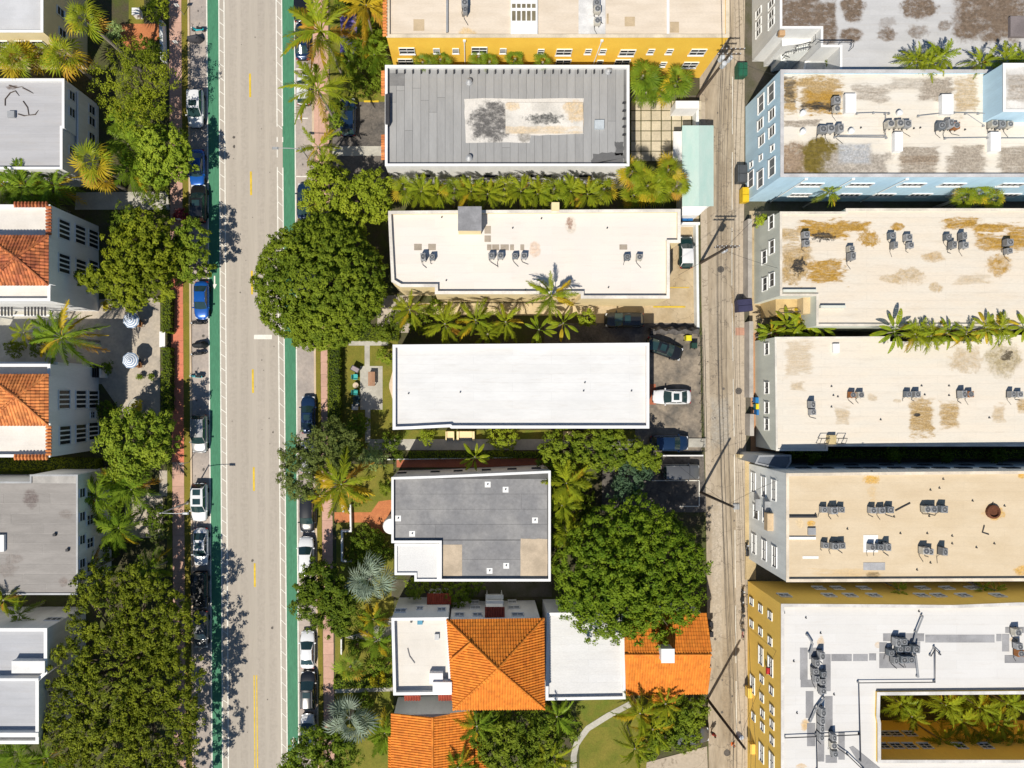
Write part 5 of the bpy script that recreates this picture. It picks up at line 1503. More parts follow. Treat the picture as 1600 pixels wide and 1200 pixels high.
TR = {}
def palm(label, px, py, z, r_px, kind='c', tone='g', n=None, yellow=0.15, name=None, group=None, lean=None, seed=None):
    """kind: c coconut feather, a dense feather clump, f green fan, s silver fan, b paddle leaf"""
    _ts[0] += 1
    r = random.Random(seed or _ts[0])
    top = at(px, py, z)
    R = mm(r_px, z)
    lx, ly = lean or (r.uniform(-0.4, 0.4), r.uniform(-0.4, 0.4))
    base = Vector((top.x + lx, top.y + ly, LOT))
    root = thing(name or {'c': 'coconut_palm', 'a': 'feather_palm', 'f': 'fan_palm', 's': 'silver_palm', 'b': 'paddle_leaf_plant'}[kind], label, 'palm' if kind != 'b' else 'plant', base, group=group)
    tr = {'c': 0.13, 'a': 0.09, 'f': 0.16, 's': 0.24, 'b': 0.10}[kind]
    mb = MB()
    N = 5
    rel = Vector((-lx, -ly, z - LOT))
    pts = [Vector((rel.x * (i / N) ** 1.6, rel.y * (i / N) ** 1.6, rel.z * i / N)) for i in range(N + 1)]
    mb.tube(pts, [tr * (1.35 - 0.5 * i / N) for i in range(N + 1)], 7)
    part('trunk', mb, palm_bark, root, local=True)
    n = int((n or {'c': 15, 'a': 17, 'f': 22, 's': 22, 'b': 9}[kind]) * {'c': 1.25, 'a': 1.35, 'f': 0.9, 's': 0.8, 'b': 1.0}[kind])
    a0 = r.random() * 6.28
    for i in range(n):
        t = i / n
        tn = tone
        u = r.random()
        if t > 0.55 and u < yellow * 1.6: tn = 'y'
        if t > 0.75 and u < yellow * 0.7: tn = 'o'
        ms = FR[kind + tn]
        a = a0 + i * 2.39996 + r.uniform(-0.4, 0.4)
        o = link('frond', None if False else ms[0], root)
        if kind in 'ca':
            k = min(3, int(t * 4)) if r.random() < 0.8 else r.randrange(4)
            o.data = ms[k]
            tilt = (0.55 - 0.75 * t) if kind == 'c' else (0.6 - 0.7 * t)
            sc_ = R * (0.92 + 0.22 * r.random()) * (0.78 + 0.28 * min(1, t * 2)) * 1.12
        elif kind == 'b':
            o.data = ms[r.randrange(len(ms))]
            tilt = 0.7 - 0.8 * t; sc_ = R * r.uniform(0.85, 1.15)
        else:
            o.data = ms[r.randrange(3)]
            tilt = 1.2 - 1.65 * t + r.uniform(-0.25, 0.25); sc_ = R * r.uniform(0.85, 1.12) * (0.62 + 0.42 * min(1, t * 1.6))
        o.location = rel + Vector((0.08 * math.cos(a), 0.08 * math.sin(a), -0.25 * t))
        o.rotation_euler = (r.uniform(-0.35, 0.35) * (3.0 if kind == 's' else 2.2 if kind == 'f' else 1), -tilt * 0.8, a)
        o.scale = (sc_, sc_, sc_)
    return root
# ------------------------------------------------------------------ trees where they stand
tree('huge round dark green street tree overhanging the road beside the cream roof', [(497, 441, 101), (500, 500, 48), (505, 380, 46)], 7.5, L['mid'], bough=0.5, dens=1.75, clump=0.36, leaf=0.15, per=22, hfac=0.6, gaps=0.0, rough=0.35)
tree('yellow green round topped tree touching the huge street tree and the felt roof block', [(515, 295, 38), (560, 310, 40), (585, 290, 26), (500, 275, 22), (540, 345, 30), (590, 325, 20), (490, 312, 20)], 6.0, L['lime'], dens=0.9, clump=0.5, leaf=0.17)
tree('huge vivid green tree shading the parking court by the orange gabled roof', [(986, 898, 116), (940, 905, 68), (1030, 880, 70), (990, 845, 52), (1035, 935, 62), (965, 950, 55), (905, 930, 36)], 7.6, L['vivid'], dens=0.66, clump=0.45, leaf=0.16, per=24, hfac=0.55, gaps=0.1, rough=0.55, bough=0.8)
tree('giant olive green street tree spreading over the pavement and parked cars', [(185, 1060, 92), (140, 1120, 75), (235, 970, 68), (160, 960, 62), (250, 1065, 62), (110, 1045, 40), (245, 1150, 62), (170, 1180, 72), (110, 1150, 45), (215, 905, 32), (140, 915, 30), (285, 1110, 34), (272, 970, 32), (240, 1240, 70), (150, 1270, 80)], 7.4, L['giant'], dens=0.58, clump=0.44, leaf=0.15, per=24, hfac=0.42, gaps=0.24)
tree('olive green spreading tree in front of the brown tiled villa', [(210, 405, 52), (225, 360, 34), (190, 440, 36), (235, 440, 34), (150, 437, 22), (130, 433, 12), (245, 390, 30), (205, 470, 18)], 6.5, L['olive'], dens=0.8, clump=0.42, leaf=0.17)
tree('small bright green double crowned tree over the kerb by the brown tiled villa', [(295, 367, 27), (302, 412, 28), (275, 395, 20), (282, 425, 16)], 5.0, L['bright'], dens=0.9, clump=0.4, leaf=0.15)
tree('bright green round tree leaning over a parked blue car', [(255, 235, 42), (275, 250, 28), (240, 265, 28), (235, 215, 24)], 5.5, L['bright'], dens=0.8, clump=0.42, leaf=0.16)
tree('wide feathery thin leaved tree with bare branches beside the tall palm', [(210, 130, 52), (245, 125, 30), (175, 120, 38), (205, 90, 32), (240, 95, 22), (180, 155, 30), (235, 160, 30), (200, 180, 30)], 7.0, L['olive'], dens=0.42, clump=0.55, leaf=0.12, per=22, gaps=0.4, hfac=0.4)
tree('rounded lime green tree in front of the fresher orange tiled villa', [(210, 690, 50), (180, 685, 32), (240, 670, 30), (200, 725, 30), (245, 700, 26), (190, 650, 16)], 6.0, L['bright'], dens=0.8, clump=0.5, leaf=0.18)
tree('loose grey green street tree overhanging the bike lane by the conifer', [(495, 705, 38), (470, 740, 36), (520, 690, 32), (455, 715, 22), (530, 725, 28), (465, 765, 20), (540, 690, 20)], 6.0, L['grey'], dens=1.0, clump=0.4, leaf=0.13, per=20, gaps=0.22)
tree('dense dark olive street tree between the silver palm and the bike lane', [(510, 925, 42), (490, 950, 32), (530, 945, 34), (495, 905, 28), (530, 975, 22), (480, 925, 20)], 5.5, L['dark'], dens=0.85, clump=0.42, leaf=0.16)
tree('bushy bright tree row between the two grey and white roofs', [(880, 705, 34), (925, 700, 34), (965, 705, 32), (1000, 710, 24), (860, 715, 18), (1020, 720, 14), (945, 685, 22)], 5.0, L['mid'], dens=0.8, clump=0.42, leaf=0.17)
tree('dark blue green tree standing in shade beside the parking court', [(988, 745, 30), (975, 765, 20), (1000, 730, 20)], 4.5, L['teal'], dens=0.8, clump=0.4, leaf=0.13)
tree('dark leaved street tree at the white arrow of the bike lane', [(500, 1185, 46), (475, 1190, 34), (530, 1180, 34), (490, 1160, 24), (455, 1195, 18)], 5.0, L['dark'], dens=0.7, clump=0.45, leaf=0.15, gaps=0.3)
tree('broad green tree below the orange hip roof', [(810, 1150, 44), (775, 1165, 36), (845, 1165, 38), (800, 1190, 44), (770, 1130, 24), (850, 1135, 24)], 5.5, L['mid'], dens=0.75, clump=0.45, leaf=0.17)
tree('green tree and creeper mound beside the alley below the gabled roof', [(1050, 1125, 36), (1080, 1110, 28), (1030, 1145, 30), (1070, 1145, 30), (1015, 1165, 24)], 4.5, L['mid'], dens=0.8, clump=0.42, leaf=0.16)
# conifer: tiers of short branches
def conifer(label, px, py, z, r_px):
    c = at(px, py, 0); R = mm(r_px, 2)
    c = at(px, py, z * 0.5); base = Vector((c.x, c.y, LOT))
    root = thing('conifer', label, 'tree', base)
    part('trunk', MB().tube([(0, 0, 0), (0, 0, z)], [0.12, 0.02], 6), bark, root, local=True)
    cs, ns = [], []
    for t in range(7):
        zz = 0.5 + t * (z - 0.6) / 7; rr = R * (1 - t / 7.4)
        for k in range(9):
            a = k * 0.698 + t * 0.5
            for s in np.linspace(0.25, 1, 5):
                cs.append((math.cos(a) * rr * s, math.sin(a) * rr * s, zz)); ns.append((math.cos(a), math.sin(a), 0.5))
    v = leaf_cloud(np.array(cs), np.array(ns), 0.16, 14, 0.09, 77)
    o = link('crown', np_mesh('crown', v, L['pale']), root); o['kind'] = 'stuff'
conifer('pale green tiered conifer on the lawn beside the concrete walk', 580, 714, 4.5, 24)

# ---- shrubs and hedges
hedge('tall clipped green hedge along the patio lawn', 512, 545, 531, 668, 1.7, L['mid'])
hedge('clipped hedge between the courtyard and red pavement, north of the white gate', 252, 458, 266, 519, 1.5, L['mid'])
hedge('clipped hedge between the courtyard and red pavement, south of the white gate', 252, 544, 266, 640, 1.5, L['mid'])
hedge('long low dark hedge beside the fresher orange tiled villa', -20, 717, 150, 735, 1.6, L['olive'])
hedge('lush low hedge lawn beneath the huge street tree', 545, 512, 622, 532, 0.9, L['mid'])
hedge('dark clipped hedge beside the palms and yellow block', 522, -20, 545, 14, 1.6, L['mid'])
hedge('narrow clipped hedge in shade along the dark grey felt roof block', 640, 706, 860, 716, 1.0, L['dark'])
hedge('thick planting strip in the dark gap north of the tan roof', 1240, 704, 1660, 716, 2.2, L['dark'])
hedge('low garden hedge with yellow flowers beside the pink pavement', 522, 1060, 610, 1075, 0.9, L['bright'])
bush('large lime green clipped shrub beside the pink pavement', 243, 14, 20, 2.0, L['lime'])
bush('dark leafy shrub beside the orange brick path', 232, 78, 22, 1.8, L['dark'])
bush('grey white leaved shrub under the tall palm', 176, 47, 13, 2.0, L['pale'])
bush('dark red leaved shrub by the pavement', 280, 336, 11, 1.4, L['red'])
bush('small green shrub on the verge by the concrete drive', 252, 329, 9, 2.2, L['mid'])
bush('dark green shrub against the concrete drive, beside the villa', 195, 345, 26, 2.6, L['dark'])
bush('low leafy shrub at the south end of the concrete drive', 235, 295, 24, 2.0, L['mid'])
bush('round flowering yellow shrub beside the villa terrace', 165, 477, 7, 2.0, L['yellow'])
bush('dark shrub at the corner of the courtyard annex', 166, 575, 9, 1.5, L['dark'])
bush('golden green topiary in a round planter in the courtyard', 213, 635, 9, 1.6, L['yellow'])
bush('dark bush in the courtyard corner by the white villa', 163, 640, 14, 1.6, L['dark'])
bush('dark shrub under the feather palms near the street lamp', 245, 810, 20, 2.0, L['dark'])
bush('silvery leaved shrub beside the street lamp', 246, 835, 16, 2.2, L['grey'])
bush('shady shrub at the foot of the long grey felt roof', 165, 860, 20, 2.0, L['dark'])
bush('pale green lawn shrub mass beside the tall coconut palms', 575, 120, 30, 2.2, L['mid'])
bush('leafy shrub on the corner by the yellow block', 590, 55, 16, 2.2, L['mid'])
bush('light shrub between the coconut palms and the blue car', 522, 190, 15, 2.0, L['bright'])
bush('green shrub under the coconut palm by the parking court', 525, 170, 14, 1.6, L['dark'])
bush('feathery green shrub at the corner of the white roof', 602, 556, 13, 1.6, L['bright'])
bush('dark shrub with dappled light beside the patio walk', 560, 665, 18, 1.5, L['dark'])
bush('shrub at the corner of the patio walk beside the white roof', 610, 690, 16, 1.5, L['dark'])
bush('yellow green shrub against the south side of the white roof', 668, 683, 12, 1.6, L['lime'])
bush('broad yellow green shrub with flowers beside the concrete walk', 785, 684, 24, 1.8, L['lime'])
bush('round shrub at the walk end by the terracotta path', 620, 712, 9, 1.2, L['dark'])
bush('dark green shrub in the brick path garden', 570, 850, 26, 1.5, L['dark'])
bush('small dark shrub beside the white lower wing', 600, 865, 16, 1.5, L['dark'])
bush('bright ragged shrub north of the porch, by the silver palm', 650, 918, 18, 2.4, L['bright'])
bush('tall dark shrub beside the red tiled porch', 715, 932, 20, 2.6, L['dark'])
bush('bright shrub under the dark grey felt roof edge', 690, 914, 18, 2.2, L['mid'])
bush('leafy shrub tucked at the felt roof corner', 740, 914, 16, 2.0, L['dark'])
bush('yellow flowering shrub in front of the white house front', 590, 1062, 12, 1.2, L['yellow'])
bush('dark shrub bed beside the white house front', 600, 1015, 16, 1.5, L['dark'])
bush('bright green shrub in the front garden of the tiled house', 585, 1040, 15, 1.3, L['bright'])
bush('small round ornamental shrub beside the winding path', 899, 1152, 9, 1.2, L['bright'])
bush('dark shrub bank where the winding path bends', 880, 1130, 22, 2.0, L['dark'])
bush('dense shrub under the vivid tree at the parking court', 900, 790, 30, 1.6, L['dark'])
bush('shrub behind the vivid tree by the felt roof block', 870, 880, 16, 2.2, L['mid'])
bush('leafy shrub at the alley end of the cream roof driveway', 918, 497, 13, 2.2, L['lime'])
bush('dark vine mound by the white stair court', 1300, 100, 9, 5.2, L['mid'])
bush('sunlit vine at the sage block by the alley', 1190, 345, 9, 3.0, L['lime'])
bush('climbing shrub on the ochre porch', 1195, 520, 12, 3.0, L['mid'])
for i, (x, y, r_) in enumerate(((1270, 712, 10), (1400, 711, 12), (1480, 712, 10), (1560, 711, 12))):
    bush('dark shrub in the shaded gap north of the tan roof, %s from the alley' % ORD[i], x, y, r_, 2.8, L['dark'], group='shrubs in the dark gap')
for i, (x, y, r_) in enumerate(((625, 498, 20), (655, 505, 16), (600, 520, 16), (680, 480, 14))):
    bush('green shrub among palms south of the cream roof, %s of its clump' % ORD[i], x, y, r_, 2.2, L['mid'], group='shrubs south of the cream roof')

# ---- palms
palm('tall fan-crowned palm with long leaning trunk beside the cream yellow block', 132, 30, 10.5, 36, 'f', 'g', 20, 0.3, lean=(1.2, -0.8))
for o_, (x, y, z, r_) in ordered(((100, 86, 8, 40), (60, 82, 6, 30), (25, 92, 7, 36), (2, 80, 6, 30)), (132, 30)):
    palm('yellowish fan palm below the cream yellow block, {} from the tall leaning palm'.format(o_), x, y, z, r_, 'f', 'g', 20, 0.4, group='palms below the cream yellow block')
for o_, (x, y, z, r_) in ordered(((40, 292, 6, 42), (85, 292, 5.5, 32), (10, 290, 5.5, 30), (70, 310, 5, 26)), (275, 300)):
    palm('feather palm south of the pale felt roof, {} from the pavement'.format(o_), x, y, z, r_, 'a', 'd', 15, 0.2, group='palms south of the pale felt roof')
palm('golden tipped fan palm at the corner of the pale felt roof', 145, 250, 7.5, 38, 'f', 'g', 20, 0.4)
palm('orange fronded palm below the corner of the pale felt roof', 155, 278, 5.5, 28, 'f', 'y', 14, 0.8)
for o_, (x, y, z, r_) in ordered(((200, 225, 5, 36), (205, 265, 4.5, 34), (195, 190, 5, 30), (225, 170, 5, 28)), (200, 320)):
    palm('dense feather palm beneath the feathery tree, {} from the concrete drive'.format(o_), x, y, z, r_, 'a', 'd', 15, 0.1, group='feather palms beneath the feathery tree')
palm('large ragged coconut palm with yellow fronds over the villa court', 96, 528, 8.5, 50, 'c', 'd', 18, 0.35)
palm('small star-shaped palm in the villa court', 37, 520, 5, 20, 'a', 'g', 9, 0.2)
for o_, (x, y, z, r_) in ordered(((150, 775, 5, 36), (205, 765, 5, 36), (180, 750, 4.5, 28), (185, 825, 4.5, 36), (145, 890, 4.5, 30), (235, 888, 4.5, 28)), (180, 726)):
    palm('dense feather palm beside the long grey felt roof, {} from the low dark hedge'.format(o_), x, y, z, r_, 'a', 'd', 16, 0.12, group='feather palms beside the long grey roof')
palm('bright frond tips of a palm below the long grey felt roof', 5, 938, 8, 24, 'c', 'g', 12, 0.2)
palm('dark palm between the two western flat roofs', 30, 960, 5, 26, 'a', 'd', 12, 0.1)
for o_, (x, y, z, r_) in ordered(((30, 1180, 5, 40), (75, 1185, 4.5, 32)), (300, 1180)):
    palm('feather palm at the foot of the white rimmed block, {} from the street'.format(o_), x, y, z, r_, 'a', 'd', 15, 0.2, group='palms below the white rimmed block')
palm('tall wide coconut palm overhanging the bike lane', 501, 48, 9.5, 58, 'c', 'g', 17, 0.35, lean=(0.6, -0.5))
palm('golden drooping coconut palm at the corner of the yellow block', 572, 8, 9.5, 46, 'c', 'y', 16, 0.7)
palm('coconut palm with drooping fronds over the white parked car', 496, 140, 8.5, 48, 'c', 'g', 14, 0.3, lean=(0.5, -0.6))
palm('small slender coconut palm beside the pedestrian lamp', 497, 229, 6.5, 33, 'c', 'g', 8, 0.35)
for o_, (x, y, z, r_) in ordered(((570, 65, 3.5, 34), (585, 85, 3.0, 30), (545, 95, 3.0, 26)), (604, 58)):
    palm('low feather palm in the yellow block garden, {} from the yellow wall'.format(o_), x, y, z, r_, 'a', 'd', 12, 0.05, group='low palms in the yellow block garden')
palm('bright palm tucked above the lime tree', 505, 258, 5.5, 24, 'a', 'g', 12, 0.1)
xs = list(range(632, 960, 26))
for i, x in enumerate(xs):
    palm('bright palm between the grey felt and cream roofs, %s from the street' % ORD[i], x, 298 + (i % 3) * 4 - 3, 6.6 + 0.4 * (i % 2), 25, 'a' if i % 3 else 'f', 'g', 15, 0.12, group='palm row between the felt and cream roofs')
for o_, (x, y, z, r_) in ordered(((988, 268, 6, 28), (1012, 290, 5.5, 30), (1045, 265, 6, 28), (1058, 290, 5, 26), (1030, 300, 5, 26), (990, 305, 4.5, 24)), (1090, 262)):
    palm('bushy fan palm in the clump by the teal shed, {} from the shed'.format(o_), x, y, z, r_, 'f', 'g', 20, 0.15, group='fan palms beside the teal shed')
for o_, (x, y, z, r_) in ordered(((1005, 118, 6, 32), (1058, 128, 6, 31), (1010, 145, 5, 26), (1035, 140, 5, 26)), (1100, 130)):
    palm('bushy fan palm between yellow block and slab court, {} from the alley'.format(o_), x, y, z, r_, 'f', 'd', 22, 0.12, group='fan palms by the slab court')
for o_, (x, y) in ordered(((688, 93), (748, 88), (805, 92), (660, 97), (765, 96), (848, 97)), (1092, 95)):
    palm('palm crown peeping behind the grey felt roof, {} from the alley'.format(o_), x, y, 6.3, 19, 'f', 'd', 16, 0.1, group='palms peeping behind the felt roof')
for o_, (x, y, z, r_) in ordered(((640, 484, 6.3, 28), (695, 506, 6.3, 32), (743, 500, 6.8, 32), (790, 503, 6.3, 28), (762, 522, 5.8, 22)), (500, 490)):
    palm('feather palm in the row south of the cream roof, {} from the street'.format(o_), x, y, z, r_, 'c', 'g', 14, 0.15, group='palms south of the cream roof')
palm('tall coconut palm rising above the cream roof edge', 862, 462, 9.0, 36, 'c', 'g', 13, 0.2)
for o_, (x, y) in ordered(((842, 515), (880, 505)), (975, 500)):
    palm('bright broad fronded palm near the shaded black SUV, {} from the car'.format(o_), x, y, 5.8, 24, 'b', 'g', 9, 0.1, group='broad fronded palms by the black car')
palm('small bright star palm in the shaded terracotta walk', 742, 714, 4.5, 23, 'b', 'g', 11, 0.1, name='star_palm')
palm('coconut palm with twisted fronds on the brick path lawn', 533, 757, 8, 48, 'c', 'g', 14, 0.35)
palm('low drooping palm beside the black parked car', 500, 775, 5, 26, 'c', 'g', 10, 0.2)
palm('round silver fan palm beside the white lower wing', 578, 905, 5.5, 44, 's', 'g', 24, 0.0)
palm('open silver fan palm on the lawn south of the tiled house front', 546, 1122, 5.0, 45, 's', 'g', 15, 0.0)
palm('spiky fan palm in the front garden beside the yellow flowers', 547, 1042, 3.5, 28, 'f', 'd', 16, 0.1)
palm('dark spiky cycad beside the curved garden walk', 590, 1000, 2.6, 26, 'a', 'd', 16, 0.05, name='cycad')
palm('brownish cycad by the white house front', 583, 968, 2.6, 22, 'a', 'd', 12, 0.6, name='cycad')
palm('dark round cycad on the dry lawn by the southern tile roof', 601, 1146, 2.8, 30, 'a', 'd', 22, 0.02, name='cycad')
for o_, (x, y, z, r_) in ordered(((885, 755, 6, 34), (878, 790, 5, 28), (888, 835, 5, 30), (905, 742, 5, 24)), (885, 690)):
    palm('feather palm in the column beside the dark felt roof, {} from the concrete walk'.format(o_), x, y, z, r_, 'a', 'g', 15, 0.15, group='palm column beside the dark felt roof')
palm('dark palm with bare stems over the southern tile roof', 745, 1135, 6.5, 34, 'c', 'd', 13, 0.2)
palm('golden feather palm at the foot of the broad green tree', 860, 1185, 5.5, 40, 'c', 'g', 14, 0.4)
palm('dark feather palm under the orange hip roof eave', 870, 1120, 5.5, 34, 'c', 'd', 14, 0.15)
for o_, (x, y, z, r_) in ordered(((1000, 1115, 6.5, 34), (1020, 1140, 5.5, 34), (992, 1170, 5.5, 30), (1040, 1100, 6, 26)), (1110, 1100)):
    palm('ragged palm below the orange gabled roof, {} from the alley'.format(o_), x, y, z, r_, 'c', 'g', 13, 0.3, group='palms below the gabled roof')
palm('leaning palm at the bottom end of the southern tile roof', 715, 1200, 6, 36, 'c', 'd', 12, 0.2)
for o_, (x, y, r_) in ordered(((1432, 96, 25), (1470, 92, 28), (1450, 100, 24), (1533, 98, 24), (1570, 94, 26), (1600, 96, 24)), (1262, 85)):
    palm('palm crown behind the blue block, {} from the stair court'.format(o_), x, y, 9.6, r_, 'a', 'g', 13, 0.1, group='palms north of the blue block')
palm('single small palm against the blue wall', 1296, 301, 6, 18, 'a', 'g', 12, 0.1)
for o_, (x, y, r_) in ordered(((1508, 308, 22), (1552, 312, 24), (1530, 302, 20)), (1160, 308)):
    palm('palm in the group against the blue wall, {} from the alley'.format(o_), x, y, 6, r_, 'f', 'g', 16, 0.15, group='palms against the blue wall')
palm('tall broad leaved palm casting a shadow on the blotched cream roof', 1398, 518, 8.2, 30, 'b', 'g', 11, 0.4)
for o_, (x, y, r_) in ordered(((1430, 522, 24), (1455, 525, 24), (1480, 520, 22), (1510, 522, 24), (1540, 512, 24), (1562, 514, 26), (1600, 512, 24)), (1160, 520)):
    palm('broad leaved palm in the gap between two cream roofs, {} from the alley'.format(o_), x, y, 7.6, r_, 'b' if x % 4 == 0 else 'a', 'g', 13, 0.25, group='broad leaved palms between the cream roofs')
for o_, (x, y, r_) in ordered(((1230, 508, 26), (1255, 503, 28), (1280, 512, 22), (1205, 520, 20), (1245, 518, 22)), (1160, 510)):
    palm('lush broad leaved plant beside the ochre porch, {} from the alley'.format(o_), x, y, 4.6, r_, 'b', 'g', 12, 0.2, group='broad leaved plants by the ochre porch')
for o_, (x, y, r_) in ordered(((1408, 1100, 26), (1425, 1120, 22), (1478, 1102, 30), (1502, 1125, 26), (1530, 1105, 28), (1560, 1130, 26), (1575, 1100, 26), (1470, 1155, 26), (1512, 1165, 24), (1545, 1155, 26), (1585, 1150, 26)), (1376, 1130)):
    palm('feather palm in the ochre courtyard, {} from its alley end'.format(o_), x, y, 5.5, r_, 'a', 'g', 14, 0.12, group='courtyard palms')
for o_, (x, y) in ordered(((1405, 922), (1535, 920), (1555, 922)), (1170, 920)):
    palm('dark palm in the shaded gap before the ochre wall, {} from the alley'.format(o_), x, y, 5, 14, 'a', 'd', 11, 0.1, group='palms before the ochre wall')

for lab, x, y, r_, h_, k_ in (('dark shrub mass filling the white walled garden bed', 560, 868, 20, 1.4, 'dark'), ('bright low shrub inside the white walled garden bed', 590, 842, 13, 1.2, 'mid'),
        ('low green shrub beside the curved garden walk', 556, 1010, 13, 1.2, 'dark'), ('leafy shrub under the brownish cycad', 568, 972, 14, 1.3, 'mid'), ('small round shrub by the pink pavement, near the silver palm', 535, 985, 9, 1.1, 'bright'),
        ('dark shrub at the corner of the white house front', 606, 1040, 11, 1.4, 'dark'), ('green shrub under the open silver fan palm', 570, 1098, 14, 1.2, 'dark'), ('bright shrub beside the conifer', 556, 700, 13, 1.4, 'mid'),
        ('leafy shrub below the twisted coconut palm', 560, 778, 14, 1.2, 'mid'), ('dark shrub against the dark grey felt roof block front', 603, 762, 12, 1.6, 'mid'), ('dark leafy shrub between villa terrace and court palm', 60, 540, 16, 1.5, 'dark'), ('green shrub at the foot of the villa court pergola', 20, 545, 14, 1.4, 'mid')):
    bush(lab, x, y, r_, h_, L[k_])
# ------------------------------------------------------------------ cars
car_glass = M('car_glass', (0.022, 0.05, 0.052), 0.06, var=0.1, fine=0.02, spec=0.9, coord='obj')  # teal of the reflected sky is put into the base colour
tyre_m = M('tyre_rubber', (0.02, 0.02, 0.021), 0.9, coord='obj')
rim_m = M('alloy_rim', (0.45, 0.45, 0.46), 0.35, metal=0.8, coord='obj')
lamp_m = M('headlamp', (0.75, 0.78, 0.8), 0.15, spec=0.7, coord='obj')
tail_m = M('taillamp', (0.35, 0.02, 0.02), 0.25, coord='obj')
plastic = M('black_plastic', (0.025, 0.025, 0.027), 0.6, coord='obj')
CAR = {
    'white': paint('car_white', (0.72, 0.73, 0.74)), 'silver': paint('car_silver', (0.42, 0.42, 0.42), 0.3, 0.5), 'grey': paint('car_grey', (0.14, 0.145, 0.15), 0.3, 0.4),
    'black': paint('car_black', (0.012, 0.013, 0.015)), 'blue': paint('car_blue', (0.01, 0.10, 0.42), 0.25, 0.2), 'navy': paint('car_navy', (0.012, 0.035, 0.09), 0.25, 0.3),
    'darkgreen': paint('car_darkgreen', (0.008, 0.03, 0.026)), 'teal': paint('car_teal', (0.02, 0.22, 0.30)),
}
SPEC = {   # length, width, height, belt; body stations (x frac, width frac, top z); cabin x fracs; roof width
    'sedan': (4.7, 1.84, 1.45, [(-.5, .50, .66), (-.485, .70, .80), (-.46, .83, .90), (-.42, .92, .97), (-.34, .985, 1.0), (-.2, 1, .97), (0, 1, .95), (.17, 1, .93), (.30, .975, .86), (.40, .90, .78), (.45, .79, .70), (.485, .62, .60), (.5, .44, .50)], (.225, .045, -.20, -.375), .70),
    'suv': (4.75, 1.93, 1.72, [(-.5, .60, .85), (-.485, .80, .98), (-.46, .90, 1.05), (-.42, .96, 1.08), (-.3, 1, 1.1), (0, 1, 1.08), (.2, 1, 1.06), (.32, .98, 1.0), (.41, .91, .92), (.46, .78, .82), (.488, .62, .70), (.5, .45, .60)], (.245, .065, -.375, -.475), .76),
    'hatch': (3.95, 1.74, 1.46, [(-.5, .56, .75), (-.485, .76, .86), (-.46, .86, .92), (-.4, .96, .97), (-.25, 1, .98), (0, 1, .96), (.2, 1, .95), (.34, .97, .88), (.42, .86, .78), (.47, .70, .66), (.5, .46, .5)], (.235, .06, -.37, -.46), .78),
    'boxy': (4.5, 1.88, 1.85, [(-.5, .9, 1.0), (-.485, .96, 1.12), (-.3, 1, 1.15), (0, 1, 1.15), (.18, 1, 1.14), (.24, 1, 1.1), (.44, .96, 1.06), (.485, .9, .95), (.5, .8, .7)], (.205, .14, -.455, -.485), .86),
}
CM = {}
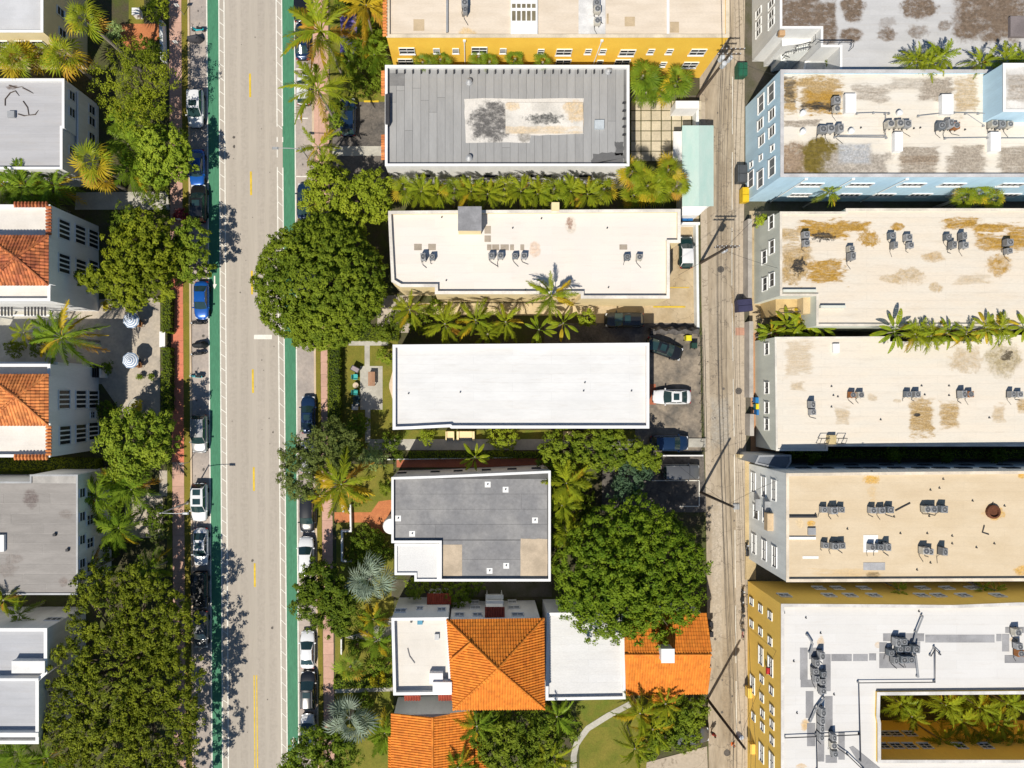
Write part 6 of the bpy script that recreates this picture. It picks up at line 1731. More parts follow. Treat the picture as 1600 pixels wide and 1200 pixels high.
def car_kit(kind):
    if kind in CM: return CM[kind]
    Ln, Wd, Ht, st, (xc, xf, xr, xt), rw = SPEC[kind]
    hw = Wd / 2
    K = {}
    mb = MB(); mb.smooth = True
    ring = []
    for fx, fw, zt in st:
        w = hw * fw; x = fx * Ln
        zb = 0.24 if abs(fx) < 0.46 else 0.34
        pts = [(w * .86, zb), (w, zb + .2), (w, zt * .72), (w * .95, zt - .05), (w * .80, zt), (w * .4, zt + .025), (0, zt + .03)]
        ring.append([(x, y, z) for y, z in pts] + [(x, -y, z) for y, z in reversed(pts[:-1])])
    n = len(ring[0])
    vs = [p for r_ in ring for p in r_]
    fs = []
    for i in range(len(ring) - 1):
        for k in range(n - 1):
            a = i * n + k
            fs.append((a, a + 1, a + n + 1, a + n))
        fs.append((i * n + n - 1, i * n, (i + 1) * n, (i + 1) * n + n - 1))
    fs.append(tuple(range(n)));
    fs.append(tuple(reversed(range((len(ring) - 1) * n, len(ring) * n))))
    K['body'] = mb.add(vs, fs).mesh('body', None)
    def top(fx):
        return float(np.interp(fx, [s[0] for s in st], [s[2] for s in st]))
    wb = hw * 0.86; wr = hw * rw
    zc, zt = top(xc), top(xt)
    zr = Ht - .03
    def grid(p00, p01, p10, p11, bulge, m=5):
        g = MB(); g.smooth = True
        for i in range(m):
            for j in range(m):
                u, v = i / (m - 1), j / (m - 1)
                q = Vector(p00) * (1 - u) * (1 - v) + Vector(p01) * (1 - u) * v + Vector(p10) * u * (1 - v) + Vector(p11) * u * v
                q += Vector(bulge) * (4 * v * (1 - v))
                g.v.append(tuple(q))
        for i in range(m - 1):
            for j in range(m - 1):
                a = i * m + j
                g.f.append((a, a + 1, a + m + 1, a + m))
        return g
    F = Ln
    K['windshield'] = grid((xc * F, wb, zc - .02), (xc * F, -wb, zc - .02), (xf * F, wr, zr), (xf * F, -wr, zr), (.10, 0, .03)).mesh('windshield', car_glass)
    K['rear_window'] = grid((xr * F, wr, zr), (xr * F, -wr, zr), (xt * F, wb, zt - .02), (xt * F, -wb, zt - .02), (-.06, 0, .03)).mesh('rear_window', car_glass)
    K['side_window'] = []
    for s in (1, -1):
        zm = top(0) - .03
        g = MB().add([(xc * F, s * wb, zc - .03), (xf * F, s * wr, zr), (xr * F, s * wr, zr), (xt * F, s * wb, zt - .03), ((xc + xt) / 2 * F, s * wb * 1.03, zm)], [(0, 1, 4), (1, 2, 4), (2, 3, 4), ] if s < 0 else [(4, 1, 0), (4, 2, 1), (4, 3, 2)])
        K['side_window'].append(g.mesh('side_window', car_glass))
    rf = MB(); rf.smooth = True
    m = 6
    for i in range(m):
        for j in range(m):
            u, v = i / (m - 1), j / (m - 1)
            x = (xf + .012) * F * (1 - u) + (xr - .012) * F * u
            y = (wr + .015) * (1 - 2 * v)
            z = zr + .012 + .05 * math.sin(math.pi * v) ** .6 + .03 * math.sin(math.pi * u)
            if v in (0, 1): z -= .03
            rf.v.append((x, y, z))
    for i in range(m - 1):
        for j in range(m - 1):
            a = i * m + j
            rf.f.append((a, a + 1, a + m + 1, a + m))
    for s in (1, -1):
        rf.tube([(xc * F, s * wb, zc - .02), (xf * F, s * wr, zr + .01)], .035, 5)
        rf.tube([(xf * F, s * wr, zr + .01), (xr * F, s * wr, zr + .01)], .03, 5)
        rf.tube([(xr * F, s * wr, zr + .01), (xt * F, s * wb, zt - .01)], .045, 5)
        xm = (xf + xr) / 2 * F
        rf.tube([(xm, s * wr, zr), (xm - .03, s * wb * 1.02, top(0) - .02)], .03, 5)
    K['roof'] = rf.mesh('roof', None)
    ty = MB()
    ty.lathe((0, 0, 0), [(0.2, -.1), (.33, -.1), (.34, -.06), (.34, .06), (.33, .1), (.2, .1)], 16)
    ty.v = [(x, z, y) for x, y, z in ty.v]
    K['tyre'] = ty.mesh('tyre', tyre_m)
    rm = MB().lathe((0, 0, 0), [(.21, -.085), (.2, .09), (.05, .1)], 12)
    rm.v = [(x, z, y) for x, y, z in rm.v]
    K['rim'] = rm.mesh('rim', rim_m)
    K['headlight'] = MB().box((0, 0, 0), (.30, .34, .12), 0, .8).mesh('headlight', lamp_m)
    K['taillight'] = MB().box((0, 0, 0), (.14, .32, .16), 0, .8).mesh('taillight', tail_m)
    K['mirror'] = MB().box((0, 0, 0), (.16, .22, .15), 0, .8).mesh('mirror', None)
    K['bumper'] = MB().box((0, 0, 0), (.12, Wd * .7, .18), 0, .9).mesh('bumper', plastic)
    K['sunroof'] = MB().box((0, 0, 0), (.7, wr * 1.25, .012)).mesh('sunroof', car_glass)
    K['rail'] = MB().tube([(xf * F - .1, 0, 0), ((xf + xr) / 2 * F, 0, .05), (xr * F + .1, 0, 0)], .022, 5).mesh('roof_rail', D_grey)
    K['dim'] = (Ln, Wd, Ht, st, xc, xf, xr, xt, wr, zr, top)
    CM[kind] = K
    return K

def put(name, me, parent, loc=(0, 0, 0), mat=None, rot=None):
    o = link(name, me, parent)
    o.location = loc
    if rot: o.rotation_euler = rot
    if mat:
        if not me.materials: me.materials.append(None)
        o.material_slots[0].link = 'OBJECT'
        o.material_slots[0].material = mat
    return o

def car(label, px, py, kind, color, deg=90, sun=0, rails=False, roof=None, z=0.014, scale=1.0):
    K = car_kit(kind)
    Ln, Wd, Ht, st, xc, xf, xr, xt, wr, zr, top = K['dim']
    c = at(px, py, 0.9)
    root = thing('parked_car', label, 'car', (c.x, c.y, z), math.radians(deg), 'parked cars')
    root.scale = (scale,) * 3
    pm_ = CAR[color]
    put('body', K['body'], root, mat=pm_)
    put('windshield', K['windshield'], root); put('rear_window', K['rear_window'], root)
    for w in K['side_window']: put('side_window', w, root)
    rfo = put('roof', K['roof'], root, mat=CAR[roof] if roof else pm_)
    for k in range(sun):
        put('sunroof', K['sunroof'], rfo, ((xf - .06 - .24 * k) * Ln - .25, 0, zr + .1))
    if rails:
        for s in (1, -1): put('roof_rail', K['rail'], rfo, (0, s * (wr - .05), zr + .07), )
    for x in (.305, -.30):
        for s in (1, -1):
            w = put('wheel', K['tyre'], root, (x * Ln, s * (Wd / 2 - .1), .34))
            put('rim', K['rim'], w)
    for s in (1, -1):
        put('headlight', K['headlight'], root, (.448 * Ln, s * Wd * .34, top(.45) - .10))
        put('taillight', K['taillight'], root, (-.482 * Ln, s * Wd * .36, top(-.48) - .16))
        put('mirror', K['mirror'], root, ((xc - .03) * Ln, s * (Wd / 2 + .06), top(xc) + .04), mat=pm_)
    put('bumper', K['bumper'], root, (.49 * Ln, 0, .42)); put('bumper', K['bumper'], root, (-.495 * Ln, 0, .45))
    return root
N_, S_ = 90, -90
car('white SUV with a dark sunroof parked in the west lane by the feathery tree', 305, 168, 'suv', 'white', S_, 1)
car('bright blue car half hidden under the leaning green tree', 307, 262, 'sedan', 'blue', S_)
car('black SUV parked beside the concrete drive', 310, 317, 'suv', 'black', N_, 1)
car('bright blue sedan parked beside the white lane arrow', 314, 469, 'sedan', 'blue', S_)
car('silver grey SUV parked beside the red pavement', 311, 678, 'suv', 'silver', S_)
car('white SUV with two dark sunroofs and a street lamp shadow behind it', 311, 785, 'suv', 'white', S_, 2)
car('white car with dark sunroof at the edge of the giant tree shade', 313, 855, 'sedan', 'white', S_, 1)
car('black boxy car in deep shade of the giant tree, next to the white car', 313, 922, 'boxy', 'black', S_)
car('dark grey car in deep shade of the giant street tree', 313, 985, 'sedan', 'grey', S_)
car('dark car under the tall coconut palm at the bike lane', 472, 62, 'sedan', 'navy', N_)
car('dark car parked beyond the tall coconut palm', 471, 4, 'suv', 'black', N_)
car('white car under the drooping coconut palm', 474, 138, 'hatch', 'white', N_)
car('dark car mostly hidden beside the yellow green round topped tree', 475, 314, 'sedan', 'navy', N_)
car('dark navy sedan with sunroof parked beside the patio hedge', 481, 648, 'sedan', 'navy', N_, 1)
car('pale car hidden under the loose grey green tree', 479, 714, 'hatch', 'white', N_)
car('black SUV parked by the brick path', 480, 803, 'suv', 'black', S_)
car('white SUV parked beside the silver fan palm', 478, 869, 'suv', 'white', N_, 0, True)
car('white sedan parked in front of the tiled house front', 480, 1016, 'sedan', 'white', N_)
car('black SUV with roof rails parked behind the white sedan', 481, 1079, 'suv', 'black', N_, 1, True)
car('white car half under the dark leaved tree at the lane arrow', 480, 1142, 'hatch', 'white', N_)
car('dark blue SUV in the asphalt forecourt', 544, 183, 'suv', 'navy', N_, z=LOT + 0.1)
car('dark green hatchback with white roof in the cream block driveway', 1072, 394, 'hatch', 'darkgreen', N_, roof='white', z=LOT + 0.1)
car('black SUV in the shade between the cream and white roofs', 975, 500, 'suv', 'black', 180, 1, z=LOT + 0.1)
car('black car parked at an angle by the fabric fence', 1038, 545, 'sedan', 'black', -19, 1, z=LOT + 0.1)
car('white sedan with dark sunroof in the patched parking court', 1050, 620, 'sedan', 'white', 180, 1, z=LOT + 0.1)
car('dark SUV in the shade of the parking court beside the concrete pad', 1046, 692, 'suv', 'navy', 0, z=LOT + 0.1)
car('dark boxy car in the shaded bay next to the white painted box', 1064, 737, 'boxy', 'grey', 0, z=LOT + 0.1)
car('dark pickup-sized car half under the creeper mound by the alley', 1078, 1148, 'suv', 'grey', 3, z=LOT + 0.1)

# ------------------------------------------------------------------ motorcycles, scooters, bicycles
def bike(label, px, py, deg, color, kind='motorcycle', cover=None):
    c = at(px, py, 0.5)
    root = thing(kind, label, kind, (c.x, c.y, 0.014 if px < 600 else 0.04), math.radians(deg), 'two wheelers')
    pm_ = M('bike_' + kind + '_' + '_'.join(str(int(x * 100)) for x in color), color, 0.35, coord='obj', spec=0.5)
    wb, wr_ = (0.70, 0.31) if kind != 'bicycle' else (0.54, 0.34)
    if kind == 'scooter': wb, wr_ = 0.62, 0.24
    tw = 0.07 if kind != 'bicycle' else 0.025
    for s in (1, -1):
        mb = MB()
        mb.tube([(s * wb + (wr_ - tw) * math.cos(a), 0, wr_ + (wr_ - tw) * math.sin(a)) for a in np.linspace(0, 2 * math.pi, 15)], tw, 6, cap=False)
        w = part('wheel', mb, tyre_m, root, local=True)
        hb_ = MB().tube([(s * wb, -.06, wr_), (s * wb, .06, wr_)], .06 if kind != 'bicycle' else .03, 8)
        for a in range(5):
            hb_.tube([(s * wb, 0, wr_), (s * wb + (wr_ - tw) * math.cos(a * 1.257), 0, wr_ + (wr_ - tw) * math.sin(a * 1.257))], .012, 4)
        part('rim', hb_, rim_m, w, local=True)
    if kind == 'bicycle':
        fr_ = MB()
        for a, b_ in (((-.54, .34), (-.12, .3)), ((-.12, .3), (.38, .78)), ((-.12, .3), (-.22, .82)), ((-.22, .78), (.38, .78)), ((-.54, .34), (-.22, .72)), ((.38, .85), (.54, .34))):
            fr_.tube([(a[0], 0, a[1]), (b_[0], 0, b_[1])], .025, 5)
        part('frame', fr_, pm_, root, local=True)
        part('saddle', MB().box((-.24, 0, .86), (.28, .15, .06), 0, .8), plastic, root, local=True)
        part('handlebar', MB().tube([(.3, -.3, .98), (.4, -.1, .95), (.4, .1, .95), (.3, .3, .98)], .018, 5), D_dark, root, local=True)
        part('basket', MB().box((.62, 0, .85), (.25, .3, .2), 0, 1.2), D_dark, root, local=True)
        return root
    sm = kind == 'scooter'
    b_ = MB(); b_.smooth = True
    secs = [(-.78, .08, .55, .72), (-.55, .16, .4, .80), (-.2, .17, .35, .78), (.05, .15 if not sm else .18, .3, .62 if sm else .86), (.25, .16, .3, .45 if sm else .92), (.42, .13, .5, .98 if sm else .85), (.55, .06, .6, .95 if sm else .8)]
    m = 8
    for x, w, z0, z1 in secs:
        for k in range(m):
            a = 2 * math.pi * k / m
            b_.v.append((x, w * math.cos(a), (z0 + z1) / 2 + (z1 - z0) / 2 * math.sin(a)))
    for i in range(len(secs) - 1):
        for k in range(m):
            a = i * m + k; q = i * m + (k + 1) % m
            b_.f.append((a, q, q + m, a + m))
    b_.f += [tuple(range(m)), tuple(range((len(secs) - 1) * m, len(secs) * m))]
    part('body', b_, pm_, root, local=True)
    part('seat', MB().box((-.32, 0, .84), (.72, .26, .1), 0, .85), plastic, root, local=True)
    part('handlebar', MB().tube([(.32, -.38, 1.02), (.46, -.15, 1.03), (.46, .15, 1.03), (.32, .38, 1.02)], .025, 6), D_dark, root, local=True)
    part('fork', MB().tube([(.46, .07, 1.0), (wb, .08, wr_)], .03, 5).tube([(.46, -.07, 1.0), (wb, -.08, wr_)], .03, 5), D_grey, root, local=True)
    part('headlight', MB().lathe((.6, 0, .86), [(.09, 0), (.11, .08), (.04, .13)], 10), lamp_m, root, local=True)
    for s in (1, -1):
        part('mirror', MB().tube([(.42, s * .2, 1.03), (.44, s * .3, 1.2)], .01, 4).box((.44, s * .3, 1.22), (.03, .14, .09)), D_dark, root, local=True)
    part('exhaust', MB().tube([(-.1, -.16, .3), (-.75, -.2, .38)], [.035, .06], 7), rim_m, root, local=True)
    if cover:
        cv_ = MB(); cv_.smooth = True
        sec = [(-1.0, .12, .2), (-.8, .3, .85), (-.3, .36, 1.0), (.2, .38, 1.12), (.45, .5, 1.22), (.7, .34, .95), (1.0, .12, .3)]
        prof = [(-1, 0), (-.9, .45), (-.5, .85), (0, 1), (.5, .85), (.9, .45), (1, 0)]
        for x, w, h in sec:
            for a, t in prof: cv_.v.append((x, a * w, .06 + t * h))
        for i in range(len(sec) - 1):
            for k in range(6):
                a = i * 7 + k
                cv_.f.append((a, a + 1, a + 8, a + 7))
        part('cover', cv_, M('cover_' + cover, {'grey': (.06, .06, .07), 'black': (.025, .028, .032)}[cover], .7, fine=.15, coord='obj'), root, local=True)
    return root
bike('turquoise scooter parked across the lane under a palm shadow', 309, 46, 178, (.03, .45, .52), 'scooter')
bike('grey covered motorcycle behind the turquoise scooter at the kerb', 304, 60, 2, (.05, .05, .05), 'motorcycle', 'grey')
bike('bare black motorcycle parked right behind the blue sedan', 309, 505, 180, (.02, .02, .022))
bike('black covered motorcycle parked across the lane by the courtyard gate', 312, 539, 3, (.02, .02, .02), 'motorcycle', 'black')
bike('low black motorcycle next to the covered one', 309, 553, 186, (.02, .02, .022))
bike('pale turquoise scooter parked across the lane by the courtyard hedge', 307, 588, 175, (.10, .50, .55), 'scooter')
bike('black scooter by the ochre wall, next to the drainpipe', 1160, 931, 84, (.02, .02, .022), 'scooter')
bike('black scooter by the ochre wall, between another scooter and a bicycle', 1160, 947, 96, (.02, .02, .022), 'scooter')
bike('dark bicycle leaning by the ochre wall', 1159, 968, 82, (.05, .06, .09), 'bicycle')
bike('red bicycle leaning by the ochre wall', 1160, 990, 97, (.40, .02, .03), 'bicycle')
bike('dark grey scooter parked at the pale grey wall on the sand apron', 1167, 859, 92, (.07, .08, .10), 'scooter')

# ------------------------------------------------------------------ rooftop fan units
ac_case = M('fan_unit_case', (0.33, 0.335, 0.34), 0.6, var=0.12, fine=0.12, coord='obj', rnd=0.25, metal=0.2)
ac_dark = M('fan_recess', (0.02, 0.022, 0.025), 0.7, coord='obj')
ac_rust = M('fan_unit_rust', (0.33, 0.14, 0.05), 0.85, fine=0.2, coord='obj')
ac_beige = M('fan_unit_beige', (0.52, 0.49, 0.42), 0.6, fine=0.12, coord='obj', rnd=0.15)
ac_slate = M('fan_unit_slate', (0.15, 0.17, 0.19), 0.55, fine=0.12, coord='obj', rnd=0.2)
def ac_kit():
    K = {}
    mb = MB()
    mb.box((0, 0, .53), (.78, .78, .70))
    for i in range(6): mb.box((0, 0, .25 + i * .11), (.80, .80, .03))
    K['casing'] = mb
    K['fan_recess'] = MB().disc((0, 0, .886), .31, 18)
    f = MB().ring((0, 0, .885), .30, .36, .05, 18)
    for r_ in (.12, .21): f.ring((0, 0, .905), r_, r_ + .02, .015, 16)
    for k in range(4):
        a = k * math.pi / 4
        f.tube([(-.32 * math.cos(a), -.32 * math.sin(a), .915), (.32 * math.cos(a), .32 * math.sin(a), .915)], .01, 4)
    K['fan_guard'] = f
    K['fan_hub'] = MB().lathe((0, 0, .889), [(.09, 0), (.09, .04), (.02, .05)], 10)
    s = MB()
    for x in (-.3, .3): s.box((x, 0, .09), (.08, .9, .18))
    K['stand'] = s
    return {k: v.mesh(k, {'casing': ac_case, 'fan_recess': ac_dark, 'fan_guard': D_grey, 'fan_hub': ac_case, 'stand': D_dark}[k]) for k, v in K.items()}
ACK = ac_kit()
def ac(b, pts, cluster, lm, lname, big=1.0):
    for o_, (x, y) in ordered(pts, lm):
        z = b.zr + 0.045
        c = at(x, y, z + 0.9)
        root = thing('fan_unit', 'fan unit in the %s, %s from the %s' % (cluster, o_, lname), 'air conditioner', (c.x, c.y, z), random.uniform(-0.08, 0.08), 'rooftop fan units')
        s = big * random.uniform(0.78, 0.98)
        root.scale = (s, s, s * random.uniform(0.9, 1.15))
        u_ = random.random()
        if u_ < 0.22: root.scale = (s * 0.78, s * 1.12, s * 1.25)
        for k, me in ACK.items():
            o = link(k, me, root)
            if k == 'casing' and u_ > 0.6:
                o.material_slots[0].link = 'OBJECT'; o.material_slots[0].material = ac_rust if u_ > 0.97 else ac_beige if u_ > 0.8 else ac_slate
        # refrigerant line
        q_ = random.uniform(-.5, .9)
        l = MB().tube([(-.3, -.4, .45), (-.32, -.52, .2), (-.3 + q_ * .3, -.75, .05), (q_, -.8 - random.uniform(0, .7), .04)], .03, 5)
        part('pipe', l, D_dark, root, local=True)
AL = 'alley'
ac(C3, [(661, 401), (675, 401)], 'street end pair on the cream stepped roof', (500, 401), 'street')
ac(C3, [(768, 399), (782, 399)], 'pair by the cream roof stair house', (734, 399), 'stair house')
ac(C3, [(805, 399), (819, 399)], 'pair near the cream roof rust mark', (836, 390), 'rusty mark')
ac(C3, [(981, 401), (1000, 401)], 'alley end pair on the cream stepped roof', (1100, 401), AL)
ac(C1, [(726, 3), (727, 14)], 'railside pair on the yellow block roof', (726, 58), 'yellow wall')
ac(C1, [(933, 2), (934, 13), (934, 31)], 'file on the yellow block white strip', (934, 58), 'yellow wall')
ac(E1, [(1309, 155), (1310, 168)], 'upright pair on the blue block roof', (1300, 200), 'olive stain')
ac(E1, [(1287, 201), (1299, 200), (1313, 200)], 'trio above the olive stain, blue block roof', (1150, 200), AL)
ac(E1, [(1392, 193), (1407, 192), (1420, 192)], 'trio at the long conduit, blue block roof', (1150, 193), AL)
ac(E1, [(1473, 195), (1485, 193), (1496, 195)], 'trio between duct boxes, blue block roof', (1150, 195), AL, 1.1)
ac(E1, [(1555, 192), (1567, 193), (1580, 193)], 'trio below the raised blue stair block', (1150, 192), AL)
ac(E2, [(1261, 366), (1262, 379)], 'upright pair among golden stains, sage block', (1261, 326), 'blue block')
ac(E2, [(1332, 388), (1332, 400)], 'clean upright pair, sage block roof', (1332, 326), 'blue block')
ac(E2, [(1397, 367), (1400, 382), (1422, 370), (1426, 382)], 'loose foursome on the sage block roof', (1150, 340), AL)
ac(E2, [(1485, 369), (1491, 382), (1507, 368), (1510, 382)], 'tight foursome on the sage block roof', (1150, 340), AL)
ac(E2, [(1579, 378), (1580, 391)], 'far end pair, sage block roof', (1579, 326), 'blue block')
ac(E3, [(1270, 632), (1272, 644)], 'upright pair on the ring stained roof', (1270, 705), 'dark gap')
ac(E3, [(1334, 617), (1347, 617)], 'pair beside the upright one, ring stained roof', (1150, 617), AL)
ac(E3, [(1422, 616), (1435, 616)], 'pair above brown patches, ring stained roof', (1150, 616), AL)
ac(E3, [(1506, 616), (1519, 616)], 'pair past the brown patches, ring stained roof', (1150, 616), AL)
ac(E3, [(1584, 616), (1597, 616)], 'far end pair on the ring stained roof', (1150, 616), AL)
ac(E4, [(1290, 797), (1304, 798), (1317, 797)], 'trio above the roof hatch, tan roof', (1150, 797), AL)
ac(E4, [(1366, 798), (1380, 798), (1393, 797)], 'trio beside the loose pipe, tan roof', (1150, 797), AL)
ac(E4, [(1450, 796), (1460, 796), (1476, 796)], 'trio nearest the rusty vent, tan roof', (1150, 797), AL)
ac(E4, [(1292, 853), (1306, 854), (1317, 853)], 'trio above the white dash, tan roof', (1150, 853), AL)
ac(E4, [(1365, 856), (1378, 856), (1388, 855)], 'trio on the white pad, tan roof', (1150, 856), AL)
ac(E4, [(1447, 861), (1456, 863), (1476, 862)], 'spread trio far from the hatch, tan roof', (1150, 861), AL)
ac(E5, [(1277, 1036), (1276, 1050), (1289, 1055), (1277, 1062), (1288, 1067), (1287, 1080), (1285, 1025)], 'crowded column, white ochre block roof', (1280, 940), 'tan roof')
ac(E5, [(1286, 1113), (1285, 1126), (1285, 1139), (1284, 1152)], 'single file, white ochre block roof', (1280, 940), 'tan roof')
ac(E5, [(1304, 1153), (1305, 1167), (1307, 1180)], 'short file by the courtyard conduit', (1304, 940), 'tan roof')
ac(E5, [(1394, 1021), (1408, 1015), (1420, 1015), (1432, 1015), (1400, 1032), (1413, 1031), (1424, 1031), (1403, 1004), (1415, 1004)], 'big cluster north of the courtyard', (1440, 950), 'slanted conduit end')
ac(E5, [(1592, 989), (1595, 1011), (1597, 1022)], 'far end group north of the courtyard', (1592, 940), 'tan roof')

# ------------------------------------------------------------------ utility poles and wires
wood = M('pole_wood', (0.10, 0.075, 0.055), 0.9, var=0.2, scale=1.5, fine=0.2, coord='obj')
tank = M('transformer_grey', (0.62, 0.64, 0.66), 0.5, coord='obj')
PT = []
def upole(label, px, py, h, arms, tanks=0, ang=0.0, lamp=False):
    c = at(px, py, 0)
    root = thing('utility_pole', label, 'utility pole', (c.x, c.y, 0.0))
    part('pole', MB().tube([(0, 0, 0), (0, 0, h)], [.19, .13], 9), wood, root, local=True)
    for zz in arms:
        part('crossarm', MB().box((0.05, 0.16, h - zz), (2.6, .11, .13), ang), wood, root, local=True)
        for k in range(6):
            d_ = -1.2 + k * .48
            part('insulator', MB().lathe((0.05 + d_ * math.cos(ang), .16 + d_ * math.sin(ang), h - zz + .065), [(.05, 0), (.06, .1), (.03, .16)], 8), tank, root, local=True)
    for k in range(tanks):
        a = (0.3, 2.6, 4.4)[k]
        part('transformer', MB().lathe((.45 * math.cos(a), .45 * math.sin(a), h - 3.0 - .1 * k), [(.27, 0), (.29, .1), (.29, .85), (.22, .95), (.05, 1.0)], 14), tank, root, local=True)
    PT.append((Vector((c.x, c.y, 0)), h, root))
    if lamp:
        part('lamp_arm', MB().tube([(0, 0, h - 3), (1.2, .3, h - 2.6), (2.2, .4, h - 2.6)], .04, 6), D_grey, root, local=True)
        part('lamp_head', MB().box((2.45, .4, h - 2.62), (.55, .22, .12), 0, .7), tank, root, local=True)
    return root
upole('utility pole with three white transformers at the yellow block corner', 1089, 152, 12.2, (0.4, 1.5), 3)
upole('utility pole with double crossarm and one transformer by the hatchback driveway', 1094, 411, 9.6, (0.3, 1.0), 1)
upole('slim dark utility pole with lamp by the white painted parking box', 1094, 769, 11.0, (), 0, lamp=False)
upole('utility pole with one round transformer by the walking person', 1105, 1092, 12.0, (), 1)
wire_m = M('wire', (0.03, 0.03, 0.032), 0.6)
def wire(a, b_, sag, r_=0.02):
    pts = []
    for i in range(13):
        t = i / 12
        p = a.lerp(b_, t); p.z -= sag * 4 * t * (1 - t)
        pts.append(p)
    return pts
far0 = at(1092, -330, 0); far1 = at(1112, 1420, 0)
wires = thing('overhead_wires', 'bundle of dark overhead wires strung along the alley poles', 'wires', PT[0][0])
for dx, dz in ((-1.15, .3), (-.2, .3), (.75, .3), (1.25, .35), (.1, 2.6), (.25, 4.0)):
    seq = [Vector((far0.x + dx, far0.y, 11 - dz))] + [Vector((p.x + dx, p.y + .16, h - dz + .1)) for p, h, _ in PT] + [Vector((far1.x + dx, far1.y, 11 - dz))]
    mb = MB()
    for a, b_ in zip(seq, seq[1:]):
        mb.tube(wire(a, b_, 0.5), 0.018, 4, cap=False)
    part('wire', mb, wire_m, wires)
for (x, y, z), i in (((1222, 300, 8.0), 1), ((1219, 420, 6.8), 1), ((1060, 430, 6.5), 1), ((1228, 745, 8.5), 2), ((1014, 690, 6.5), 2), ((1221, 1000, 8.0), 3), ((1221, 120, 8.5), 0)):
    p, h, _ = PT[i]
    part('service_wire', MB().tube(wire(Vector((p.x, p.y, h - 1.6)), at(x, y, z), 0.35), 0.016, 4, cap=False), wire_m, wires)

# ------------------------------------------------------------------ street lamps and signs
def lamp(label, px, py, h, arm):
    c = at(px, py, 0)
    root = thing('street_lamp', label, 'street lamp', (c.x, c.y, LOT))
    mt = M('lamp_grey', (0.55, 0.56, 0.56), 0.45, coord='obj', metal=0.3)
    part('pole', MB().tube([(0, 0, 0), (0, 0, h)], [.11, .07], 8), mt, root, local=True)
    part('base', MB().lathe((0, 0, 0), [(.2, 0), (.2, .25), (.12, .35)], 10), mt, root, local=True)
    part('arm', MB().tube([(0, 0, h - .3), (arm * .4, 0, h), (arm, 0, h + .1)], [.05, .045, .04], 6), mt, root, local=True)
    part('lamp_head', MB().box((arm * 1.12, 0, h + .08), (.75, .3, .14), 0, .7), mt, root, local=True)
lamp('street lamp arching over the white SUV with two sunroofs', 294, 785, 7.6, 2.6)
lamp('street lamp arching over the bike lane by the small slender palm', 493, 264, 7.2, -2.6)
def sign(label, px, py, h=2.4):
    c = at(px, py, 0)
    root = thing('parking_sign', label, 'sign', (c.x, c.y, LOT))
    part('post', MB().tube([(0, 0, 0), (0, 0, h)], .035, 6), D_grey, root, local=True)
    part('sign_plate', MB().box((0, .04, h - .3), (.5, .03, .6)), W_trim, root, local=True)
sign('white parking sign on a grey post beside the lime green shrub', 288, 24)
sign('white parking sign on a grey post beside the covered motorcycle', 286, 80)
sign('white parking sign on a grey post beside the black SUV', 291, 350)
sign('white parking sign on a grey post near the silver SUV', 296, 722)

# ------------------------------------------------------------------ courtyard furniture
def stripes():
    if 'parasol_stripes' in MATS: return MATS['parasol_stripes']
    m = M('parasol_stripes', (0.8, 0.8, 0.8), 0.8, coord='obj')
    nt = m.node_tree; b_ = nt.nodes['Principled BSDF']
    tc = _n(nt, 'ShaderNodeTexCoord')
    ln = _n(nt, 'ShaderNodeVectorMath', operation='LENGTH')
    sv = _n(nt, 'ShaderNodeVectorMath', operation='MULTIPLY')
    nt.links.new(tc.outputs['Object'], sv.inputs[0]); sv.inputs[1].default_value = (1, 1, 0)
    nt.links.new(sv.outputs[0], ln.inputs[0])
    f = _math(nt, 'GREATER_THAN', _math(nt, 'FRACT', _math(nt, 'MULTIPLY', ln.outputs['Value'], 4.2)), 0.5)
    C = _mix(nt, f, (0.78, 0.79, 0.80), (0.20, 0.30, 0.46))
    nt.links.new(C, b_.inputs['Base Color'])
    return m
def parasol(label, px, py):
    c = at(px, py, 2.4)
    root = thing('parasol', label, 'parasol', (c.x, c.y, LOT + 0.1))
    part('pole', MB().tube([(0, 0, 0), (0, 0, 2.5)], .03, 6), D_grey, root, local=True)
    part('base', MB().lathe((0, 0, 0), [(.3, 0), (.3, .08), (.06, .12)], 12), D_dark, root, local=True)
    mb = MB()
    R = 1.02
    o = [(R * math.cos(k * math.pi / 4 + .3), R * math.sin(k * math.pi / 4 + .3), 2.05) for k in range(8)]
    mb.add(o + [(0, 0, 2.5)], [(k, (k + 1) % 8, 8) for k in range(8)])
    mb.add(o + [(x, y, z - .14) for x, y, z in o], [(k, k + 8, (k + 1) % 8 + 8, (k + 1) % 8) for k in range(8)])
    part('canopy', mb, stripes(), root, local=True)
    for k in range(8):
        part('rib', MB().tube([(0, 0, 2.46), (o[k][0] * .98, o[k][1] * .98, 2.03)], .012, 4), D_grey, root, local=True)
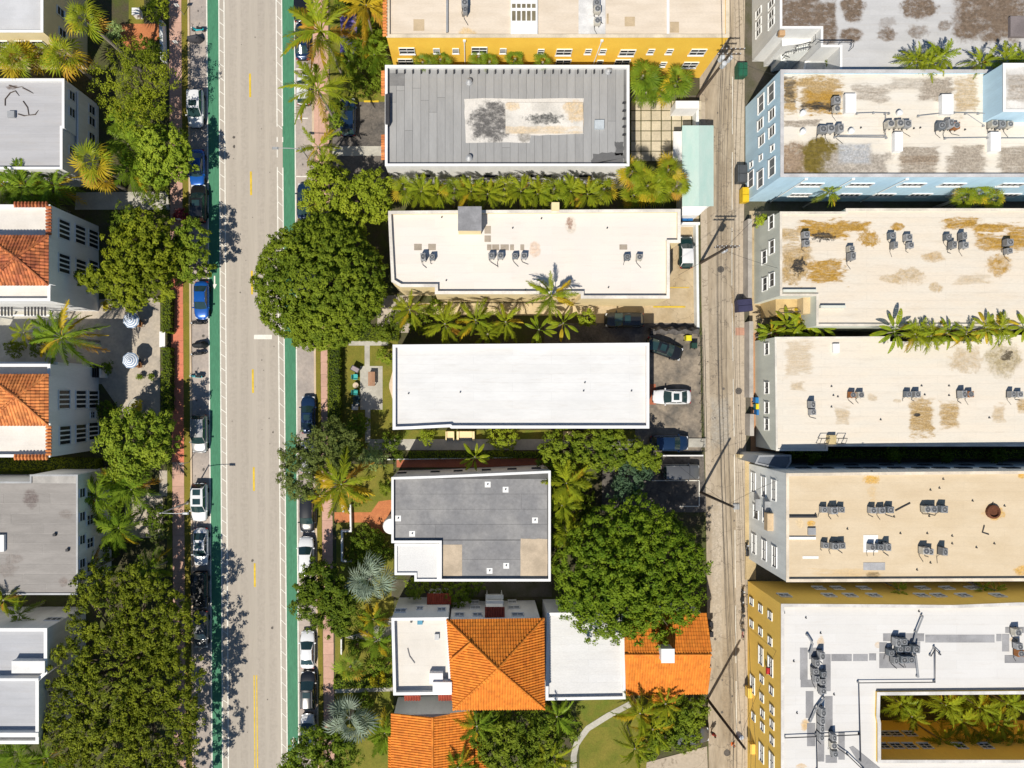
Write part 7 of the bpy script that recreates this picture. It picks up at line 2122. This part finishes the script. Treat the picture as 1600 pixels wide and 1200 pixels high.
def chair(label, px, py, deg, color, group=None):
    c = at(px, py, 0.4)
    root = thing('chair', label, 'chair', (c.x, c.y, LOT + 0.1), math.radians(deg), group)
    mt = M('chair_' + '_'.join(str(int(x * 100)) for x in color), color, 0.6, coord='obj')
    part('seat', MB().box((0, 0, .42), (.55, .55, .06)), mt, root, local=True)
    part('backrest', MB().add([(-.27, -.28, .44), (-.27, .28, .44), (-.45, .28, .98), (-.45, -.28, .98), (-.23, -.28, .44), (-.23, .28, .44), (-.41, .28, .98), (-.41, -.28, .98)], [(0, 1, 2, 3), (4, 7, 6, 5), (0, 4, 5, 1), (2, 6, 7, 3), (1, 5, 6, 2), (0, 3, 7, 4)]), mt, root, local=True)
    for x in (-.24, .24):
        for y in (-.24, .24):
            part('leg', MB().box((x, y, .195), (.05, .05, .39)), mt, root, local=True)
    for s in (1, -1):
        part('armrest', MB().box((0, s * .3, .62), (.5, .07, .04)), mt, root, local=True)
def table(label, px, py, w, l, color, h=0.74):
    c = at(px, py, h)
    root = thing('table', label, 'table', (c.x, c.y, LOT + 0.1))
    mt = M('table_' + '_'.join(str(int(x * 100)) for x in color), color, 0.7, fine=0.12, coord='obj', stretch=(6, 1, 1))
    n = 5
    for k in range(n):
        part('plank', MB().box((-w / 2 + (k + .5) * w / n, 0, h), (w / n - .02, l, .05)), mt, root, local=True)
    for x in (-1, 1):
        for y in (-1, 1):
            part('leg', MB().box((x * (w / 2 - .1), y * (l / 2 - .12), h / 2 - .02), (.08, .08, h - .05)), mt, root, local=True)
parasol('blue and white striped parasol by the spreading olive tree', 204, 500)
parasol('blue and white striped parasol beside the low white annex', 203, 563)
brown_w = (0.28, 0.13, 0.05)
table('small wooden table beside the parasol near the olive tree', 214, 505, .8, .8, brown_w)
table('small wooden table beside the parasol near the annex', 213, 569, .8, .8, brown_w)
chair('brown wooden chair at the parasol near the olive tree', 221, 507, 170, brown_w)
chair('brown wooden chair at the parasol near the annex', 220, 571, 190, brown_w)
table('long brown wooden table on the concrete patio', 581, 592, .85, 1.75, (0.40, 0.22, 0.13))
chair('turquoise patio chair next to the slanted grill', 556, 589, 0, (0.06, 0.45, 0.42))
chair('turquoise patio chair between the round stool and the dark chairs', 556, 613, 0, (0.04, 0.38, 0.34))
chair('dark teal patio chair next to the turquoise one', 559, 622, 15, (0.02, 0.06, 0.08))
chair('dark teal patio chair next to the white cube', 559, 631, 0, (0.02, 0.05, 0.07))
c = at(556, 602, .5)
solo('side_table', MB().lathe((c.x, c.y, LOT + .1), [(.1, 0), (.08, .1), (.08, .4), (.36, .42), (.36, .46)], 16), M('cream_paint', (0.70, 0.56, 0.40), 0.6), 'round cream side table between the turquoise chairs', 'table')
c = at(555, 636, .5)
solo('storage_cube', MB().box((c.x, c.y, LOT + .35), (.68, .66, .5)).box((c.x, c.y, LOT + .62), (.74, .72, .05)), M('cream_white', (0.78, 0.70, 0.58), 0.6), 'white cube storage box at the patio corner', 'box')
c = at(556, 577, .5)
g = thing('grill', 'dark slanted barbecue grill at the patio corner', 'grill', (c.x, c.y, LOT + .1), math.radians(-28))
part('firebox', MB().box((0, 0, .75), (1.0, .6, .3), 0, 1.1), D_dark, g, local=True)
part('grate', MB().box((0, 0, .92), (.9, .5, .03)), M('pinkish_metal', (0.36, 0.30, 0.32), 0.5, fine=.2, coord='obj'), g, local=True)
for x in (-.4, .4):
    for y in (-.22, .22): part('leg', MB().box((x, y, .3), (.06, .06, .6)), D_dark, g, local=True)
# round planter and pots
for x, y, lab in ((213, 636, 'wide round concrete planter holding the golden topiary'),):
    c = at(x, y, .5)
    solo('planter', MB().lathe((c.x, c.y, LOT + .1), [(.7, 0), (1.0, .5), (1.05, .55), (.9, .56), (.85, .4)], 20), C_conc, lab, 'planter')
for x, y, lab in ((218, 588, 'small dark pot plant in the courtyard, by the annex parasol'), (236, 588, 'small dark pot plant in the courtyard, beside the hedge')):
    bush(lab, x, y, 3.5, 0.8, L['dark'], name='pot_plant', cat='plant')
# white gate in the hedge
c = at(258, 531, .6)
gt = thing('garden_gate', 'white framed gate between the two clipped hedges', 'gate', (c.x, c.y, LOT))
for y in (-.85, .85): part('post', MB().box((0, y, .6), (.18, .18, 1.2)), W_trim, gt, local=True)
part('top_bar', MB().box((0, 0, 1.25), (.7, 1.9, .1)), W_trim, gt, local=True)
for k in range(7): part('bar', MB().box((0, -.66 + k * .22, .6), (.04, .04, 1.1)), D_dark, gt, local=True)
# villa court pergola and stair rails
pg = thing('pergola', 'white framed pergola with dark slats beside the brown tiled villa', 'pergola', at(40, 484, 0))
zz = 4.6
for y in (475, 493):
    a, c_ = at(-30, y, zz), at(78, y, zz)
    part('beam', MB().box(((a.x + c_.x) / 2, a.y, zz), (c_.x - a.x, .2, .2)), W_trim, pg)
for k in range(20):
    if 9 < k < 13: continue
    a = at(-28 + k * 5.2, 484, zz + .12)
    part('slat', MB().box((a.x, a.y, zz + .16), (.16, mm(19, zz), .1)), D_dark, pg)
for x in (-20, 40, 76):
    for y in (476, 492):
        a = at(x, y, zz); part('post', MB().box((a.x, a.y, zz / 2), (.16, .16, zz - .2)), W_trim, pg)
tr_ = thing('terrace_stair', 'dark railed terrace stairs beside the brown tiled villa', 'staircase', at(125, 475, 0))
for k in range(8):
    a = at(92 + k * 7.5, 462, 4.0 - k * .5)
    part('step', MB().box((a.x, a.y, a.z / 2), (.55, 1.5, a.z)), W_lgrey, tr_)
railing(tr_, [at(92, 455, 4.0), at(145, 455, .6)], .9)
railing(tr_, [at(92, 471, 4.0), at(145, 471, .6)], .9)
fn = thing('court_fence', 'dark metal fence with pale posts beside the low white annex', 'fence', at(125, 580, 0))
for x in (91, 112, 136, 158):
    a = at(x, 580, 1.5); part('post', MB().box((a.x, a.y, .9), (.1, 1.6, 1.8)), W_lgrey, fn)
for x0 in (94, 115, 139):
    for k in range(6):
        a = at(x0 + k * 3.3, 580, 1.5); part('slat', MB().box((a.x, a.y, .9), (.06, 1.5, 1.6)), D_dark, fn)

# ------------------------------------------------------------------ bins, walls and fences
def skip(label, px, py, w, l, h, color, deg=0, lid=None):
    c = at(px, py, h)
    root = thing('dumpster', label, 'dumpster', (c.x, c.y, 0.05), math.radians(deg))
    mt = M('skip_' + '_'.join(str(int(x * 100)) for x in color), color, 0.6, fine=0.15, coord='obj')
    part('tub', MB().box((0, 0, h * .45 + .08), (w * .9, l * .94, h * .9), 0, 1.08), mt, root, local=True)
    for s in (-1, 1):
        part('lid', MB().box((0, s * l * .25, h + .05), (w, l * .48, .06), 0, .97), M('lid_' + '_'.join(str(int(x * 100)) for x in (lid or color)), lid or color, .5, coord='obj'), root, local=True)
    for x in (-1, 1):
        for y in (-1, 1): part('castor', MB().box((x * w * .36, y * l * .38, .04), (.1, .1, .1)), tyre_m, root, local=True)
skip('dark grey dumpster against the blue block wall', 1160, 271, 1.2, 2.1, 1.3, (0.08, 0.09, 0.10))
skip('yellow dumpster at the corner of the blue block', 1165, 304, .8, 1.8, 1.2, (0.75, 0.50, 0.02))
skip('dark blue dumpster on the alley by the ochre porch', 1164, 477, 1.8, 1.5, 1.4, (0.045, 0.045, 0.10), 5)
skip('green dumpster below the transformer pole', 1160, 108, 1.2, 1.6, 1.3, (0.02, 0.12, 0.07))
def cart(label, px, py, color, deg=0, lid=None):
    c = at(px, py, 1.1)
    root = thing('wheelie_bin', label, 'bin', (c.x, c.y, LOT + .05), math.radians(deg), 'wheelie bins')
    nm = '_'.join(str(int(x * 100)) for x in color)
    mt = M('bin_' + nm, color, 0.5, coord='obj')
    part('body', MB().box((0, 0, .5), (.55, .58, .95), 0, 1.15), mt, root, local=True)
    part('lid', MB().box((.02, 0, 1.02), (.7, .7, .08), 0, .88), M('binlid_%s' % '_'.join(str(int(x * 100)) for x in (lid or color)), lid or color, .45, coord='obj'), root, local=True)
    part('handle', MB().tube([(-.38, -.25, .98), (-.4, 0, .98), (-.38, .25, .98)], .025, 5), plastic, root, local=True)
    for s in (1, -1):
        w = MB().lathe((0, 0, 0), [(.12, -.03), (.12, .03)], 10); w.v = [(x - .3, z + s * .28, y + .12) for x, y, z in w.v]
        part('wheel', w, tyre_m, root, local=True)
cart('turquoise bin at the foot of the stair court', 1213, 77, (0.05, 0.30, 0.38))
cart('blue wheelie bin above the yellow one by the orange tile yard', 1184, 625, (0.02, 0.20, 0.50))
cart('yellow lidded wheelie bin between two blue bins', 1185, 635, (0.02, 0.25, 0.30), 0, (0.85, 0.68, 0.02))
cart('blue wheelie bin below the yellow one by the orange tile yard', 1186, 644, (0.02, 0.18, 0.48))
cart('blue wheelie bin beside the cream roof, nearer the roof edge', 1069, 341, (0.02, 0.14, 0.38), 90)
cart('blue wheelie bin with orange bag beside the teal shed lean-to', 1078, 341, (0.02, 0.14, 0.38), 90)
cart('black bin at the corner of the gabled roof, north of its twin', 1109, 975, (0.03, 0.03, 0.035))
cart('black bin at the corner of the gabled roof, south of its twin', 1110, 991, (0.03, 0.03, 0.035))
cart('yellow bin behind the angled black car', 1076, 528, (0.78, 0.70, 0.03))
cart('dark green bin beside the yellow one at the alley fence', 1085, 540, (0.02, 0.06, 0.045), 90)

def lowwall(label, pts, h, w, mat, name='garden_wall', cat='wall'):
    P = [at(x, y, h) for x, y in pts]
    mb = MB()
    for a, c_ in zip(P, P[1:]):
        d_ = c_ - a
        mb.box(((a.x + c_.x) / 2, (a.y + c_.y) / 2, h / 2), (d_.length + w * .98, w, h), math.atan2(d_.y, d_.x))
        h += 0.004
    return solo(name, mb, mat, label, cat)
lowwall('pale grey wall between the hatchback driveway and the alley', [(1089, 350), (1091, 512)], 1.3, .3, W_grey)
lowwall('short white wall above the hatchback', [(1064, 349), (1092, 349)], 1.4, .3, W_trim)
lowwall('pale wall between the slab court and the alley', [(1090, 170), (1090, 195)], 1.6, .35, W_grey)
lowwall('white wall beside the shaded parking bay', [(1035, 712), (1098, 712)], 1.0, .15, W_trim)
lowwall('white garden wall with an angled step by the brick path', [(547, 790), (548, 830), (534, 830), (534, 876)], .9, .2, W_white)
lowwall('white garden wall south end by the dark shrub', [(536, 877), (548, 877)], .8, .2, W_white)
lowwall('thin white railing at the head of the brick path', [(536, 800), (533, 788), (545, 798)], .8, .08, W_trim)
lowwall('white wall along the pavement by the feathery tree', [(251, 34), (253, 90)], 1.2, .4, W_grey)
lowwall('thin white wall along the terracotta walk', [(606, 718), (800, 715)], .6, .12, W_grey)
lowwall('white wall at the front of the tiled house garden', [(533, 1000), (533, 1022)], .9, .15, W_trim)
lowwall('grey block wall along the sand yard of the sage block', [(1172, 345), (1172, 462)], 1.6, .5, M('paver_cap', (0.45, 0.42, 0.38), .9, fine=.12))
lowwall('grey capped wall along the orange tile yard, north of the bins', [(1174, 505), (1174, 618)], 1.6, .5, MATS['paver_cap'])
lowwall('grey capped wall along the orange tile yard, south of the bins', [(1175, 650), (1175, 678)], 1.6, .5, MATS['paver_cap'])
lowwall('pale concrete pad beside the shaded dark SUV', [(1077, 692), (1096, 692)], .35, 1.1, C_conc)
lowwall('pale wall with white post by the corner bay', [(1158, 713), (1172, 713)], 1.2, .4, W_cream)
# fabric covered fence
ff = thing('fabric_fence', 'sagging grey fabric screen fence between driveway and parking court', 'fence', at(1055, 516, 0))
mb = MB()
nn_ = 46
for i in range(nn_):
    x = 1018 + i * 1.65
    a = at(x, 516 + 1.6 * math.sin(i * .55), 1.5)
    for k, (dy, z) in enumerate(((.45, .1), (.32 + .1 * math.sin(i), 1.1), (0, 1.7 + .08 * math.sin(i * .9)), (-.32 - .1 * math.cos(i * 1.3), 1.0), (-.4, .1))):
        mb.v.append((a.x, a.y + dy, z))
for i in range(nn_ - 1):
    for k in range(4):
        a = i * 5 + k
        mb.f.append((a, a + 1, a + 6, a + 5))
part('screen', mb, M('grey_fabric', (0.13, 0.12, 0.115), 0.9, fine=.15), ff)
for x in (1020, 1043, 1066, 1090):
    a = at(x, 516, 1.0); part('post', MB().tube([(a.x, a.y, .1), (a.x, a.y, 1.6)], .05, 6), D_grey, ff)
ch = thing('alley_fence', 'thin dark wire fence along the patched parking court', 'fence', at(1094, 610, 0))
for i, y in enumerate(range(525, 708, 15)):
    a = at(1094 + (y - 525) * .02, y, 1.0); part('post', MB().tube([(a.x, a.y, .0), (a.x, a.y, 1.7)], .04, 5), D_dark, ch)
for z in (.4, 1.0, 1.65):
    part('rail', MB().tube([at(1094, 525, 0) + Vector((0, 0, z)), at(1097.6, 705, 0) + Vector((0, 0, z))], .025, 4), D_dark, ch)
# purple tarp by the palms
c = at(545, 55, .8)
tp = MB()
for i in range(6):
    for j in range(9):
        tp.v.append((c.x - 1.0 + i * .4, c.y - 2.4 + j * .6, LOT + .9 + .25 * math.sin(i * 1.3 + j) + .2 * math.cos(j * 1.7)))
for i in range(5):
    for j in range(8):
        a = i * 9 + j
        tp.f.append((a, a + 9, a + 10, a + 1))
o = solo('tarpaulin', tp, M('violet_tarp', (0.17, 0.14, 0.45), 0.6, fine=.08), 'crumpled violet tarpaulin under the coconut palms', 'tarp')
c = at(213, 19, 1.0)
bx = thing('utility_box', 'pale metal utility cabinet on the little lawn', 'cabinet', (c.x, c.y, LOT + .03))
part('cabinet', MB().box((0, 0, .5), (.85, .8, 1.0)), W_trim, bx, local=True)
part('lid', MB().box((0, 0, 1.03), (.93, .88, .06)), W_lgrey, bx, local=True)
c = at(1152, 793, .5)
mhx = solo('drain_box', MB().box((c.x, c.y, .12), (.75, .6, .24)).box((c.x, c.y + .36, .10), (.8, .12, .2)), D_grey, 'small grey drain box at the alley edge by the pale grey wall', 'box')
# manholes
for x, y, lab in ((1136, 1176, 'round manhole cover in the alley below the transformer pole'), (1154, 611, 'dark round cover on the alley by the recycling bins'), (1126, 421, 'dark round stain-ringed manhole below the double crossarm')):
    c = at(x, y, 0)
    solo('manhole_cover', MB().ring((c.x, c.y, .032), .30, .42, .012, 22).lathe((c.x, c.y, .032), [(.29, 0), (.29, .009)], 20), M('cast_iron', (0.11, 0.10, 0.09), .8, fine=.2), lab, 'manhole')
# traffic cone
c = at(1146, 1164, .3)
cn = thing('traffic_cone', 'orange traffic cone beside the transformer pole shadow', 'cone', (c.x, c.y, .035))
cm_ = M('cone_orange', (0.75, 0.18, 0.03), .6, coord='obj')
part('base', MB().box((0, 0, .02), (.42, .42, .04)), cm_, cn, local=True)
part('cone', MB().lathe((0, 0, .04), [(.16, 0), (.04, .66)], 14), cm_, cn, local=True)
part('band', MB().lathe((0, 0, .30), [(.117, 0), (.085, .16)], 14), W_trim, cn, local=True)

# ------------------------------------------------------------------ person walking in the alley
c = at(1114, 1146, 0.9)
pr = thing('person', 'person in a red shirt and dark shorts walking down the alley', 'person', (c.x, c.y, 0.03), math.radians(250))
skin = M('skin', (0.42, 0.24, 0.16), .6, coord='obj'); shirt = M('red_shirt', (0.55, 0.02, 0.03), .8, coord='obj'); short_m = M('dark_shorts', (0.03, 0.03, 0.04), .8, coord='obj'); hair_m = M('dark_hair', (0.02, 0.015, 0.012), .7, coord='obj')
def skin_fig(name, verts, edges, rad, root_i, mat, sub=1):
    me = bpy.data.meshes.new(name)
    me.from_pydata(verts, edges, [])
    me.materials.append(mat)
    o = link(name, me, pr)
    o.modifiers.new('Skin', 'SKIN')
    if not me.skin_vertices: return o
    for i, sv in enumerate(me.skin_vertices[0].data):
        sv.radius = (rad[i] if isinstance(rad[i], tuple) else (rad[i], rad[i])); sv.use_root = i == root_i
    s = o.modifiers.new('Sub', 'SUBSURF'); s.levels = sub; s.render_levels = sub
    return o
# joints: x forward, y left
V_ = [(0, 0, .93), (0, 0, 1.12), (.01, 0, 1.34), (.02, 0, 1.48), (.05, 0, 1.58), (.06, 0, 1.72),
      (0, .10, .90), (.20, .10, .50), (.30, .10, .09), (.42, .11, .05),
      (0, -.10, .90), (-.10, -.10, .50), (-.38, -.10, .18), (-.30, -.10, .06),
      (.01, .19, 1.42), (-.12, .23, 1.14), (-.02, .24, .92), (.02, .24, .85),
      (.01, -.19, 1.42), (.08, -.23, 1.14), (.26, -.22, .98), (.31, -.21, .92)]
E_ = [(0, 1), (1, 2), (2, 3), (3, 4), (4, 5), (0, 6), (6, 7), (7, 8), (8, 9), (0, 10), (10, 11), (11, 12), (12, 13), (2, 14), (14, 15), (15, 16), (16, 17), (2, 18), (18, 19), (19, 20), (20, 21)]
R_ = [.13, .12, .14, .06, .085, .09, .09, .058, .042, .035, .09, .058, .042, .035, .06, .042, .03, .035, .06, .042, .03, .035]
fv, fe, frd = list(V_), list(E_), list(R_)
for hand, d_ in ((17, (.25, 0, -1)), (21, (.7, .1, -.7))):
    for k in range(5):
        i0 = len(fv); hx_, hy_, hz_ = V_[hand]
        off_y = (-.032 + .016 * k)
        ln_ = (.06, .075, .08, .075, .055)[k]
        fv.append((hx_ + d_[0] * .03, hy_ + off_y, hz_ + d_[2] * .03)); fv.append((hx_ + d_[0] * (.03 + ln_), hy_ + off_y * 1.2, hz_ + d_[2] * (.03 + ln_)))
        fe += [(hand, i0), (i0, i0 + 1)]; frd += [.009, .008]
skin_fig('body', fv, fe, frd, 0, skin)
skin_fig('shirt', [(0, 0, .90), (0, 0, 1.12), (.01, 0, 1.34), (.015, 0, 1.45), (.01, .19, 1.42), (-.08, .22, 1.22), (.01, -.19, 1.42), (.06, -.22, 1.22)], [(0, 1), (1, 2), (2, 3), (2, 4), (4, 5), (2, 6), (6, 7)], [(.17, .14), (.16, .13), (.18, .14), .08, .08, .065, .08, .065], 2, shirt)
skin_fig('shorts', [(0, 0, .93), (0, .10, .88), (.14, .10, .60), (0, -.10, .88), (-.07, -.10, .60)], [(0, 1), (1, 2), (0, 3), (3, 4)], [.16, .115, .095, .115, .095], 0, short_m)
hm = MB(); hm.smooth = True
hm.lathe((.045, 0, 1.69), [(.10, -.03), (.112, .04), (.09, .10), (.05, .13), (.01, .14)], 12)
part('hair', hm, hair_m, pr, local=True)
fm = MB().box((.155, 0, 1.66), (.035, .03, .05), 0, .6)
part('nose', fm, skin, pr, local=True)
for s in (1, -1): part('eye', MB().box((.142, s * .035, 1.69), (.012, .026, .014)), hair_m, pr, local=True)
